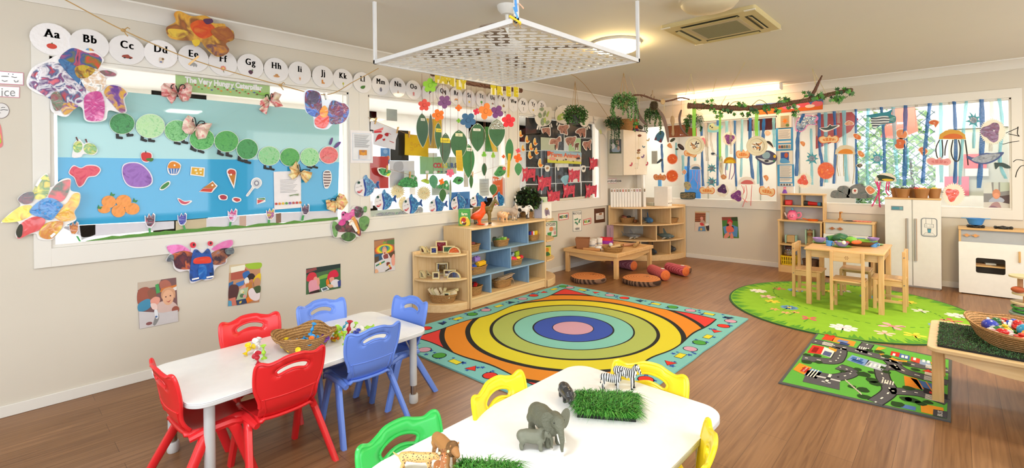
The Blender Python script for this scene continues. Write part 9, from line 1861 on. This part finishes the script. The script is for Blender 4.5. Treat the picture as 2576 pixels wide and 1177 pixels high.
def shark(label,c,rz,L,top,bel,fin=.30,tailup=.22,thick=.13,name='toy_shark'):
 t=thing(name,label,'toy animal',c,rz);m=mat(top,.35,.4,.08,14);z0=.17
 J=[((.0,0,z0),thick),((-.22,0,z0+.01),thick*.75),((-.40,0,z0+.03),thick*.35),((-.48,0,z0+.05),.035),((-.60,0,z0+tailup),.018),((.20,0,z0),thick*.95),((.36,0,z0+.0),thick*.65),((.47,0,z0+.01),thick*.22),((-.57,0,z0-.06),.012)]
 skin_mesh('body',[(V(p)*L,r*L)for p,r in J],[(0,1),(1,2),(2,3),(3,4),(0,5),(5,6),(6,7),(3,8)],m,t)
 def pr(P,nm,w=.012,mm=None):q=Ub(mm or m);q.prism([V(p)*L for p in P],V((0,1,0)),w*L);q.obj(nm,t)
 pr([(.10,0,z0+.10),(-.10,0,z0+.09),(-.14,0,z0+fin),(-.08,0,z0+fin)],'dorsal_fin');pr([(-.28,0,z0+.06),(-.36,0,z0+.05),(-.38,0,z0+.12)],'rear_fin')
 for s in(-1,1):q=Um(bel,.4);q.prism([V((.12,s*.09,z0-.06))*L,V((-.02,s*.09,z0-.06))*L,V((-.10,s*.30,.01))*L,V((-.04,s*.31,.01))*L],(0,0,1),.014*L);q.obj('pectoral_fin',t)
 q=Um(bel,.4);q.ball(V((.22,0,z0-.045))*L,(.17*L,thick*.8*L,.075*L));q.ball(V((0,0,z0-.05))*L,(.22*L,thick*.8*L,.09*L));q.ball(V((.15,0,.05))*L,(.04*L,.06*L,.05*L));q.obj('belly',t)
 q=Ub('833');q.ball(V((.40,0,z0-.045))*L,(.05*L,.06*L,.02*L));q.obj('mouth',t)
 q=Ub('111')
 for s in(-1,1):q.ball(V((.37,s*thick*.58,z0+.035))*L,.012*L,None,8,6)
 q.obj('eyes',t)
shark('blue toy shark on top middle of bowed shelf',(.52,7.62,.597),radians(-35),.30,'47a','b8c4c0',.42,.1,.17);shark('small grey toy shark in middle row of bowed shelf',(.33,7.40,.337),radians(18),.30,'666','c8c4b8',.34,.24);shark('large grey toy shark at right of middle row of bowed shelf',(.79,7.70,.337),radians(2),.31,'566','b8b4a8',.40,.2,.15)
shark('dark toy fish at bottom middle of bowed shelf',(.66,7.50,.092),radians(-40),.28,'345','456',.6,.05,.15,'toy_whale');shark('dark green toy dolphin at bottom right of bowed shelf',(.73,7.90,.092),radians(-8),.34,'444','776',.36,.05,.18,'toy_dolphin');piece('dark brown toy at bottom left of bowed shelf',.42,7.42,.20,(.05,.04,.05),'533')
DH=.757
t=thing('toy_teapot','pink toy teapot with smiling face on dresser counter','toy teapot',(2.64,7.90,DH));m=mat('e79',.3,.5,.02,coat=.2)
lto(m,[[(0,0),(.05,0),(.066,.03),(.068,.06),(.055,.10),(.045,.112),(0,.115)],(0,0,0),26],'body',t)
lto(mat('d58',.3),[[(.05,.112),(.044,.125),(.02,.137),(0,.14)],(0,0,0),22],'lid',t);mb=Um('5ac',.3);mb.ball((0,0,.152),(.017,.017,.018));mb.obj('knob',t)
tbo(mat('e8d8d8',.3),[[(-.06,0,.04),(-.085,0,.06),(-.10,0,.10)],[.016,.012,.008],10],'spout',t);tbo(m,[spline([(.06,0,.095),(.10,0,.105),(.112,0,.065),(.085,0,.03),(.062,0,.03)],4,False),.010,8],'handle',t)
mb=Ub('222')
for s in(-1,1):mb.ball((s*.02,-.064,.066),(.004,.003,.007),None,8,6)
mb.tube([(.022*cos(a),-.068,.05+.014*sin(a))for a in[pi+pi*k/8 for k in range(9)]],.002,5);mb.use('c36');mb.ball((.038,-.052,.05),(.006,.004,.006),None,8,6);mb.ball((-.040,-.052,.035),(.008,.004,.008),None,8,6);mb.obj('face',t)
def pan(lab,c,r,h,rz):t=thing('toy_pan',lab,'toy pan',c,rz);lto(mat(h,.4),[[(0,0),(r*.85,0),(r,.02),(r*.95,.02),(r*.82,.005),(0,.005)],(0,0,0),24],'bowl',t);tbo(mat(h,.4),[[(-r*.95,0,.016),(-r*1.8,0,.03)],.007,8],'handle',t)
pan('orange toy frying pan on dresser counter beside teapot',(2.90,7.88,DH),.07,'d62',.15)
t=thing('toy_camera','red toy cube on upper left shelf of dresser','toy',(2.59,7.93,.965));bxo(mat('c22',.3),[-.045,.045,-.04,.04,0,.075],'body',t,bevel=.01);bxo(mat('d44',.3),[-.03,.03,-.043,-.04,.012,.06],'front_panel',t)
t=thing('toy_torch','red and black toy torch on upper right shelf of dresser','toy torch',(2.90,7.92,.965),radians(-8));tbo(mat('b22',.3),[[(-.06,0,.035),(.06,0,.028)],[.03,.022],14],'body',t);tbo(mat('333',.4),[[(-.11,0,.036),(-.06,0,.036)],[.038,.032],14],'grip',t);tbo(mat('ca2',.4),[[(-.118,0,.036),(-.109,0,.036)],.03,14],'end_ring',t);tbo(mat('479',.3),[[(.06,0,.028),(.10,0,.028)],[.026,.028],14],'lamp_head',t)
t=thing('toy_figure','small purple and pink toy figure on top of dresser','toy figure',(2.54,7.92,1.136));lto(mat('74a',.4),[[(0,0),(.036,0),(.03,.02),(.018,.05),(0,.055)],(0,0,0),16],'dress',t);mb=Um('d9a',.4);mb.ball((0,0,.068),.02);mb.obj('head',t);mb=Um('d67',.4);mb.ball((0,.004,.085),(.02,.018,.012));mb.obj('hat',t)
mb=MB();mb.use(mat('988',.6));
t=thing('toy_toaster','mint and tan wooden toy toaster on dresser shelf','toy toaster',(2.62,7.92,.412));bxo(mat('b96',.5),[-.055,.055,-.045,.045,.008,.115],'body',t,bevel=.012);mb=Um('9ba',.5);mb.bb(-.075,-.055,-.05,.05,0,.12);mb.bb(.055,.075,-.05,.05,0,.12);mb.obj('side_cap',t,bevel=.014)
t=thing('toy_coffee_maker','mint and tan wooden toy coffee maker on dresser shelf','toy coffee maker',(2.86,7.92,.412));mb=Um('b96',.5);mb.bb(-.04,.04,.0,.05,0,.20);mb.bb(-.04,.04,-.05,0,0,.02);mb.obj('body',t,bevel=.004);mb=Um('a4c4ac',.5);mb.bb(-.056,-.042,-.05,.05,0,.215);mb.bb(.042,.056,-.05,.05,0,.215);mb.obj('side_panel',t,bevel=.003);mb=Um('853',.5);mb.cyl((0,-.025,.13),(0,-.025,.17),.028,n=16);mb.cyl((0,-.02,.2),(0,-.02,.222),.012,n=10);mb.obj('filter',t)
t=thing('plastic_basket','yellow slotted plastic basket at bottom of dresser','basket',(2.595,7.90,.101));mb=Um('db2',.4);mb.bb(-.085,.085,-.075,.075,0,.006)
for k in range(4):
 M=RZ(k*pi/2)
 for j in range(7):x=-.078+.026*j;mb.prism([M@V((x-.006,-.075,0)),M@V((x+.006,-.075,0)),M@V(((x+.006)*1.15,-.09,.13)),M@V(((x-.006)*1.15,-.09,.13))],M@V((0,1,0)),.004)
 for z0,z1 in((0,.012),(.06,.07),(.115,.135)):mb.prism([M@V((-.08-.1*z0,-.075-.115*z0,z0)),M@V((.08+.1*z0,-.075-.115*z0,z0)),M@V((.08+.1*z1,-.075-.115*z1,z1)),M@V((-.08-.1*z1,-.075-.115*z1,z1))],M@V((0,1,0)),.005)
mb.obj('body',t)
for k,(r,h,hx,mt,lab)in enumerate(((.075,.035,'b22',0,'red toy pan in yellow basket'),(.07,.045,'c4c4c6',1,'lower steel toy pot stacked in yellow basket'),(.065,.035,'b0b0b4',1,'upper steel toy pot stacked in yellow basket'),(.055,.04,'533',0,'dark red toy bowl on top of steel pots'))):
 lto(mat(hx,.25 if mt else .5,.5,.02,metal=mt),[[(0,0),(r*.92,0),(r,h*.9),(r*1.05,h*.92),(r*.93,h*.9),(r*.85,.006),(0,.006)],(2.595,7.90,.20+.042*k),22],'toy_pot',None,lab,'toy pot')
basket('dark woven basket at bottom right of dresser',(2.86,7.92,.101),.10,.075,.10,0,.85,2.6,0,straw('754','432'))
t=thing('oven_mitt','red patterned oven mitt lying on play sink counter','oven mitt',(3.46,7.90,.776));mb=Ub(paint(['b54','c76','d98'],60,.8,.5,0));mb.prism([(x,y,0)for x,y in[(p.x,p.y)for p in spline([(-.10,.0,0),(-.06,.05,0),(.04,.055,0),(.10,.04,0),(.10,-.04,0),(.02,-.05,0),(-.06,-.045,0)],5)]],(0,0,1),.012);mb.obj('pad',t,bevel=.004);bxo('544',[-.17,-.09,-.006,.006,0,.01],'handle',t)
FT2=1.114
for k,(px,r,lab,fr)in enumerate(((2257,.07,'leftmost',((-.02,.0,'443'),)),(2271,.078,'second',((.0,.0,'332'),(.03,.01,'453'))),(2300,.07,'middle back',((-.03,0,'422'),(.02,0,'b23'))),(2318,.08,'front right',((-.02,0,'c32'),(.02,.01,'d72'),(0,-.03,'d93'))),(2350,.07,'rightmost',((.0,0,'db4'),)))):
 y=7.87 if k in(1,3)else 7.98;c=at_y(px,480,y);c.z=FT2;t=thing('wooden_bowl',lab+' brown wooden bowl of play fruit on top of fridge','bowl',c,0,'brown bowls on fridge');lto(wood('963','a74',2,.6,.5),[[(0,0),(r*.72,0),(r,.115),(r*.93,.115),(r*.68,.012),(0,.012)],(0,0,0),26],'bowl',t)
 for j,(x,yy,h)in enumerate(fr):piece(('dark'if k<2 else'red'if h[0]in'bc'else'orange or yellow')+' play fruit in '+lab+' bowl on fridge, '+('first','second','third')[j],c.x+x,c.y+yy,FT2+.105,(.035,.03,.028),h)
for px,y,z in((2234,7.85,FT2),):block('small white card on left edge of fridge top',at_y(px,492,y)*1,(.04,.03,.004),'e8e4e0',.2)
OZ=.779
def burner(lab,x):mb=Um('222',.5);[mb.tube([(x+.07*cos(a),7.90+.06*sin(a),OZ+.014+.006*sin(a*5))for a in[2*pi*k/20+o for k in range(21)]],.011,6)for o in(0,.4)];[mb.box((x,7.90,OZ+.012),(.15,.012,.018),RZ(a))for a in(0,pi/3,2*pi/3)];mb.top('toy_burner',lab,'toy burner')
burner('black toy burner under blue colander on oven',4.56);burner('black toy burner at right of oven top',4.79)
t=thing('toy_colander','blue toy colander on oven top','toy colander',(4.56,7.90,OZ+.032));lto(mat('48c',.4),[[(0,0),(.055,0),(.07,.04),(.085,.075),(.082,.075),(.062,.012),(0,.008)],(0,0,0),26],'bowl',t)
for s in(-1,1):mb=Um('59c',.4);mb.prism([(s*.07,-.035,.073),(s*.125,-.02,.073),(s*.125,.02,.073),(s*.07,.035,.073)],(0,0,1),.006);mb.obj('handle',t)
for k,(hx,z)in enumerate((('c96',.347),('e0dccc',.36))):block(('wooden toy tray'if k==0 else'white toy dish')+' inside play oven',(4.62+.06*k,7.93,z),(.14-.05*k,.10,.02),hx,.1)
PT=.633
def tdish(label,px,py,r,h,hx,prof,name='toy_plate',cat='toy plate',z=PT,handle=False):
 c=at_z(px,py,z);t=thing(name,label,cat,c,radians(-30));lto(mat(hx,.35,.4,.02),[[(a*r,b*h)for a,b in prof],(0,0,0),28],'body',t)
 if handle:tbo(mat(hx,.35),[spline([(r*.9,0,h*.8),(r*1.55,0,h*.75),(r*1.5,0,h*.35),(r*.8,0,h*.25)],4,False),r*.13,7],'handle',t)
PLT=[(0,0),(.6,0),(1,1),(.97,1),(.6,.35),(0,.35)];BWL=[(0,0),(.55,0),(.85,.5),(1,1),(.94,1),(.78,.5),(.5,.1),(0,.1)];CUP=[(0,0),(.8,0),(1,1),(.92,1),(.74,.08),(0,.08)]
tdish('green toy plate at left of play table',2062,611,.080,.012,'7b5',PLT);tdish('green toy plate at front middle of play table',2118,621,.090,.012,'7b5',PLT);tdish('green toy plate at right of play table',2203,616,.075,.012,'8b6',PLT)
tdish('purple toy bowl on left green plate',2061,609,.068,.05,'a8c',BWL,'toy_bowl','toy bowl',PT+.006);tdish('purple toy bowl on front green plate',2118,619,.068,.05,'a8c',BWL,'toy_bowl','toy bowl',PT+.006);tdish('purple toy bowl stacked in blue cup at right',2197,606,.058,.035,'a8c',BWL,'toy_bowl','toy bowl',PT+.05);tdish('purple toy bowl half hidden behind vegetables',2137,604,.055,.04,'b8c',BWL,'toy_bowl','toy bowl')
tdish('blue toy cup in front at left of play table',2086,618,.035,.055,'59d',CUP,'toy_cup','toy cup',PT,True);tdish('darker blue toy cup behind front left cup',2085,608,.034,.055,'48c',CUP,'toy_cup','toy cup');tdish('blue toy cup under stacked purple bowl',2198,621,.037,.055,'59d',CUP,'toy_cup','toy cup',PT,True);tdish('blue toy bowl behind vegetable platter',2166,609,.045,.045,'58c',BWL,'toy_bowl','toy bowl')
t=thing('leaf_platter','large green leaf platter with brown underside holding play vegetables','platter',at_z(2160,617,PT));lto(mat('8b4',.5),[[(0,.006),(.08,.006),(.125,.03),(.15,.06),(.146,.062),(.115,.03),(0,.014)],(0,0,0),26,None,1.15,.8],'platter',t);lto(mat('753',.7),[[(0,0),(.085,0),(.13,.028),(.152,.054),(.13,.03),(0,.004)],(.012,-.01,0),26,None,1.15,.8],'underside',t)
for lab,px,py,z,r,h,rz in(('green play lettuce on leaf platter',2142,603,PT+.07,(.055,.045,.035),'7b4',0),('orange play carrot on leaf platter',2155,609,PT+.065,(.065,.022,.022),'d63',.9),('white play egg on leaf platter',2123,610,PT+.055,(.02,.018,.022),'f0ece4',0),('pale green play pea pod on leaf platter',2112,609,PT+.05,(.025,.03,.018),'8b7',.4),('red play radish on leaf platter',2132,610,PT+.05,(.02,.02,.016),'c33',0),('dark green play broccoli head behind plates',2115,598,PT+.062,(.085,.06,.055),'364',.6)):c=at_z(px,py,z);piece(lab,c.x,c.y,c.z,r,h,'ball',rz)
tubeobj('dark green play cucumber lying behind left cup',at_z(2082,601,PT+.035),at_z(2104,598,PT+.05),.035,'484');piece('second dark green play vegetable beside broccoli',3.50,6.66,PT+.045,(.05,.07,.045),'363')
t=thing('toy_tree_house','wooden toy tree house with round platforms at right edge beyond turf table','toy house',(4.86,6.52,0));
for z,r,h,x in((.46,.11,'cb9',0),(.30,.09,'cb9',.0),(.215,.12,'cb9',.02),(.115,.13,'899',.02),(.0,.14,'cb9',.02)):lto(mat(h,.6),[[(0,0),(r,0),(r,.016),(0,.016)],(x,0,z),22],'platform',t)
for x,y,z0,z1 in((-.06,-.05,.016,.115),(.07,.05,.016,.215),(.0,-.04,.23,.30),(.05,.03,.23,.46),(-.03,.05,.3,.46)):mb=Ub(wood('b85','c97',2,2));mb.cyl((x,y,z0),(x,y,z1),.02,n=10);mb.obj('post',t)
mb=Um('494',.4);mb.tube([(.02+.10*cos(a),.10*sin(a),.15)for a in[2*pi*k/20 for k in range(21)]],.012,8);mb.tube([(.02+.11*cos(a),.11*sin(a),.185)for a in[2*pi*k/20 for k in range(21)]],.009,8);mb.obj('green_railing',t)
mb=Um('a53',.6);mb.ball((-.05,-.05,.35),(.05,.03,.03));mb.obj('squirrel',t);mb=Um('d9a',.5);mb.box((-.03,-.03,.06),(.16,.05,.09));mb.obj('pink_wall',t)
t=thing('open_shelf','pale timber shelf unit at extreme right edge with light green boards','shelf',(4.66,3.60,0));mb=Ub(BIRZ);mb.bb(0,.03,0,.02,0,.80);mb.bb(.0,.6,-.0,.02,0,.04);mb.obj('end_panel',t)
for z in(.04,.30,.55,.785):bxo(mat('ab6',.5),[.004,.6,-.24,0,z,z+.015],'green_board',t)
bxo(BIRZ,[.004,.6,-.26,-.24,0,.80],'side_panel',t)
